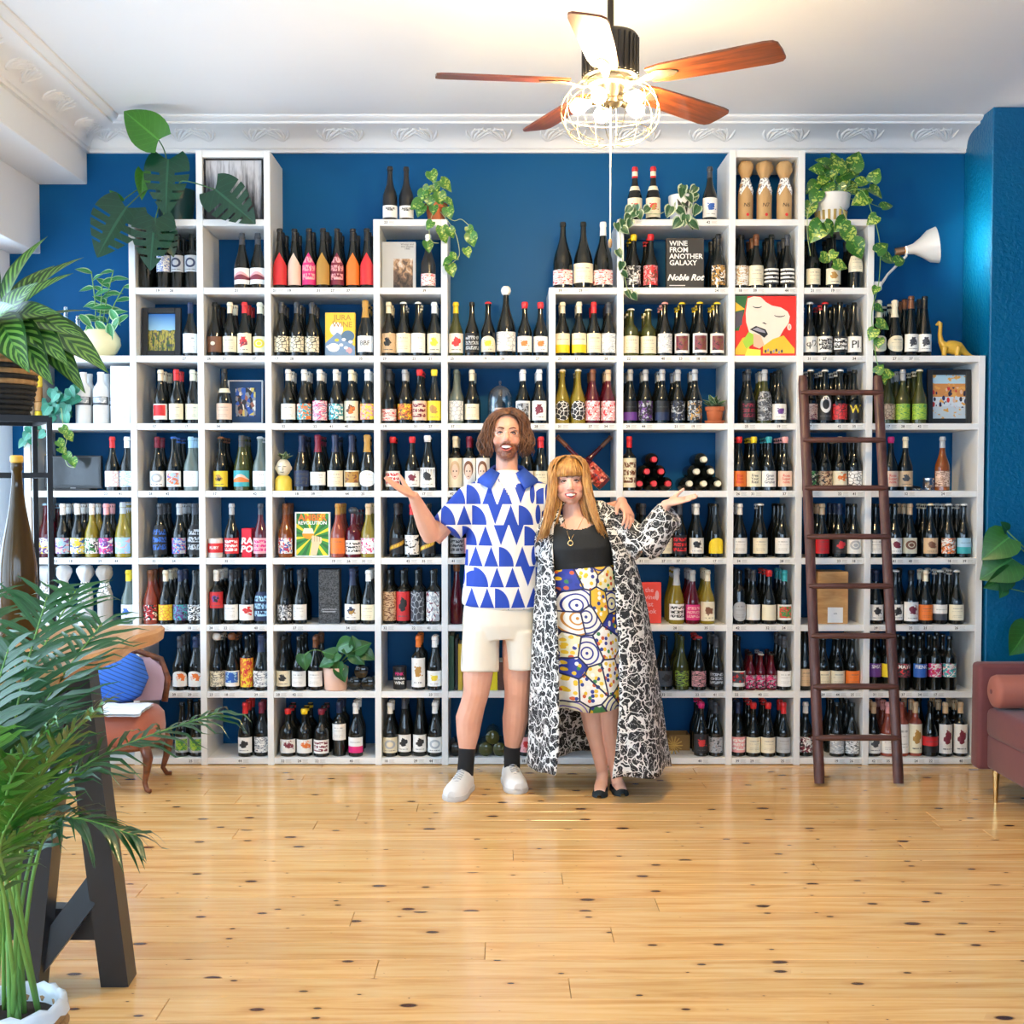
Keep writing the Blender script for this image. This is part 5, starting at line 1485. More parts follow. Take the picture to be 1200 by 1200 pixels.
heart_at(P7,'pothosd',357,776,-.02,.09,-80); vine(P7,[base,at(380,765,0),at(366,762,-.02),at(357,768,-.02)],.0018,STEM)
c=at(332.5,577,.06); P8=empty('head_planter',(c.x,.055,shelf_z(5))); tag(P8,'small face-shaped planter, white head on a yellow collar, with succulent leaves','planter')
MB().lathe([(.0,.044),(.003,.047),(.06,.046),(.078,.036),(.084,.026)],24).build('collar',M('yellow_glaze',hx('#e8cc48'),.35),P8)
m=MB(); m.ball((0,0,.128),(.042,.042,.050),20,14); m.lathe([(.08,.022),(.095,.022)],16); m.ball((0,-.043,.125),(.006,.010,.012)); m.ball((.042,0,.125),(.006,.009,.012)); m.ball((-.042,0,.125),(.006,.009,.012))
link('head',remeshed(m,'head',M('planter_white',hx('#e8e0c8'),.4),.0025,2),P8)
m=MB()
for s in (-1,1): m.tube([(s*.008,-.0405,.136),(s*.015,-.0408,.133),(s*.022,-.037,.135)],.0016,5)
m.tube([(-.010,-.0405,.104),(0,-.0425,.101),(.010,-.0405,.104)],.0016,5); m.build('drawn_face',INK,P8)
for k in range(24):
    a=pr_.uniform(0,6.28); e=pr_.uniform(.35,1.3); b=P8.location+Vector((.006,0,.165)); L=pr_.uniform(.035,.062)
    leaf_between(P8,'succ',b,b+Vector((math.cos(a)*math.cos(e),math.sin(a)*math.cos(e),math.sin(e)))*L,(0,-.4,1),1.3)
# ------------------------------------------------------------------ ladder
ld=empty('ladder',(1.848,-.454,0)); tag(ld,'dark brown wooden ladder leaning against the white wine shelf','ladder')
tilt=math.atan2(.42,2.15); Lr=math.hypot(.42,2.15)
Rl=RX(-tilt)
def lp(x,s,off=0): return Vector((x,0,0))+Rl@Vector((0,off,s))
for s in (-1,1):
    m=MB(); m.tube([lp(s*.204,.012),lp(s*.204,.05),lp(s*.204,Lr*.5),lp(s*.204,Lr-.05),lp(s*.204,Lr-.004)],[(.026,.017),(.028,.019),(.027,.018),(.027,.018),(.022,.014)],10,up=(0,1,0)); m.build('rail',WALNUT,ld)
zs=[.24+.2586*k for k in range(8)]
me=None
for k in range(8):
    s=zs[k]/math.cos(tilt)
    m=MB(); m.tube([(-.222,0,0),(-.19,0,0),(0,0,.001),(.19,0,0),(.222,0,0)],[(.013,.010),(.019,.015),(.020,.016),(.019,.015),(.013,.010)],10)
    if me is None: me=m.mesh('rung',wood('rung_wood',hx('#3a1f18'),hx('#6b4238'),(3,30,30),.45),50)
    link('rung',me,ld,lp(0,s,-.012))

# ------------------------------------------------------------------ ceiling fan with lamp cage
FX,FY=.42,-1.9
fan=empty('ceiling_fan',(FX,FY,CEIL)); tag(fan,'five-bladed dark wood ceiling fan with a glowing caged lamp cluster','ceiling fan')
DKM=M('dark_bronze',(.035,.03,.026),.35,.8)
MB().lathe([(-.05,.03),(-.045,.055),(-.01,.065),(0,.065)],24).build('ceiling_canopy',DKM,fan)
MB().tube([(0,0,-.03),(0,0,-.32)],.013,12).build('down_rod',DKM,fan)
m=MB(); prof=[(-.49,.085),(-.485,.105),(-.335,.107),(-.325,.10),(-.318,.05)]
m.lathe(prof,40)
for k in range(28):
    a=2*math.pi*k/28; m.box((.1075*math.cos(a),.1075*math.sin(a),-.41),(.006,.008,.14),RZ(a))
m.build('motor_housing',M('ribbed_housing',(.03,.028,.028),.4,.5),fan)
MB().lathe([(-.52,.07),(-.515,.085),(-.495,.088),(-.49,.085)],30).build('rotor_ring',M('pewter',(.35,.32,.27),.3,.9),fan)
BLD=wood('fan_blade_wood',hx('#3c1c10'),hx('#8a4524'),(3,45,45),.35,.3)
bo=[(.16,.045),(.22,.058),(.40,.066),(.62,.071),(.655,.066),(.67,.05)]
pts=[(x,w) for x,w in bo]+[(.673,0)]+[(x,-w) for x,w in reversed(bo)]
m=MB(); n=len(pts); vs=[Vector((x,y,-.004)) for x,y in pts]+[Vector((x,y,.004)) for x,y in pts]
m.add(vs,[tuple(reversed(range(n))),tuple(range(n,2*n))]+[(k,(k+1)%n,n+(k+1)%n,n+k) for k in range(n)])
blade=m.mesh('blade',BLD,30)
m=MB(); m.tube([(.06,0,-.012),(.11,0,-.020),(.15,0,-.012),(.20,0,-.007)],[(.010,.006),(.009,.006),(.018,.005),(.030,.004)],10); m.tube([(.20,0,-.007),(.25,0,-.007),(.275,0,-.006)],[(.030,.004),(.022,.004),(.004,.003)],10)
arm=m.mesh('blade_arm',M('pewter',(.35,.32,.27),.3,.9),60)
for k,a in enumerate((114,186,258,330,42)):
    b=link('blade',blade,fan,(0,0,-.50),(rad(-12),0,rad(a))); b.rotation_mode='XYZ'
    link('blade_arm',arm,b)
# lamp kit
MB().lathe([(-.60,.012),(-.595,.03),(-.585,.045),(-.53,.05),(-.52,.055)],24).build('lamp_hub',DKM,fan)
m=MB(); cr=.19; cz=-.615; ch=.115
for k in range(14):
    a=2*math.pi*k/14; P=[]
    for i in range(13):
        t=math.pi*i/12; r=.045+(cr-.045)*math.sin(t)**.8 if 0<i<12 else .045
        P.append((r*math.cos(a),r*math.sin(a),cz+ch*math.cos(t)))
    m.tube(P,.0014,5,cap=False)
for t,rr in ((.5,cr),(.25,None),(.75,None)):
    tt=math.pi*t; r=.045+(cr-.045)*math.sin(tt)**.8
    m.tube([(r*math.cos(a),r*math.sin(a),cz+ch*math.cos(tt)) for a in [2*math.pi*k/36 for k in range(37)]],.0016,5,cap=False)
m.build('wire_cage',M('brass_wire',(.34,.27,.15),.35,.9),fan)
BULB=emis('glowing_bulb',(1.0,.72,.34),240.0)
for k in range(5):
    a=2*math.pi*k/5+.5; d=Vector((math.cos(a),math.sin(a),0))
    s=MB().tube([d*.03+Vector((0,0,-.565)),d*.075+Vector((0,0,-.575))],[.014,.016],10).build('lamp_socket',DKM,fan)
    R=Vector((0,0,1)).rotation_difference(d+Vector((0,0,-.25))).to_matrix()
    b=MB().lathe([(0,.010),(.015,.014),(.035,.024),(.055,.031),(.07,.026),(.083,.014),(.086,.004)],14,c=d*.07+Vector((0,0,-.575)),R=R).build('bulb',BULB,fan,smooth=180)
m=MB(); m.tube([(0,-.012,-.59),(0,-.012,-.75),(0,-.012,-1.10)],.0028,6); m.build('pull_cord',M('white_cord',(.8,.78,.7),.6),fan)
MB().lathe([(-1.135,.003),(-1.13,.007),(-1.11,.008),(-1.10,.004)],10,c=(0,-.012,0)).build('cord_weight',M('cord_wood',hx('#a07a50'),.5),fan)

# ------------------------------------------------------------------ clamp lamp on the shelf
lm=empty('clamp_lamp',(CXS['K']+TH/2+.027,.05,Z0+6*PITCH+.40)); tag(lm,'white clamp lamp on the shelf upright shining on the blue pier','lamp')
a0=Vector(lm.location); sh0=at(1064,293,.13); sh1=at(1098,287,.10)
MB().cbox((0,0,0),(.05,.06,.05),.006).build('clamp',M('white_enamel',(.82,.81,.78),.35),lm)
ax=(sh1-sh0).normalized()
MB().tube([p-a0 for p in (a0+Vector((.02,0,0)),at(1040,322,.10),at(1062,300,.12),sh0-ax*.01)],.0075,10).build('arm',M('white_enamel',(.82,.81,.78),.35),lm)
R=Vector((0,0,1)).rotation_difference(ax).to_matrix(); Ls=(sh1-sh0).length
MB().lathe([(-.07,.018),(-.068,.022),(-.012,.022),(-.01,.018)],16,c=sh0-a0,R=R).build('socket',M('copper_socket',hx('#a07858'),.3,.6),lm)
MB().lathe([(-.01,.022),(.03,.030),(.07,.055),(.11,.088),(Ls,.100),(Ls-.001,.097),(.11,.084),(.07,.050),(.03,.026)],32,c=sh0-a0,R=R,cap=False).build('shade',M('white_enamel',(.82,.81,.78),.35),lm,smooth=50)
MB().ball((0,0,0),.028,12,9).build('bulb',emis('lamp_bulb',(1.0,.88,.70),90.0),lm,loc=sh0+ax*.085-a0,smooth=180)

# ------------------------------------------------------------------ sofa
def velvet():
    g=NG('rose_velvet'); o=g.tc('Object'); n=g.noise(o,3.0,4.0,.6,.5); f=g.noise(o,220.0,2.0)
    g.set(color=g.mix(n,hx('#54262a'),hx('#7c3e3c')),rough=.7,sheen=.15); g.bump(g.math('ADD',g.math('MULTIPLY',f,.2),n),.25,.01); return g.mat
VEL=velvet(); VELL=M('light_rose_velvet',hx('#a05c4c'),.7,0,.15,6,sheen=.1)
sf=empty('sofa',(2.36,-.60,0)); tag(sf,'dusty rose velvet sofa with brass legs beside the wine shelf','sofa')
m=MB(); m.cbox((.44,-.045,.405),(.88,.10,.53),.022,seg=3); m.build('armrest',VEL,sf,smooth=50)
m=MB(); m.cbox((.46,-.90,.24),(.84,1.60,.17),.018,seg=3); m.build('base',VEL,sf,smooth=50)
for k in range(2): MB().cbox((.40,-.10-.39-.79*k,.385),(.74,.78,.15),.035,seg=3).build('seat_cushion',VEL,sf,smooth=60)
MB().cbox((.80,-.90,.50),(.16,1.60,.46),.03,seg=3).build('backrest',VEL,sf,smooth=50)
MB().cbox((.44,-1.755,.405),(.88,.10,.53),.022,seg=3).build('armrest',VEL,sf,smooth=50)
BRASS=M('brass',(.78,.56,.25),.22,1.0)
for x,y in ((.06,-.17),(.06,-1.62),(.78,-.17),(.78,-1.62)):
    MB().tube([(x,y,.158),(x,y,.0)],[.017,.009],12).build('leg',BRASS,sf)
bo=empty('bolster_cushion',(2.385,-.70-.085,.465)); tag(bo,'round light rose bolster cushion lying along the sofa armrest','cushion')
m=MB(); prof=[(0,.02),(.002,.055),(.012,.075),(.03,.082),(.55,.082),(.568,.075),(.578,.055),(.58,.02)]
m.lathe(prof,28,c=(0,0,.083),R=RY(math.pi/2)); m.build('bolster_cover',VELL,bo,smooth=60)
MB().ball((-.002,0,.083),(.004,.012,.012)).build('button',VEL,bo)

# ------------------------------------------------------------------ tall table with slab top
TZ=1.04; TX=-1.225; TY0,TY1=-2.2,-3.28; SLAB=wood('pine_slab_top',hx('#b8783c'),hx('#e0b078'),(30,2.5,30),.35,.2)
tb=empty('bar_table',(-1.85,-2.95,0)); tag(tb,'tall table with a thick wooden slab top and black painted trestle legs','table')
m=MB(); rows=[]; ny=16; rr=random.Random(4)
edge=[TX+.012*math.sin(i*.9)+rr.uniform(-.006,.006)-(.0 if i else .0) for i in range(ny+1)]
for side in (0,1):
    pass
top=[];bot=[]
for i in range(ny+1):
    y=lerp(TY0,TY1,i/ny); e=edge[i]
    top.append([(-2.62,y,TZ),(-2.2,y,TZ),(-1.7,y,TZ),(e-.012,y,TZ),(e,y,TZ-.010),(e-.006,y,TZ-.048),(e-.03,y,TZ-.058),(-1.8,y,TZ-.058),(-2.62,y,TZ-.058)])
m.grid([[Vector(p)-tb.location for p in r] for r in top],uv=False)
for r in (top[0],top[-1]): m.add([Vector(p)-tb.location for p in r],[tuple(range(len(r)))] if r is top[-1] else [tuple(reversed(range(len(r))))])
m.build('slab_top',SLAB,tb,smooth=35)
NAVY=M('black_painted_wood',hx('#23262b'),.32,0,.2,10)
def beam(a,b,w,d,name,up=(0,1,0)):
    a,b=Vector(a)-tb.location,Vector(b)-tb.location; t=(b-a).normalized(); u=Vector(up); u=(u-t*u.dot(t)).normalized(); s=t.cross(u)
    vs=[]
    for p in (a,b):
        for i,j in ((-1,-1),(1,-1),(1,1),(-1,1)): vs.append(p+s*(i*w/2)+u*(j*d/2))
    MB().add(vs,[(3,2,1,0),(4,5,6,7),(0,1,5,4),(1,2,6,5),(2,3,7,6),(3,0,4,7)]).build(name,NAVY,tb,smooth=0)
for yy in (-2.92,):
    beam((-1.195,yy+.06,.0),(-1.285,yy+.0,.985),.085,.085,'leg'); beam((-1.435,yy-.05,.0),(-1.345,yy,.985),.085,.085,'leg')
    beam((-1.425,yy-.035,.08),(-1.215,yy+.05,.37),.07,.05,'brace')
    beam((-1.335,yy,.945),(-2.5,yy,.945),.07,.06,'cross_rail',(0,0,1))
beam((-2.25,-2.92+.06,.0),(-2.32,-2.92,.985),.085,.085,'leg'); beam((-2.5,-2.97,.0),(-2.41,-2.92,.985),.085,.085,'leg')
beam((-1.25,-2.80,.17),(-2.45,-2.80,.17),.06,.10,'stretcher',(0,0,1))
# big display bottle on the table
SHAPES['J']=(.60,.060,[(0,.92),(.008,1),(.34,1),(.42,.96),(.52,.83),(.64,.60),(.74,.43),(.84,.32),(.93,.26),(.935,.31),(.965,.31),(1,.27)])
g=NG('brown_green_glass'); n_=g.noise(g.mapping(g.tc('Object'),(20,20,3)),1.0,3.0); BROWNG=g.set(color=g.mix(n_,(.030,.017,.004),(.085,.046,.010)),rough=.10,spec=.35); _M['brown_green_glass']=BROWNG
c=at(22,700,-2.6)
bb=link('display_bottle',MB().lathe([(z*.60,r*.060) for z,r in SHAPES['J'][2]],32).mesh('display_bottle',BROWNG,60),None,(c.x,-2.6,TZ+.0005)); tag(bb,'oversized slender brown glass bottle standing on the slab table','bottle')
MB().lathe([(.585,.018),(.588,.021),(.606,.021),(.610,.017)],18).build('cap',M('mustard_cap',hx('#d8a838'),.4),bb)

# ------------------------------------------------------------------ black plant rack with basket planter
rk=empty('plant_rack',(-1.99,-1.72,0)); tag(rk,'tall black square-tube metal rack holding the basket planter','rack')
C4=[Vector((-1.755,-1.90,0)),Vector((-2.05,-2.06,0)),Vector((-2.22,-1.76,0)),Vector((-1.93,-1.60,0))]
RZT=1.815
def bar(a,b,name,w=.020):
    a,b=Vector(a)-rk.location,Vector(b)-rk.location; t=(b-a).normalized(); u=Vector((0,0,1)) if abs(t.z)<.9 else Vector((math.cos(.5),math.sin(.5),0)); u=(u-t*u.dot(t)).normalized(); s=t.cross(u); vs=[]
    for p in (a,b):
        for i,j in ((-1,-1),(1,-1),(1,1),(-1,1)): vs.append(p+s*(i*w/2)+u*(j*w/2))
    MB().add(vs,[(3,2,1,0),(4,5,6,7),(0,1,5,4),(1,2,6,5),(2,3,7,6),(3,0,4,7)]).build(name,BLACKM,rk,smooth=0)
for p in C4: bar(p,p+Vector((0,0,RZT)),'post')
for z in (RZT,1.60,.35):
    for i in range(4): bar(C4[i]+Vector((0,0,z-.01)),C4[(i+1)%4]+Vector((0,0,z-.01)),'rail')
ctr=sum(C4,Vector())/4
m=MB(); m.add([p+Vector((0,0,RZT+.0005))-rk.location for p in C4]+[p+Vector((0,0,RZT+.0065))-rk.location for p in C4],[(3,2,1,0),(4,5,6,7),(0,1,5,4),(1,2,6,5),(2,3,7,6),(3,0,4,7)]); m.build('top_plate',BLACKM,rk,smooth=0)
bk_=empty('calathea_plant',(ctr.x-.01,ctr.y,RZT+.007)); tag(bk_,'calathea with long patterned leaves in a striped woven basket pot','plant')
m=MB(); 
def basket_mat(nm,c1,c2):
    g=NG(nm); v=g.noise(g.mapping(g.tc('Object'),(60,60,10)),1.0,2.0); g.set(color=g.mix(v,c1,c2),rough=.85); g.bump(v,.6,.006); _M[nm]=g.mat; return g.mat
JUTE=basket_mat('natural_jute',hx('#8c6a44'),hx('#c09a6c')); JUTEB=basket_mat('black_jute',hx('#101012'),hx('#2a2a2c'))
for k in range(15):
    z=.012+.020*k; r=.125+.035*math.sin(min(1,k/9)*1.4)
    ring=MB().tube([(r*math.cos(a),r*math.sin(a),z) for a in [2*math.pi*i/28 for i in range(29)]],.0115,7,cap=False)
    ring.build('basket_coil',JUTEB if (k<6 or k in (7,9)) else JUTE,bk_,smooth=180)
MB().lathe([(.27,.145),(.275,.145),(.278,.05)],20).build('soil',SOIL,bk_)
base=bk_.location+Vector((0,0,.28))
for x,y,Y,nrm,wd in ((75,284,-1.75,(-.3,-.6,.9),1.0),(30,266,-1.8,(-.5,-.7,.6),1.0),(62,306,-1.95,(-.1,-.7,.9),.9),(92,344,-1.8,(0,-.2,1),.8),(120,408,-2.05,(.3,-.8,.7),1.1),(95,436,-2.05,(.5,-.9,.3),1.0),(70,402,-2.15,(.4,-.9,.4),1.1),(45,425,-2.2,(.2,-1,.2),1.1),(15,410,-2.25,(.1,-1,.2),1.2),(-25,420,-2.2,(-.2,-1,.3),1.1),(-20,275,-1.8,(.2,-.8,.5),1.0),(-60,300,-1.85,(.4,-.6,.7),1.0),(20,330,-2.1,(0,-1,.4),1.1),(48,352,-2.12,(.1,-1,.5),1.0),(-70,380,-2.0,(-.3,-.8,.6),1.0),(50,295,-1.65,(-.2,-.9,.5),.9),(85,372,-2.1,(.3,-.9,.6),1.0),(-10,350,-2.2,(0,-1,.4),1.2)):
    T=at(x,y,Y); d=T-base; B=base+d*.34+Vector((0,0,.05 if y>350 else .0)); 
    if y>350: B=base+Vector((d.x*.36,d.y*.36,.09))
    leaf_between(bk_,'cala',B,T,nrm,wd*1.15)
    MB().tube([p-bk_.location for p in bez(base+Vector((d.x*.03,d.y*.03,-.01)),(base+B)/2+Vector((0,0,.05)),B,6)],.004,6).build('stalk',STEM,bk_,smooth=180)

# ------------------------------------------------------------------ palm in the lined basket
PB=Vector((-1.215,-3.60,0)); pl=empty('palm_plant',PB); tag(pl,'leafy areca palm in a woven basket lined with clear plastic','plant')
for k in range(9):
    z=.014+.027*k; r=.105+.012*math.sin(k/8*2.2)
    MB().tube([(r*math.cos(a),r*math.sin(a),z) for a in [2*math.pi*i/28 for i in range(29)]],.014,7,cap=False).build('basket_coil',JUTE,pl,smooth=180)
m=MB(); rows=[]
for i,(z,r) in enumerate(((.20,.098),(.245,.103),(.268,.110),(.262,.124),(.235,.130))):
    rows.append([(r*(1+.02*math.sin(k*3.3+i))*math.cos(2*math.pi*k/30),r*(1+.02*math.sin(k*3.3+i))*math.sin(2*math.pi*k/30),z+.006*math.sin(k*2.1+i)) for k in range(30)])
m.grid(rows,close=True,uv=False); m.build('plastic_liner',M('frosted_plastic',(.72,.78,.84),.25),pl,smooth=180)
MB().lathe([(.215,.100),(.222,.100),(.226,.03)],22).build('soil',SOIL,pl)
pm=random.Random(9)
def frond(ctrl,n=20,L=.22,lean=1.0,mat=PALM,droop=.35,start=.34):
    """ctrl: world points of the stalk; leaflets both sides"""
    pts=[Vector(p) for p in ctrl]; path=[]
    for i in range(len(pts)-1):
        p0=pts[max(i-1,0)];p1=pts[i];p2=pts[i+1];p3=pts[min(i+2,len(pts)-1)]
        for k in range(8):
            t=k/8; path.append(.5*((2*p1)+(-p0+p2)*t+(2*p0-5*p1+4*p2-p3)*t*t+(-p0+3*p1-3*p2+p3)*t**3))
    path.append(pts[-1]); path=[p-PB for p in path]; m_=len(path)
    mb=MB(); mb.tube(path,[.0055*(1-.8*i/(m_-1))+.0008 for i in range(m_)],6,mi=1)
    for j in range(n):
        t=start+(1-start)*(j+.5)/n; f=t*(m_-1); i=min(int(f),m_-2); p=path[i].lerp(path[i+1],f-i); d=(path[i+1]-path[i]).normalized()
        for s in (-1,1):
            side=d.cross(Vector((0,0,1))); 
            if side.length<.05: side=Vector((1,0,0))
            side.normalize(); upv=side.cross(d).normalized()
            dr=(side*s*pm.uniform(.65,.95)+d*pm.uniform(.55,.85)+upv*pm.uniform(.1,.4)).normalized()
            l=L*(.55+.6*math.sin(math.pi*min(1,(t-start)/(1-start)*.85+.12)))*pm.uniform(.85,1.15); w=.0080*pm.uniform(.85,1.2)
            wd=dr.cross(upv).normalized(); vs=[];uv=[]
            for k in range(6):
                q=k/5; c_=p+dr*l*q+Vector((0,0,-1))*droop*l*q*q*pm.uniform(.8,1.2); ww=w*math.sin(math.pi*(.14+.86*q)**.8) if k<5 else .0004
                vs+= [c_-wd*ww,c_+Vector((0,0,-.25*ww)),c_+wd*ww]; uv+=[(0,q),(.5,q),(1,q)]
            fs=[]
            for k in range(5): fs+=[(3*k,3*k+1,3*k+4,3*k+3),(3*k+1,3*k+2,3*k+5,3*k+4)]
            mb.add(vs,fs,0,uv)
    return mb.build('frond',[mat,STEM],pl,smooth=180)
B0=PB+Vector((0,0,.22))
def fr(px1,py1,Y1,px2,py2,Y2,px3,py3,Y3,**k):
    o=Vector((pm.uniform(-.05,.05),pm.uniform(-.05,.05),0))
    frond([B0+o,at(px1,py1,Y1),at(px2,py2,Y2),at(px3,py3,Y3)],**k)
fr(35,1010,-3.5, 95,900,-3.4, 255,835,-3.2, n=26,L=.20,droop=.5)
fr(40,1020,-3.6, 75,960,-3.6, 160,980,-3.6, n=18,L=.15,droop=.55,start=.4)
fr(20,980,-3.5, 45,840,-3.35, 120,730,-3.1, n=24,L=.22)
fr(12,980,-3.6, 20,830,-3.5, 55,700,-3.3, n=24,L=.22)
fr(5,980,-3.5, -10,830,-3.4, -30,700,-3.2, n=22,L=.22)
fr(0,1000,-3.6, -20,880,-3.6, 10,760,-3.5, n=22,L=.20)
fr(25,1000,-3.7, 50,900,-3.75, 115,830,-3.75, n=22,L=.19,mat=PALML)
fr(15,1010,-3.75, 10,920,-3.85, 60,850,-3.85, n=20,L=.17,mat=PALML)
fr(0,1010,-3.75, -25,930,-3.85, -40,860,-3.9, n=18,L=.17,mat=PALML)
fr(10,1040,-3.8, 0,990,-3.95, 25,940,-4.0, n=16,L=.13,mat=PALML)
fr(-10,1000,-3.5, -60,850,-3.4, -90,760,-3.2, n=18,L=.2)
fr(20,970,-3.4, 35,800,-3.2, 90,690,-2.9, n=22,L=.22)
fr(5,1050,-3.8, -10,1000,-3.9, 45,960,-3.95, n=16,L=.12,mat=PALM)

# ------------------------------------------------------------------ antique chair with blue cushion, by the shelf
ROSE=M('coral_upholstery',hx('#b06048'),.6,0,.2,8,sheen=.4); CHW=wood('carved_chair_wood',hx('#4a2414'),hx('#8a5030'),(8,8,20),.4)
chr_=empty('antique_chair',(-1.95,-.42,0)); tag(chr_,'low antique chair with coral upholstery and carved cabriole legs','chair')
m=MB(); n=24; rows=[]
for z,sc in ((.215,.90),(.235,1.0),(.30,1.03),(.36,1.0),(.395,.86),(.405,.5)):
    rows.append([(.19*sc*math.copysign(abs(math.cos(2*math.pi*k/n))**.7,math.cos(2*math.pi*k/n)),.20*sc*math.copysign(abs(math.sin(2*math.pi*k/n))**.7,math.sin(2*math.pi*k/n)),z) for k in range(n)])
m.grid(rows,close=True,uv=False); m.add(rows[-1],[tuple(range(n))]); m.add(rows[0],[tuple(reversed(range(n)))]); m.build('seat',ROSE,chr_,smooth=60)
m=MB(); m.tube([(.19*math.cos(a),.20*math.sin(a),.225) for a in [2*math.pi*k/24 for k in range(25)]],.018,8,cap=False); m.build('seat_rail',CHW,chr_,smooth=180)
for sx,sy in ((1,1),(1,-1),(-1,1),(-1,-1)):
    m=MB(); m.tube([(sx*.15,sy*.16,.235),(sx*.175,sy*.185,.18),(sx*.165,sy*.175,.11),(sx*.15,sy*.16,.05),(sx*.165,sy*.175,.016),(sx*.185,sy*.19,.013)],[.028,.026,.018,.013,.013,.012],10); m.build('leg',CHW,chr_,smooth=180)
# backrest on the shelf side
m=MB(); bk2=[(-.16,.17,.40),(-.17,.20,.52),(-.13,.215,.62),(0,.225,.665),(.13,.215,.62),(.17,.20,.52),(.16,.17,.40)]
m.tube(bk2,.017,8); m.build('back_frame',CHW,chr_,smooth=180)
m=MB(); m.grid([[Vector((lerp(-1,1,k/8)*.15*s_,.165+.035*t-.02*(1-abs(lerp(-1,1,k/8))**2),.41+.235*t)) for k in range(9)] for t,s_ in ((0,.95),(.25,1.03),(.5,1.05),(.75,.92),(.95,.5))],uv=False)
m.grid([[Vector((lerp(-1,1,k/8)*.15*s_,.205+.025*t,.41+.235*t)) for k in range(8,-1,-1)] for t,s_ in ((0,.95),(.25,1.03),(.5,1.05),(.75,.92),(.95,.5))],uv=False)
m.build('back_pad',M('lilac_pad',hx('#b89aa8'),.6),chr_,smooth=180)
ch=empty('throw_cushion',(-2.0,-.345,.41)); tag(ch,'ribbed bright blue cushion propped on the antique chair','cushion')
m=MB(); rows=[]
for i in range(9):
    t=lerp(-1,1,i/8); row=[]
    for k in range(24):
        a=2*math.pi*k/24; r=(1-abs(t)**2.5)**.5 if abs(t)<1 else .02
        row.append(Vector((.155*t,.075*r*math.cos(a)*(1+.05*math.cos(k*6)),.135*r*math.sin(a)**1 if True else 0)))
    rows.append(row)
g=NG('blue_ribbed_fabric'); w_=g.math('FRACT',g.math('MULTIPLY',g.math('ADD',g.sep(g.tc('Object'))[2],g.math('MULTIPLY',g.sep(g.tc('Object'))[0],.4)),45.0)); g.set(color=g.mix(g.math('LESS_THAN',w_,.25),hx('#2f6ac8'),hx('#1c4488')),rough=.7); g.bump(w_,.4,.01)
m.grid(rows,close=True,uv=False); m.build('cushion_cover',g.mat,ch,loc=(0,0,.135),rot=(rad(-14),0,0),smooth=180)
th=empty('sheepskin_throw',(-1.97,-.53,.407)); tag(th,'white fluffy throw lying over the front of the antique chair seat','throw')
m=MB(); rr=random.Random(8); rows=[]
for i in range(12):
    row=[]
    for k in range(14):
        u,v=lerp(-1,1,k/13),lerp(-1,1,i/11); x,y=.17*u,.12*v
        z=.012+.006*rr.random()-.11*max(0,-y-.085)*3
        row.append((x,y,z))
    rows.append(row)
m.grid(rows,uv=False); m.grid([[(p[0],p[1],p[2]-.012) for p in reversed(r)] for r in rows],uv=False); m.build('fleece',M('white_fleece',(.75,.76,.78),.9,0,.1,40,.8),th,smooth=180)

# ------------------------------------------------------------------ decanters on the first column, yellow bowl
GL=glass_thin('decanter_glass',(.70,.86,.88),.30)
for px,H_,lb in ((62,.24,'tall clear glass decanter'),(76,.27,'tallest clear glass decanter with flared base'),(90,.22,'slender clear glass decanter')):
    x=px_x(px,7,.14); d=empty('decanter',(x,.16,Z0+6*PITCH+TH/2+.0005)); tag(d,lb+' standing behind the calathea leaves','decanter')
    prof=[(0,.022),(.004,.028),(.03,.031),(.08,.027),(.12,.019),(.15,.014),(H_-.01,.013),(H_,.018)]
    MB().lathe(prof,22,cap=False).build('glass_body',GL,d,smooth=180); MB().lathe([(H_,.010),(H_+.012,.013),(H_+.02,.009),(H_+.022,.003)],12).build('stopper',GL,d)
d=empty('bowl',(px_x(80,7,.03),.03,Z0+6*PITCH+TH/2+.0005)); tag(d,'small shallow amber yellow bowl beside the cream plant pot','bowl')
MB().lathe([(0,.022),(.003,.026),(.02,.042),(.04,.05),(.041,.047),(.02,.038),(.006,.02)],22,cap=False).build('bowl_body',M('amber_glaze',hx('#e0b030'),.3),d,smooth=60)

# ------------------------------------------------------------------ plant on a side stand behind the sofa
st=empty('side_table',(2.98,-.24,0)); tag(st,'small round dark side table behind the rose sofa','table')
MB().lathe([(.60,.15),(.605,.16),(.625,.16),(.63,.15)],28).build('table_top',WALNUT,st)
MB().tube([(0,0,.60),(0,0,.02)],.018,12).build('column',BLACKM,st); MB().lathe([(0,.12),(.004,.125),(.014,.12),(.02,.03)],24).build('foot',BLACKM,st)
P9=empty('potted_plant',(3.05,-.19,.6305)); tag(P9,'plant with folded round green leaves on long stalks behind the sofa','plant')
pot(P9,[(0,.06),(.004,.066),(.13,.08),(.133,.077),(.115,.073)],M('stone_pot',hx('#8c8478'),.7),soil=(.118,.073))
base=P9.location+Vector((0,0,.12))
for bx,by,tx,ty,nr,wd in ((1182,630,1153,652,(-.3,-1,.4),1.1),(1186,655,1152,676,(.1,-1,.5),1.2),(1183,672,1158,690,(.2,-1,-.1),.9),(1180,622,1176,612,(.3,-1,.2),.9),(1176,688,1174,700,(.3,-1,.2),1.0),(1205,735,1188,768,(.2,-1,.3),1.1),(1210,650,1235,640,(.2,-1,.3),1.1)):
    B=at(bx,by,-.18);T=at(tx,ty,-.22); leaf_between(P9,'pothosd',B,T,nr,wd)
    vine(P9,[base,(base+B)/2+Vector((.03,0,.06)),B],.003,STEM)
wk=empty('wicker_basket',(2.885,-.30,.6305)); tag(wk,'small wicker basket with rope loop handle on the side table behind the sofa','basket')
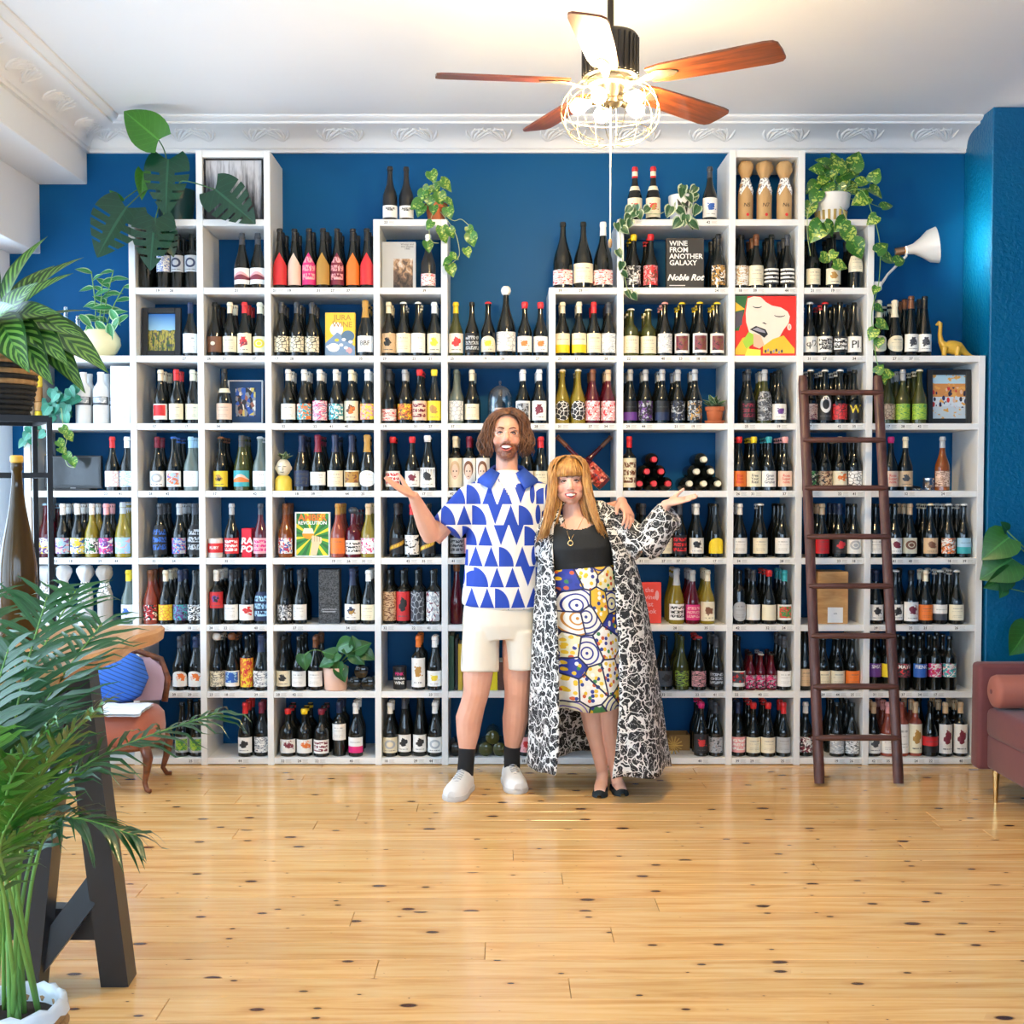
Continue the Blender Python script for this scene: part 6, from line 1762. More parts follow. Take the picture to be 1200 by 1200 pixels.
for k in range(8):
    z=.010+.018*k; r=.052+.012*math.sin(k/7*2.4)
    MB().tube([(r*math.cos(a),r*math.sin(a),z) for a in [2*math.pi*i/20 for i in range(21)]],.0105,6,cap=False).build('basket_coil',JUTE,wk,smooth=180)
MB().tube([(.056*math.cos(a),0,.15+.15*math.sin(a)) for a in [math.pi*i/14 for i in range(15)]],.010,8).build('handle',M('rope_cream',hx('#d8c4a0'),.8),wk,smooth=180)
# ------------------------------------------------------------------ people
def skin_mat(name,c1,c2,blush,beard=None):
    """skin with soft mottling; beard = (centre, radii, mouth centre, mouth radii, colour) in the body's own space"""
    g=NG(name); o=g.tc('Object'); n=g.noise(o,14.0,4.0); f=g.noise(o,90.0,3.0)
    col=g.mix(n,c1,c2)
    def ell(c,r):
        m=g.n.new('ShaderNodeVectorMath'); m.operation='SUBTRACT'; g.put(m.inputs[0],o); g.put(m.inputs[1],tuple(c))
        d=g.n.new('ShaderNodeVectorMath'); d.operation='DIVIDE'; g.l.new(m.outputs[0],d.inputs[0]); g.put(d.inputs[1],tuple(r))
        l=g.n.new('ShaderNodeVectorMath'); l.operation='LENGTH'; g.l.new(d.outputs[0],l.inputs[0]); return l.outputs['Value']
    for c,r in blush:
        col=g.mix(g.math('MULTIPLY',g.math('SUBTRACT',1.0,ell(c,r),clamp=True),.55),col,hx('#d86a5c'))
    if beard:
        c,r,mc,mr,bc=beard
        a=g.math('MULTIPLY',g.math('SUBTRACT',1.0,ell(c,r),clamp=True),5.0,clamp=True)
        b=g.math('MULTIPLY',g.math('SUBTRACT',ell(mc,mr),1.0,clamp=True),5.0,clamp=True)
        k=g.math('MULTIPLY',g.math('MULTIPLY',a,b),g.math('MULTIPLY_ADD',f,.7,.42,clamp=True))
        col=g.mix(k,col,bc)
    g.set(color=col,rough=.5,sss=.06); g.bsdf.inputs['Subsurface Radius'].default_value=(.02,.008,.004)
    return g.mat
def hand(mb,wrist,d,n,t,s=1.0,curl=(.15,.1,.1,.12),tip=1.0,spread=1.0,thumb=(.55,.35)):
    """palm + four fingers of different length + thumb leaving the side of the palm.  d fingers, n palm normal, t towards the thumb"""
    wrist,d,n,t=Vector(wrist),Vector(d).normalized(),Vector(n),Vector(t); n=(n-d*n.dot(d)).normalized(); t=d.cross(n) if d.cross(n).dot(t)>0 else -d.cross(n)
    def q(a,b,c): return wrist+(d*a+t*b+n*c)*s
    mb.tube([q(-.015,0,0),q(.02,.002,0),q(.05,.002,0),q(.085,.0,0),q(.10,-.001,0)],[(.026*s,.019*s),(.033*s,.019*s),(.041*s,.018*s),(.042*s,.0145*s),(.036*s,.011*s)],14,up=n)
    for k,(b,L,r) in enumerate(((.031,.070,.0088),(.0105,.079,.0092),(-.0105,.073,.0088),(-.030,.056,.0078))):
        sp=b*.42*spread; a=curl[k]; p=q(.088 if k<3 else .080,b,.0); ang=.03; pts=[p-d*.02*s,p]; dirv=(d+t*sp*6).normalized()
        for seg in (.45,.31,.24):
            ang+=a; v=(dirv*math.cos(ang)+n*math.sin(ang)).normalized(); pts.append(pts[-1]+v*L*seg*s)
        mb.tube(pts,[r*s*1.05,r*s*1.05,r*s,r*s*.93,r*s*.72],10)
        mb.ball(pts[-1],r*s*.74,8,6)
    o,c=thumb
    p0=q(.022,.028,.004); p1=q(.045,.048,.012); v=(d*math.cos(o)+t*math.sin(o)+n*c).normalized(); p2=p1+v*.034*s; p3=p2+(v+d*.2).normalized()*.028*s
    mb.tube([p0,p1,p2,p3],[.015*s,.0125*s,.0105*s,.0078*s],10); mb.ball(p3,.008*s,8,6)
def head_shape(mb,c,R,s=1.0,fem=False):
    """skull, jaw, cheeks, brow, nose, ears round the point c (centre of the head)"""
    def q(x,y,z): return Vector(c)+R@(Vector((x,y,z))*s)
    def B(x,y,z,rx,ry,rz): mb.ball(q(x,y,z),(rx*s,ry*s,rz*s),18,12,R)
    B(0,.018,.035,.076,.094,.088); B(0,-.018,-.015,.069,.076,.092); B(0,-.022,-.068,.056,.058,.046) if not fem else B(0,-.024,-.058,.060,.058,.046)
    B(0,-.060,-.098,.024,.024,.020) if not fem else B(0,-.054,-.092,.026,.024,.018)
    for k in (-1,1):
        B(k*.040,-.058,-.030,.026,.026,.026); B(k*.030,-.074,.026,.026,.014,.010); B(k*.078,.004,-.006,.010,.021,.031); B(k*.079,-.004,.012,.009,.014,.016)
        B(k*.0115,-.096,-.033,.0085,.009,.0075); B(k*.036,-.020,-.066,.022,.034,.026)
    mb.tube([q(0,-.080,.030),q(0,-.090,.012),q(0,-.100,-.010),q(0,-.108,-.026)],[.010*s,.0095*s,.0115*s,.013*s],10); B(0,-.106,-.028,.0125,.012,.011)
    B(0,-.084,-.057,.026,.012,.008); B(0,-.080,-.078,.022,.012,.008)
def face_parts(parent,c,R,s,iris,brow,lip,smile=1.0,squint=.6,teeth_w=.027,mouth_z=-.062):
    def q(x,y,z): return Vector(c)+R@(Vector((x,y,z))*s)-parent.location
    white=M('eye_white',(.75,.72,.70),.25); lashm=M('lash_brown',hx('#4a2c22'),.6)
    for k in (-1,1):
        e=MB(); e.ball(q(k*.031,-.079,.006),(.0140*s,.008*s,.0058*s*squint+.0012),12,8,R); ey=e.build('eye',white,parent,smooth=180)
        i=MB(); i.ball(q(k*.030,-.0855,.006),(.0052*s,.0025*s,.0048*s*squint+.001),10,7,R); i.build('iris',iris,ey,smooth=180)
        l=MB(); l.tube([q(k*.0165,-.0845,.0035),q(k*.023,-.0875,.0098),q(k*.031,-.0885,.0115),q(k*.039,-.0865,.0095),q(k*.046,-.080,.003)],[.0020*s,.0032*s,.0036*s,.0032*s,.0018*s],6); l.build('upper_lid',lashm,ey,smooth=180)
        l=MB(); l.tube([q(k*.018,-.0845,.0005),q(k*.031,-.0865,-.0035),q(k*.044,-.080,.0008)],[.0010*s,.0013*s,.0009*s],6); l.build('lower_lid',M('lid_pink',hx('#b8705c'),.6),ey,smooth=180)
        b=MB(); b.tube([q(k*.012,-.0905,.026),q(k*.022,-.0925,.031),q(k*.034,-.090,.033),q(k*.046,-.081,.028),q(k*.052,-.074,.022)],[.0036*s,.0050*s,.0048*s,.0036*s,.0014*s],6,flat=.6); b.build('eyebrow',brow,parent,smooth=180)
    # open smile: dark crescent, upper teeth, lips
    w=.031*smile; n=12
    def arc(t,z0,dz,y): # t -1..1
        return q(w*t,y+.016*t*t,mouth_z+z0+dz*(1-t*t))
    m=MB(); m.grid([[arc(-1+2*k/n,.004,.0015*(1),-.0965) for k in range(n+1)],[arc(-1+2*k/n,.004,-.021,-.0965) for k in range(n+1)]],uv=False); m.build('mouth',M('mouth_dark_red',hx('#5a1c1c'),.5),parent,smooth=180)
    m=MB(); tw=teeth_w
    P=[]
    for zz in (.0015,-.0105): P.append([q(tw*smile*(-1+2*k/n),-.0985+.015*(-1+2*k/n)**2,mouth_z+.0035+zz*(1-.55*(-1+2*k/n)**2)) for k in range(n+1)])
    m.grid(P,uv=False); m.build('teeth',M('tooth_white',(.86,.84,.78),.2),parent,smooth=180)
    m=MB(); m.tube([arc(-1+2*k/n,.0055,.002,-.0985) for k in range(n+1)],[.0012*s]+[.0034*s]*(n-1)+[.0012*s],7,flat=.8); m.build('upper_lip',lip,parent,smooth=180)
    m=MB(); m.tube([arc(-1+2*k/n,.003,-.0225,-.0985) for k in range(n+1)],[.0012*s]+[.0042*s]*(n-1)+[.0012*s],7,flat=.8); m.build('lower_lip',lip,parent,smooth=180)
def hair_mat(name,c1,c2):
    g=NG(name); o=g.tc('Object'); n=g.noise(g.mapping(o,(60,60,8)),1.0,3.0,.6); uv=g.tc('UV')
    g.set(color=g.ramp(n,[(.3,c1),(.72,c2)]),rough=.42); g.bump(n,.35,.004); return g.mat
def cloth_shape(mb,name,mats,voxel,smooth): return remeshed(mb,name,mats,voxel,smooth)

# ---- fabrics
def print_shirt():
    g=NG('blue_white_cutout_print'); o=g.sep(g.tc('Object')); x,z=o[0],o[2]
    row=g.math('FLOOR',g.math('DIVIDE',z,.104)); v=g.math('FRACT',g.math('DIVIDE',z,.104))
    xs=g.math('ADD',g.math('DIVIDE',x,.078),g.math('MULTIPLY',row,.37))
    colm=g.math('FLOOR',xs); u=g.math('FRACT',xs)
    wn_=g.n.new('ShaderNodeTexWhiteNoise'); wn_.noise_dimensions='2D'; g.l.new(g.comb(g.math('MULTIPLY_ADD',colm,1.73,13.1),g.math('MULTIPLY_ADD',row,3.17,7.3)),wn_.inputs['Vector']); r=wn_.outputs['Value']
    du=g.math('SUBTRACT',u,.5); ad=g.math('ABSOLUTE',du)
    tri=g.math('LESS_THAN',g.math('MULTIPLY',ad,2.1),g.math('SUBTRACT',.97,v))
    tri2=g.math('LESS_THAN',g.math('MULTIPLY',ad,2.1),g.math('SUBTRACT',v,.02))
    quarter=g.math('LESS_THAN',g.math('ADD',g.math('POWER',u,2.0),g.math('POWER',v,2.0)),.90)
    e1=g.math('LESS_THAN',g.math('ADD',g.math('POWER',g.math('DIVIDE',g.math('SUBTRACT',u,.26),.17),2.0),g.math('POWER',g.math('DIVIDE',g.math('SUBTRACT',v,.5),.47),2.0)),1.0)
    leaf=g.math('LESS_THAN',g.math('ADD',g.math('POWER',g.math('SUBTRACT',1.0,u),2.0),g.math('POWER',v,2.0)),.62)
    ell=g.math('MAXIMUM',e1,g.math('MULTIPLY',leaf,g.math('GREATER_THAN',u,.5)))
    m=g.math('MULTIPLY',tri,g.math('LESS_THAN',r,.30))
    def sel(a,b,val): return g.math('MULTIPLY',g.math('MULTIPLY',g.math('GREATER_THAN',r,a),g.math('LESS_THAN',r,b)),val)
    m=g.math('MAXIMUM',m,sel(.30,.58,quarter)); m=g.math('MAXIMUM',m,sel(.58,.80,ell)); m=g.math('MAXIMUM',m,sel(.80,1.1,tri2))
    n=g.noise(g.tc('Object'),9.0,3.0)
    g.set(color=g.mix(m,hx('#eceae6'),hx('#1c44b4')),rough=.7); g.bump(n,.35,.02); return g.mat
def squiggle():
    g=NG('black_white_squiggle_print'); o=g.tc('Object')
    w=g.noise(o,11.0,2.0,.5,0.0,'Color'); mx=g.n.new('ShaderNodeVectorMath'); mx.operation='MULTIPLY_ADD'; g.l.new(w,mx.inputs[0]); mx.inputs[1].default_value=(.15,.15,.15); g.l.new(o,mx.inputs[2])
    a=g.vor(mx.outputs[0],19.0,'DISTANCE_TO_EDGE','Distance'); b=g.noise(g.mapping(o,(1,1,1),(3,1,2)),26.0,1.0,.5,1.6)
    line=g.math('MAXIMUM',g.math('LESS_THAN',a,.060),g.math('LESS_THAN',g.math('ABSOLUTE',g.math('SUBTRACT',b,.5)),.013))
    g.set(color=g.mix(line,(.012,.012,.014),(.80,.79,.76)),rough=.65); return g.mat
def tile_skirt():
    g=NG('patchwork_tile_print'); o=g.tc('Object'); s=g.sep(o); uvw=g.comb(g.math('ADD',s[0],g.math('MULTIPLY',s[1],.6)),s[2],0.0)
    cell=g.vor(uvw,8.5,'F1','Color',.85,'2D'); d=g.vor(uvw,8.5,'F1','Distance',.85,'2D'); ed=g.vor(uvw,8.5,'DISTANCE_TO_EDGE','Distance',.85,'2D'); r=g.sep(cell)
    base=g.ramp(r[0],[(0,hx('#ece8e0')),(.34,hx('#e6e2c0')),(.52,hx('#2c3c9c')),(.66,hx('#4c8c4c')),(.78,hx('#f0ece4')),(.9,hx('#e4b83c'))],'CONSTANT')
    ring=g.math('LESS_THAN',g.math('FRACT',g.math('MULTIPLY',d,4.6)),.30); rc=g.ramp(r[1],[(0,hx('#28348c')),(.45,hx('#7c6cb0')),(.62,hx('#c88838')),(.8,hx('#2c3a80'))],'CONSTANT')
    base=g.mix(g.math('MULTIPLY',ring,g.math('GREATER_THAN',r[2],.58)),base,rc)
    pet=g.vor(uvw,38.0,'F1','Distance',1.0,'2D'); pc=g.ramp(g.sep(g.vor(uvw,38.0,'F1','Color',1.0,'2D'))[0],[(0,hx('#e8c030')),(.3,hx('#28388c')),(.55,hx('#f4f0e8')),(.75,hx('#c85c34')),(.9,hx('#3c8048'))],'CONSTANT')
    base=g.mix(g.math('MULTIPLY',g.math('LESS_THAN',pet,.36),g.math('LESS_THAN',r[2],.58)),base,pc)
    base=g.mix(g.math('LESS_THAN',ed,.035),base,hx('#1c2048')); 
    g.set(color=base,rough=.6); return g.mat
SHIRT=print_shirt(); SQUIG=squiggle(); TILES=tile_skirt()
DENW=M('off_white_cotton',hx('#e6dfd0'),.8,0,.05,9,.3)

def foot_shoe(parent,heel,toe,white=True,name='shoe',w=1.0):
    """a low sneaker lofted from heel to toe"""
    heel,toe=Vector(heel),Vector(toe); d=(toe-heel); L=d.length; d.normalize(); sd=Vector((-d.y,d.x,0))
    sh=empty(name,heel); 
    sh.parent=parent; sh.location=heel-parent.location
    prof=[(0,.028,.050),(.04,.036,.072),(.14,.040,.082),(.28,.040,.080),(.42,.041,.072),(.56,.045,.060),(.70,.049,.052),(.84,.047,.046),(.94,.036,.038),(1.0,.016,.026)]
    rows=[]
    for t,hw,h in prof:
        row=[]
        for k in range(13):
            a=math.pi*k/12; x=math.cos(a); z=math.sin(a)
            row.append(d*(t*L)+sd*(hw*w*math.copysign(abs(x)**.75,x))+Vector((0,0,.022+(h+.006)*z**.8)))
        rows.append(row)
    m=MB(); m.grid(rows,uv=False); m.add(rows[0],[tuple(range(13))]); m.add(rows[-1],[tuple(reversed(range(13)))]); m.build('upper',M('white_leather',(.80,.79,.77),.45) if white else M('black_leather',(.015,.016,.018),.4),sh,smooth=60)
    rows=[]
    for z,ex in ((.0005,-.002),(.004,.003),(.022,.004),(.027,.001)):
        rows.append([d*(t*L)+sd*(s*(hw*w+ex))+Vector((0,0,z)) for t,hw,s in [(p[0],p[1],1) for p in prof]+[(p[0],p[1],-1) for p in reversed(prof)]])
    m=MB(); m.grid(rows,close=True,uv=False); m.add(rows[0],[tuple(reversed(range(len(rows[0]))))]); m.add(rows[-1],[tuple(range(len(rows[0])))]); m.build('sole',M('rubber_sole',(.62,.61,.59),.6),sh,smooth=40)
    if white:
        m=MB()
        for k in range(5):
            t=.34+.075*k; h=.100-.030*max(0,(t-.28)/.42)
            m.tube([d*(t*L)-sd*.020+Vector((0,0,.016+h)),d*(t*L+.004)+Vector((0,0,.024+h)),d*(t*L)+sd*.020+Vector((0,0,.016+h))],.0028,6)
        m.build('laces',M('lace_grey',(.42,.44,.46),.7),sh,smooth=180)
    if white:
        m=MB(); m.tube([d*(.10*L)+Vector((0,0,.106))+sd*(.030*math.cos(a))+d*(.046*math.sin(a)) for a in [2*math.pi*k/16 for k in range(17)]],.006,6,cap=False); m.build('ankle_collar',M('shoe_lining',(.35,.35,.36),.8),sh,smooth=180)
        m=MB(); m.tube([d*(t*L)+sd*(s_*hw*w*.86)+Vector((0,0,.022+z_)) for t,s_,hw,z_ in ((.74,1,.049,.020),(.70,.75,.049,.040),(.67,.35,.049,.055),(.66,0,.049,.062),(.67,-.35,.049,.055),(.70,-.75,.049,.040),(.74,-1,.049,.020))],.0022,5); m.build('toe_seam',M('shoe_seam',(.5,.5,.5),.7),sh,smooth=180)
    return sh

# ================================================================== the man
YM=-.47
def A(px,py,dy=0.0): return at(px,py,YM+dy)
man=empty('person',(A(586,900).x,YM,0)); tag(man,'smiling bearded person in blue and white printed shirt and white shorts, palm raised','person')
o=man.location
def rel(p): return Vector(p)-man.location
hc=A(593.5,511,-.01); Rh_=RX(rad(-4))@RY(rad(1))
b=MB()
head_shape(b,rel(hc),Rh_,1.02)
b.tube([rel(A(594,590,.02)),rel(A(594,566,.02)),rel(A(594,548,.015)),rel(A(594,530,.02))],[(.085,.07),(.062,.062),(.056,.060),(.055,.060)],16,up=(0,1,0))
b.tube([rel(A(586,722,0)),rel(A(588,690,0)),rel(A(592,620,0)),rel(A(594,585,0)),rel(A(595,568,.01))],[(.13,.085),(.14,.09),(.16,.10),(.17,.09),(.09,.07)],18,up=(0,1,0))
for s,hip,kn,ca,an,ft,r in ((-1,A(566,728,0),A(558,812,-.05),A(549.5,842,-.03),A(547,884,-.06),A(545,905,-.07),1.0),(1,A(607,728,0),A(606,810,.0),A(604,842,.04),A(600,880,.06),A(600,897,.06),.98)):
    b.tube([rel(hip),rel(hip.lerp(kn,.5)),rel(hip.lerp(kn,.8)),rel(kn),rel(kn.lerp(ca,.5)),rel(ca),rel(ca.lerp(an,.45)),rel(ca.lerp(an,.8)),rel(an),rel(ft)],[.080*r,.080*r,.075*r,.066*r,.064*r,(.069*r,.072*r),(.058*r,.060*r),.044*r,.037*r,.036*r],16)
# his right arm (raised, palm up)
shR,elR,wrR=A(556,578,0),A(507,630,-.04),A(484.5,581,-.17)
b.tube([rel(shR),rel(shR.lerp(elR,.5)),rel(shR.lerp(elR,.85)),rel(elR)],[.062,.056,.050,.050],14)
b.tube([rel(elR),rel(elR.lerp(wrR,.18)),rel(elR.lerp(wrR,.4)),rel(elR.lerp(wrR,.75)),rel(wrR),rel(wrR+(wrR-elR)*.04)],[.050,.053,.049,.036,(.029,.025),(.028,.022)],14)
tipR=A(440,557,-.26)
hand(b,rel(wrR),(tipR-wrR),(.25,-.35,1.0),(0,1,.2),1.02,(.06,.03,.03,.02),thumb=(.5,.55))
# his left arm round her shoulders
shL,elL,wrL=A(634,580,0),A(694,606,.09),A(727,592,-.02)
b.tube([rel(shL),rel(shL.lerp(elL,.5)),rel(elL)],[.062,.055,.048],14); b.tube([rel(elL),rel(elL.lerp(wrL,.5)),rel(wrL)],[.048,.042,.028],14)
hand(b,rel(A(729,588,-.13)),(A(741,610,-.225)-A(729,588,-.13)),(-.5,.5,-.2),(-.2,-.8,.4),1.02,(.35,.35,.35,.35),thumb=(.5,.1))
b.tube([rel(wrL),rel(A(729,588,-.13))],[.028,.026],12)
HL=lambda x,y,z: rel(hc)+Rh_@(Vector((x,y,z))*1.02)
SKM=skin_mat('fair_skin_man',hx('#d89a80'),hx('#ecb69c'),[(HL(k*.042,-.08,-.028),(.034,.04,.028)) for k in (-1,1)]+[(HL(0,-.11,-.028),(.018,.02,.016))],
   (HL(0,-.055,-.086),(.080,.082,.058),HL(0,-.10,-.066),(.028,.03,.012),hx('#7a4630')))
link('body',remeshed(b,'body',SKM,.0038,4),man)
BRN=hair_mat('brown_wavy_hair',hx('#3c2416'),hx('#8a5c3e'))
face_parts(man,hc,Rh_,1.02,M('iris_blue_grey',hx('#5c6c74'),.2),M('brow_brown',hx('#6a4430'),.7),M('lip_man',hx('#b8605a'),.45),1.05,.35)
# moustache
m=MB()
for k in (-1,1): m.tube([HL(k*.002,-.102,-.047),HL(k*.014,-.101,-.049),HL(k*.026,-.093,-.056),HL(k*.032,-.083,-.066)],[.004,.0055,.005,.002],7,flat=.7)
m.build('moustache',M('beard_brown',hx('#7a4c34'),.8,0,.3,200),man,smooth=180)
# hair: locks flowing from a side parting
hr=random.Random(31); m=MB()
def HS(x,y,z): return rel(hc)+Rh_@(Vector((x,y,z))*1.02)
rows=[]
for i in range(9):           # scalp cap
    ph=lerp(-.15,1.45,i/8); row=[]
    for k in range(25):
        th=lerp(-.42,math.pi+.42,k/24)
        row.append(HS(.083*math.cos(ph)*math.cos(th),.018+.100*math.cos(ph)*math.sin(th),.038+.096*math.sin(ph)))
    rows.append(row)
m.grid(rows,uv=False)
for j in range(420):
    side=-1 if hr.random()<.55 else 1
    f=hr.random()**1.1; y0=lerp(-.070,.105,f); x0=.018+side*hr.uniform(0,.006)
    L=hr.uniform(.80,1.10); wav=hr.uniform(.009,.020); phs=hr.uniform(0,6.28); out=hr.uniform(.0,.052); frnt=max(0,1-f*2.4)
    top=math.sqrt(max(.12,1-((y0-.018)/.112)**2))
    pts=[];rd=[]
    for i in range(11):
        t=i/10*L
        if t<.5:
            a=t/.5*1.50; x=x0*(1-t*2)+side*(.080+out*.55)*math.sin(a)*lerp(1,top,.35); z=.036+.100*math.cos(a)*top+.006
        else:
            q=(t-.5)/.5; x=side*(.080+out*.55+out*.55*math.sin(q*2.2))*lerp(1,top,.35); z=.036-.115*q
        yy=y0+.018*frnt*min(1,t*2)-.010*frnt*max(0,t-.5)
        wv=wav*min(1,t*1.8)*math.sin(t*10+phs)
        pts.append(HS(x+side*wv,yy+wv*.7,z+wv*.25)); rd.append(.0062*(1-.4*i/10) if i<10 else .0018)
    m.tube(pts,rd,5,flat=.6)
m.build('hair',BRN,man,smooth=180)
# glasses
m=MB()
for k in (-1,1):
    m.tube([HS(k*.0325+.0215*math.cos(a),-.096-.0+.006*abs(math.cos(a)),.004+.0185*math.sin(a)) for a in [2*math.pi*i/20 for i in range(21)]],.0010,5,cap=False)
    m.tube([HS(k*.054,-.090,.008),HS(k*.074,-.05,.010),HS(k*.083,.0,.008)],.0010,5)
m.tube([HS(-.011,-.097,.008),HS(0,-.101,.011),HS(.011,-.097,.008)],.0010,5)
m.build('eyeglasses',M('thin_gold_wire',(.75,.68,.6),.25,1.0),man,smooth=180)
# t-shirt, shirt, collar
m=MB(); m.tube([rel(A(590,690)),rel(A(592,625)),rel(A(594,595)),rel(A(595,578)),rel(A(595,566,.0)),rel(A(595,553,.01))],[(.175,.112),(.18,.118),(.185,.116),(.17,.104),(.11,.085),(.078,.074)],20,up=(0,1,0))
link('t_shirt',remeshed(m,'t_shirt',M('white_jersey',(.80,.80,.82),.8),.008,6),man)
m=MB()
m.tube([rel(A(586.5,712)),rel(A(587,706)),rel(A(589,680)),rel(A(591,650)),rel(A(592.5,622)),rel(A(594,600)),rel(A(595,582)),rel(A(595,570,.005)),rel(A(595,559,.015))],[(.196,.128),(.200,.134),(.198,.132),(.196,.130),(.199,.134),(.203,.134),(.198,.120),(.158,.098),(.098,.090)],24,up=(0,1,0))
sd_=(elR-shR).normalized()
m.tube([rel(A(585,580,0)),rel(A(566,580,0)),rel(A(551,587,0)),rel(A(539,601,-.01)),rel(A(527.5,615,-.03)),rel(A(524,619.5,-.035))],[.070,.080,.084,.084,.086,.085],18)
m.tube([rel(A(605,580,0)),rel(A(624,580,0)),rel(A(640,586,.0)),rel(A(658,595,.03)),rel(A(672,602,.06))],[.070,.078,.078,.074,.072],18)
me=remeshed(m,'shirt',SHIRT,.007,7)
bm=bmesh.new(); bm.from_mesh(me)
nz=rel(A(595,559)).z; vz=rel(A(598,580)).z; cx_=rel(A(596,570)).x
dele=[v for v in bm.verts if (v.co.z>nz-.008 and abs(v.co.x-cx_)<.12) or (v.co.z>vz and v.co.y<-.02 and abs(v.co.x-cx_-.004)<(v.co.z-vz)*.62)
      or v.co.z<rel(A(586,711)).z-.004]
bmesh.ops.delete(bm,geom=dele,context='VERTS'); bm.to_mesh(me); bm.free()
so=link('shirt',me,man); sm=so.modifiers.new('thickness','SOLIDIFY'); sm.thickness=.004; sm.offset=0
for k in (-1,1):
    m=MB(); rows=[]
    n_=12
    nc=rel(A(595,560,.012))
    for i in range(n_+1):
        t=i/n_; a=lerp(rad(90),rad(-62),t)      # from the nape to the front
        r0=.074; r1=lerp(.104,.152,t**1.3); drop0=lerp(.072,.020,t**1.5); drop1=lerp(.026,-.056,t**1.8)
        pass
        ca,sa=math.cos(a),math.sin(a)
        rows.append([nc+Vector((k*r0*ca*1.02,r0*sa,drop0-.012)),nc+Vector((k*(r0+.006)*ca*1.03,(r0+.006)*sa,drop0+.004)),nc+Vector((k*lerp(r0,r1,.5)*ca*1.12,lerp(r0,r1,.5)*sa,lerp(drop0,drop1,.45))),nc+Vector((k*r1*ca*1.18,r1*sa*1.0,drop1))])
    m.grid(rows,uv=False); cl=m.build('collar',M('cobalt_cotton',hx('#2850b8'),.7,0,.2,40) if True else SHIRT,man,smooth=180); q_=cl.modifiers.new('thickness','SOLIDIFY'); q_.thickness=.004; q_.offset=0
# shorts
m=MB()
m.tube([rel(A(586,700)),rel(A(586,715)),rel(A(586,730)),rel(A(587,747))],[(.178,.118),(.188,.125),(.194,.130),(.185,.118)],24,up=(0,1,0))
m.tube([rel(A(564,738,0)),rel(A(563,760,-.01)),rel(A(562.5,780,-.02)),rel(A(562.5,787.5,-.025))],[(.094,.115),(.097,.112),(.099,.108),(.098,.106)],20,up=(0,1,0))
m.tube([rel(A(610,738,0)),rel(A(611,760,0)),rel(A(611.5,777,.0)),rel(A(611.5,783,.0))],[(.088,.115),(.086,.112),(.084,.108),(.083,.106)],20,up=(0,1,0))
link('shorts',remeshed(m,'shorts',DENW,.007,5),man)
m=MB()
for k in (-1,1):
    c_=rel(A(565 if k<0 else 609,745,0)); 
    m.tube([rel(A(543.5+ (0 if k<0 else 86),722,-.06)),rel(A(541.5+(0 if k<0 else 89),755,-.06)),rel(A(541.5+(0 if k<0 else 88),782,-.06))],.0016,5)
m.build('side_seam',M('seam_thread',hx('#cfc6b4'),.8),man,smooth=180)
# socks and shoes
for an,kn,ft in ((A(547,884,-.06),A(549.5,842,-.03),A(545,908,-.07)),(A(600,880,.06),A(604,842,.04),A(600,900,.06))):
    u_=an.lerp(kn,.16)
    MB().tube([rel(u_),rel(u_.lerp(an,.1)),rel(an),rel(ft)],[.0435,.0445,.0415,.042],16).build('sock',M('black_sock',(.012,.012,.014),.9),man,smooth=60)
foot_shoe(man,(A(546,905).x+.004,YM-.035,0),(-.243,-.770,0),True,'sneaker',1.22)
foot_shoe(man,(A(600,897).x-.012,YM+.125,0),(.085,-.625,0),True,'sneaker',1.22)

# ================================================================== the woman
YW=-.585
def A2(px,py,dy=0.0): return at(px,py,YW+dy)
wom=empty('person',(A2(690,900).x,YW,0)); tag(wom,'person with long ginger hair, black top, patchwork skirt and squiggle print coat','person')
def rel2(p): return Vector(p)-wom.location
hc2=A2(667,566,-.01); Rw=RY(rad(-3))@RX(rad(-2)); SW=.97
b=MB(); head_shape(b,rel2(hc2),Rw,SW,True)
b.ball(rel2(hc2)+Rw@Vector((0,-.035,-.055)),(.064,.05,.045),16,10,Rw)
b.tube([rel2(A2(675,632,.0)),rel2(A2(673,612,.01)),rel2(A2(671,600,.015)),rel2(A2(669,585,.02))],[(.10,.065),(.062,.056),(.052,.052),(.052,.052)],16,up=(0,1,0))
b.tube([rel2(A2(683,725)),rel2(A2(682,700)),rel2(A2(680,668)),rel2(A2(679,640)),rel2(A2(678,622)),rel2(A2(676,608,.01))],[(.12,.085),(.13,.09),(.135,.09),(.145,.105),(.15,.095),(.075,.06)],18,up=(0,1,0))
for pts,r in (((A2(672,712,0),A2(682,760,0),A2(691,826,-.01),A2(695,850,.0),A2(701,880,.01),A2(706,905,.02),A2(705,922,-.02)),1),((A2(694,712,0),A2(706,760,0),A2(714,826,-.01),A2(714,850,.0),A2(718,880,.01),A2(721,903,.02),A2(724,920,-.02)),1)):
    b.tube([rel2(p) for p in pts],[.085*r,.076*r,.055*r,(.049*r,.052*r),.036*r,.029*r,.030*r],14)
# feet inside the flats
wt1,wt2=fz(702,936),fz(730,934)
h1,h2=Vector((A2(707,905).x,YW+.07,0)),Vector((A2(722,905).x,YW+.07,0))
for h_,t_ in ((h1,wt1),(h2,wt2)):
    d_=(t_-h_); b.tube([rel2(h_+Vector((0,0,.045))),rel2(h_+d_*.25+Vector((0,0,.055))),rel2(h_+d_*.55+Vector((0,0,.042))),rel2(h_+d_*.85+Vector((0,0,.026)))],[(.026,.03),(.028,.034),(.032,.024),(.028,.014)],12,up=(0,0,1))
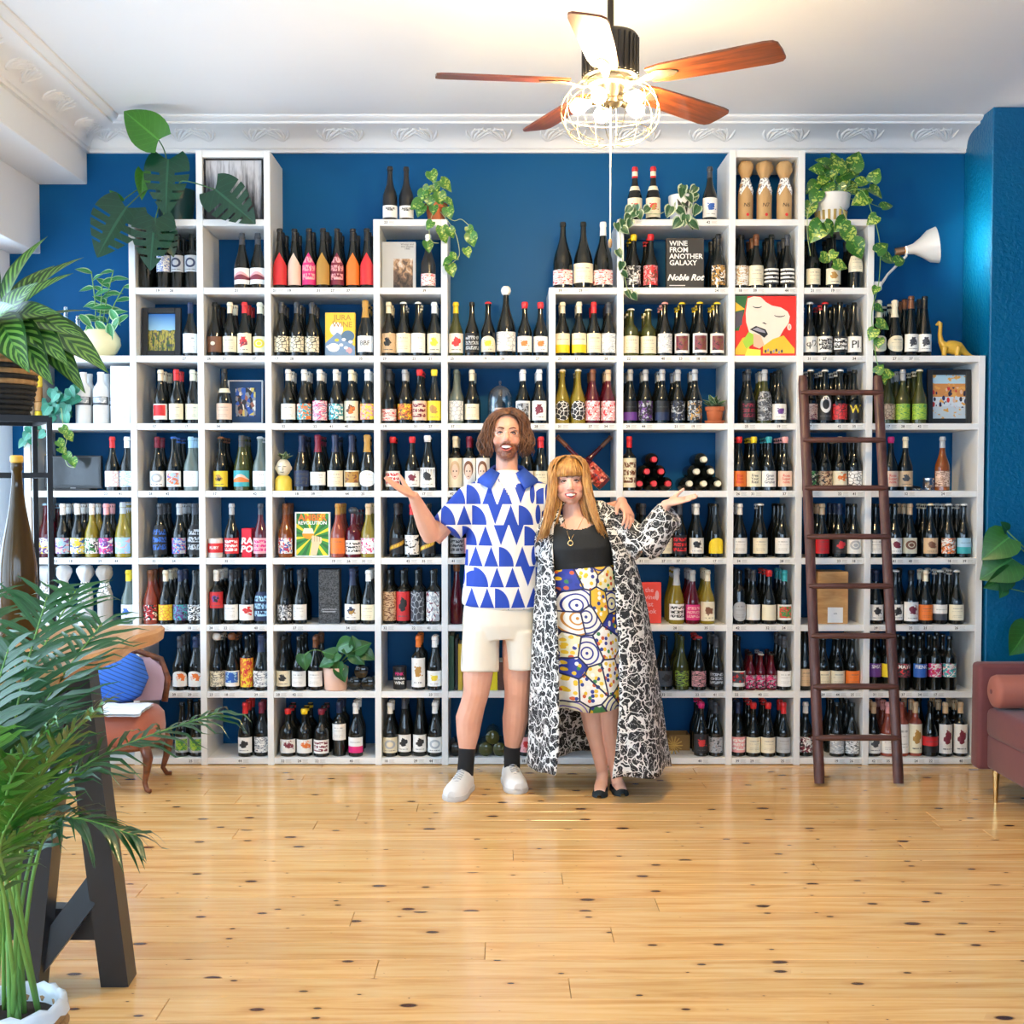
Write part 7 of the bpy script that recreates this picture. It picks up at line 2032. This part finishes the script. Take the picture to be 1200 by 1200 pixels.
# her left arm (raised palm)
sh2,el2,wr2=A2(712,606,0),A2(757,641,-.05),A2(781,590,-.12)
b.tube([rel2(sh2),rel2(sh2.lerp(el2,.5)),rel2(el2)],[.052,.047,.041],14); b.tube([rel2(el2),rel2(el2.lerp(wr2,.4)),rel2(wr2)],[.041,.038,.025],14)
hand(b,rel2(wr2),(A2(825,581,-.17)-wr2),(-.2,-.30,1.0),(0,1,.2),.92,(.02,.0,.0,.02),thumb=(.4,.5))
sh3,el3=A2(646,612,.02),A2(634,652,.10)
b.tube([rel2(A2(672,622,.01)),rel2(sh3),rel2(el3)],[.05,.05,.042],12)
HW=lambda x,y,z: rel2(hc2)+Rw@(Vector((x,y,z))*SW)
SKW=skin_mat('fair_skin_woman',hx('#e0a890'),hx('#f0c2ac'),[(HW(k*.042,-.08,-.028),(.038,.04,.032)) for k in (-1,1)])
link('body',remeshed(b,'body',SKW,.0038,4),wom)
GING=hair_mat('ginger_hair',hx('#8a5424'),hx('#dcaa62'))
face_parts(wom,hc2,Rw,SW,M('iris_hazel',hx('#5a4a34'),.2),M('brow_ginger',hx('#9a6a40'),.7),M('lip_woman',hx('#c4605c'),.4),.98,.5)
# long hair with a fringe
hr=random.Random(77); m=MB(); rows=[]
for i in range(9):
    ph=lerp(-.35,1.5,i/8); row=[]
    for k in range(27):
        th=lerp(-.20,math.pi+.20,k/26); row.append(HW(.086*math.cos(ph)*math.cos(th),.015+.104*math.cos(ph)*math.sin(th),.040+.098*math.sin(ph)))
    rows.append(row)
m.grid(rows,uv=False)
for j in range(150):        # fringe
    x=hr.uniform(-.072,.072); pts=[];rd=[]
    for i in range(7):
        t=i/6; a=t*1.52
        y=.015-.116*math.sin(a)*math.sqrt(max(.05,1-(x/.095)**2)); z=.045+.098*math.cos(a)*math.sqrt(max(.1,1-(x/.10)**2))-.018*t*t
        pts.append(HW(x*(.72+.34*t)+.004*math.sin(t*4+j),y-.004,z)); rd.append(.0052 if i<6 else .0022)
    m.tube(pts,rd,5,flat=.6)
for j in range(420):        # lengths
    side=-1 if hr.random()<.5 else 1; f=hr.random()
    x0=hr.uniform(.0,.03)*side; y0=lerp(-.045,.095,f); out=hr.uniform(0,.034); L=hr.uniform(.82,1.08); ph=hr.uniform(0,6.28); cu=hr.uniform(.004,.011)
    pts=[];rd=[]
    for i in range(12):
        t=i/11; s_=t*L
        if s_<.38:
            a=s_/.38*1.55; x=x0*(1-s_/.38)+side*(.088+out*.5)*math.sin(a); z=.042+.097*math.cos(a)-max(0,abs(y0-.02)-.05)*.5*(1-s_)
        else:
            q=(s_-.38)/.62; x=side*(.088+out*.5+out*.55*q+.016*q*q+.03*q**3*(1 if side>0 else 1.1)); z=.042-.300*q
        yy=y0*(1-.15*t)+(-.020 if f<.45 else .0)*max(0,s_-.5)*2
        wv=cu*max(0,s_-.35)*math.sin(s_*11+ph)*1.6
        pts.append(HW(x+wv,yy+wv*.7-(.035 if f<.4 else 0)*max(0,s_-.7)*2,z)); rd.append(.0064*(1-.35*t) if i<11 else .0018)
    m.tube(pts,rd,5,flat=.6)
for j in range(280):
    side=-1 if j%2 else 1; ph=hr.uniform(0,6.28); dx=hr.uniform(-.012,.014) if j%3 else hr.uniform(-.045,-.01); L=hr.uniform(.85,1.06); oy=hr.uniform(-.012,.02); pts=[];rd=[]
    for i in range(12):
        t=i/11; s_=t*L
        if s_<.3:
            a=s_/.3*1.5; x=side*(.012+.066*math.sin(a)); z=.045+.094*math.cos(a); yy=-.045-.022*math.sin(a)
        else:
            q=(s_-.3)/.7; x=side*(.078+dx*(.6 if dx>-.012 else min(1,q*2.2))+.022*q+.040*q**2.2+.010*math.sin(q*5+ph)); z=.050-.305*q; yy=-.067-.030*q+(.055*min(1,q*3) if dx<-.012 else 0)
        pts.append(HW(x,yy+oy,z)); rd.append(.0062*(1-.3*t) if i<11 else .0018)
    m.tube(pts,rd,5,flat=.6)
m.build('hair',GING,wom,smooth=180)
# top, skirt
m=MB(); m.tube([rel2(A2(682,676)),rel2(A2(681,668)),rel2(A2(680,655)),rel2(A2(679,640,-.012)),rel2(A2(679,628,-.005)),rel2(A2(679,617,.0)),rel2(A2(679,611,.01))],[(.155,.112),(.158,.114),(.164,.122),(.172,.138),(.170,.124),(.150,.10),(.115,.082)],24,up=(0,1,0))
me=remeshed(m,'top',M('black_knit',(.016,.018,.020),.85,0,.2,120,.3),.007,5)
bm=bmesh.new(); bm.from_mesh(me); tz=rel2(A2(674,612)).z; tz2=rel2(A2(672,619)).z; cxw=rel2(A2(673,612)).x
bmesh.ops.delete(bm,geom=[v for v in bm.verts if v.co.z>tz-.004 or (v.co.y<.02 and v.co.z>tz2+ (v.co.x-cxw)**2*3.2)],context='VERTS'); bm.to_mesh(me); bm.free()
link('top',me,wom)
m=MB(); rows=[]; n_=64
for i in range(13):
    t=i/12; c_=rel2(A2(lerp(683,692,t),lerp(664,826,t),0)); rx=lerp(.162,.215,t**.8); ry=lerp(.118,.175,t**.8); row=[]
    for k in range(n_):
        a=2*math.pi*k/n_; fo=1+(.012+.045*t)*math.sin(a*9+.6*math.sin(a*2))*min(1,t*1.5)
        row.append(c_+Vector((rx*fo*math.cos(a),ry*fo*math.sin(a),.012*math.cos(a)*(1-t)+.010*math.sin(a*5)*t)))
    rows.append(row)
m.grid(rows,close=True,uv=False); sk=m.build('skirt',TILES,wom,smooth=180); q_=sk.modifiers.new('thickness','SOLIDIFY'); q_.thickness=.003
# coat: open in front, flowing to the ankles
KEY=[ # py, outer left, outer right, inner left, inner right, back depth, front depth
 (587,656,706,664,698,.080,.04),(597,644,722,656,703,.105,.075),(616,637,728,648,708,.12,.11),(640,634,738,646,714,.135,.145),(668,631,748,648,718,.15,.15),(710,628,758,652,719,.18,.175),(760,626,766,654,722,.22,.20),(820,624,774,655,722,.26,.235),(870,623,780,655,716,.29,.26),(898,622,784,652,711,.31,.275)]
def keyat(t):
    f=t*(len(KEY)-1); i=min(int(f),len(KEY)-2); q=f-i; return [lerp(a,b_,q) for a,b_ in zip(KEY[i],KEY[i+1])]
rows=[]; NC=72; NR=30
for i in range(NR+1):
    t=i/NR; py,ol,orr,il,ir,bd,fd=keyat(t)
    c_=rel2(A2((ol+orr)/2,py,0)); rx=(A2(orr,py).x-A2(ol,py).x)/2; xl=rel2(A2(il,py)).x-c_.x; xr=rel2(A2(ir,py)).x-c_.x
    a0=math.asin(max(-.98,min(.98,xr/rx))); a1=2*math.pi+math.asin(max(-.98,min(.98,xl/rx))) ; row=[]
    for k in range(NC+1):
        q=k/NC; a=lerp(a0,a1,q); s_,c2=math.sin(a),-math.cos(a)
        fo=1+(.01+.07*max(0,t-.25))*math.sin(a*8+1.2*math.sin(a*3)+t*1.5)
        row.append(c_+Vector((rx*s_*fo,(fd if c2<0 else bd)*c2*fo,.010*math.sin(a*6)*t)))
    rows.append(row)
m=MB(); m.grid(rows,uv=False); ct=m.build('coat',SQUIG,wom,smooth=180); q_=ct.modifiers.new('thickness','SOLIDIFY'); q_.thickness=.004; q_.offset=0
m=MB(); m.tube([rel2(A2(690,604,.01)),rel2(A2(708,605,0)),rel2(A2(726,616,-.01)),rel2(A2(742,631,-.03)),rel2(A2(756,640,-.05))],[.060,.066,.074,.080,.086],18)
m.tube([rel2(A2(752,641,-.05)),rel2(A2(762,634,-.06)),rel2(A2(771,619,-.08)),rel2(A2(780,606,-.10)),rel2(A2(786,600,-.115))],[.084,.086,.080,.074,.070],18)
m.tube([rel2(A2(774,620,-.08)),rel2(A2(788,613,-.10)),rel2(A2(798,611,-.11))],[(.05,.055),(.035,.045),(.012,.03)],14)
me=remeshed(m,'coat_sleeve',SQUIG,.007,5); link('coat_sleeve',me,wom)
m=MB(); m.tube([rel2(A2(660,606,.02)),rel2(A2(648,613,.02)),rel2(A2(640,632,.05)),rel2(A2(634,652,.10))],[.058,.064,.066,.07],16); link('coat_sleeve',remeshed(m,'coat_sleeve',SQUIG,.007,4),wom)
# necklace
m=MB(); pd=A2(668.5,634,-.150)
zc=[A2(660,606,-.045),A2(663,618,-.09),A2(666.5,629,-.135),pd]; zd=[A2(684,606,-.045),A2(678,618,-.09),A2(671,629,-.135),pd]
for z_ in (zc,zd): m.tube([rel2(p) for p in z_],.0012,5)
m.build('necklace_chain',BRASS,wom,smooth=180)
m=MB(); m.tube([rel2(pd)+Vector((.012*math.sin(a),-.004,-.010+.012*math.cos(a))) for a in [2*math.pi*k/16 for k in range(17)]],.003,6,cap=False); m.build('ring_pendant',BRASS,wom,smooth=180)
# ballet flats
for h_,t_ in ((h1,wt1),(h2,wt2)):
    d_=(t_-h_); L=d_.length; d_=d_.normalized(); sd2=Vector((-d_.y,d_.x,0)); rows=[]
    for t,hw,hh in ((-.06,.012,.045),(-.03,.026,.05),(.1,.031,.046),(.3,.033,.038),(.5,.037,.034),(.66,.041,.040),(.82,.039,.038),(.94,.028,.028),(1.0,.012,.016)):
        row=[]
        for k in range(11):
            a=math.pi*k/10; z_=math.sin(a)
            cut=1.0 if t>.60 else .0
            if cut: p=(hw*math.cos(a),.002+hh*z_)
            else:
                x_=math.cos(a); p=(hw*math.copysign(min(1,abs(x_)*1.0)**.3,x_) if abs(x_)>.01 else 0,.002+hh*(1-abs(x_)**3) if abs(x_)>.72 else .012)
            row.append(h_+d_*(t*L)+sd2*p[0]+Vector((0,0,p[1]))-wom.location)
        rows.append(row)
    m=MB(); m.grid(rows,uv=False); m.build('ballet_flat',M('black_suede',(.012,.02,.026),.7),wom,smooth=60)
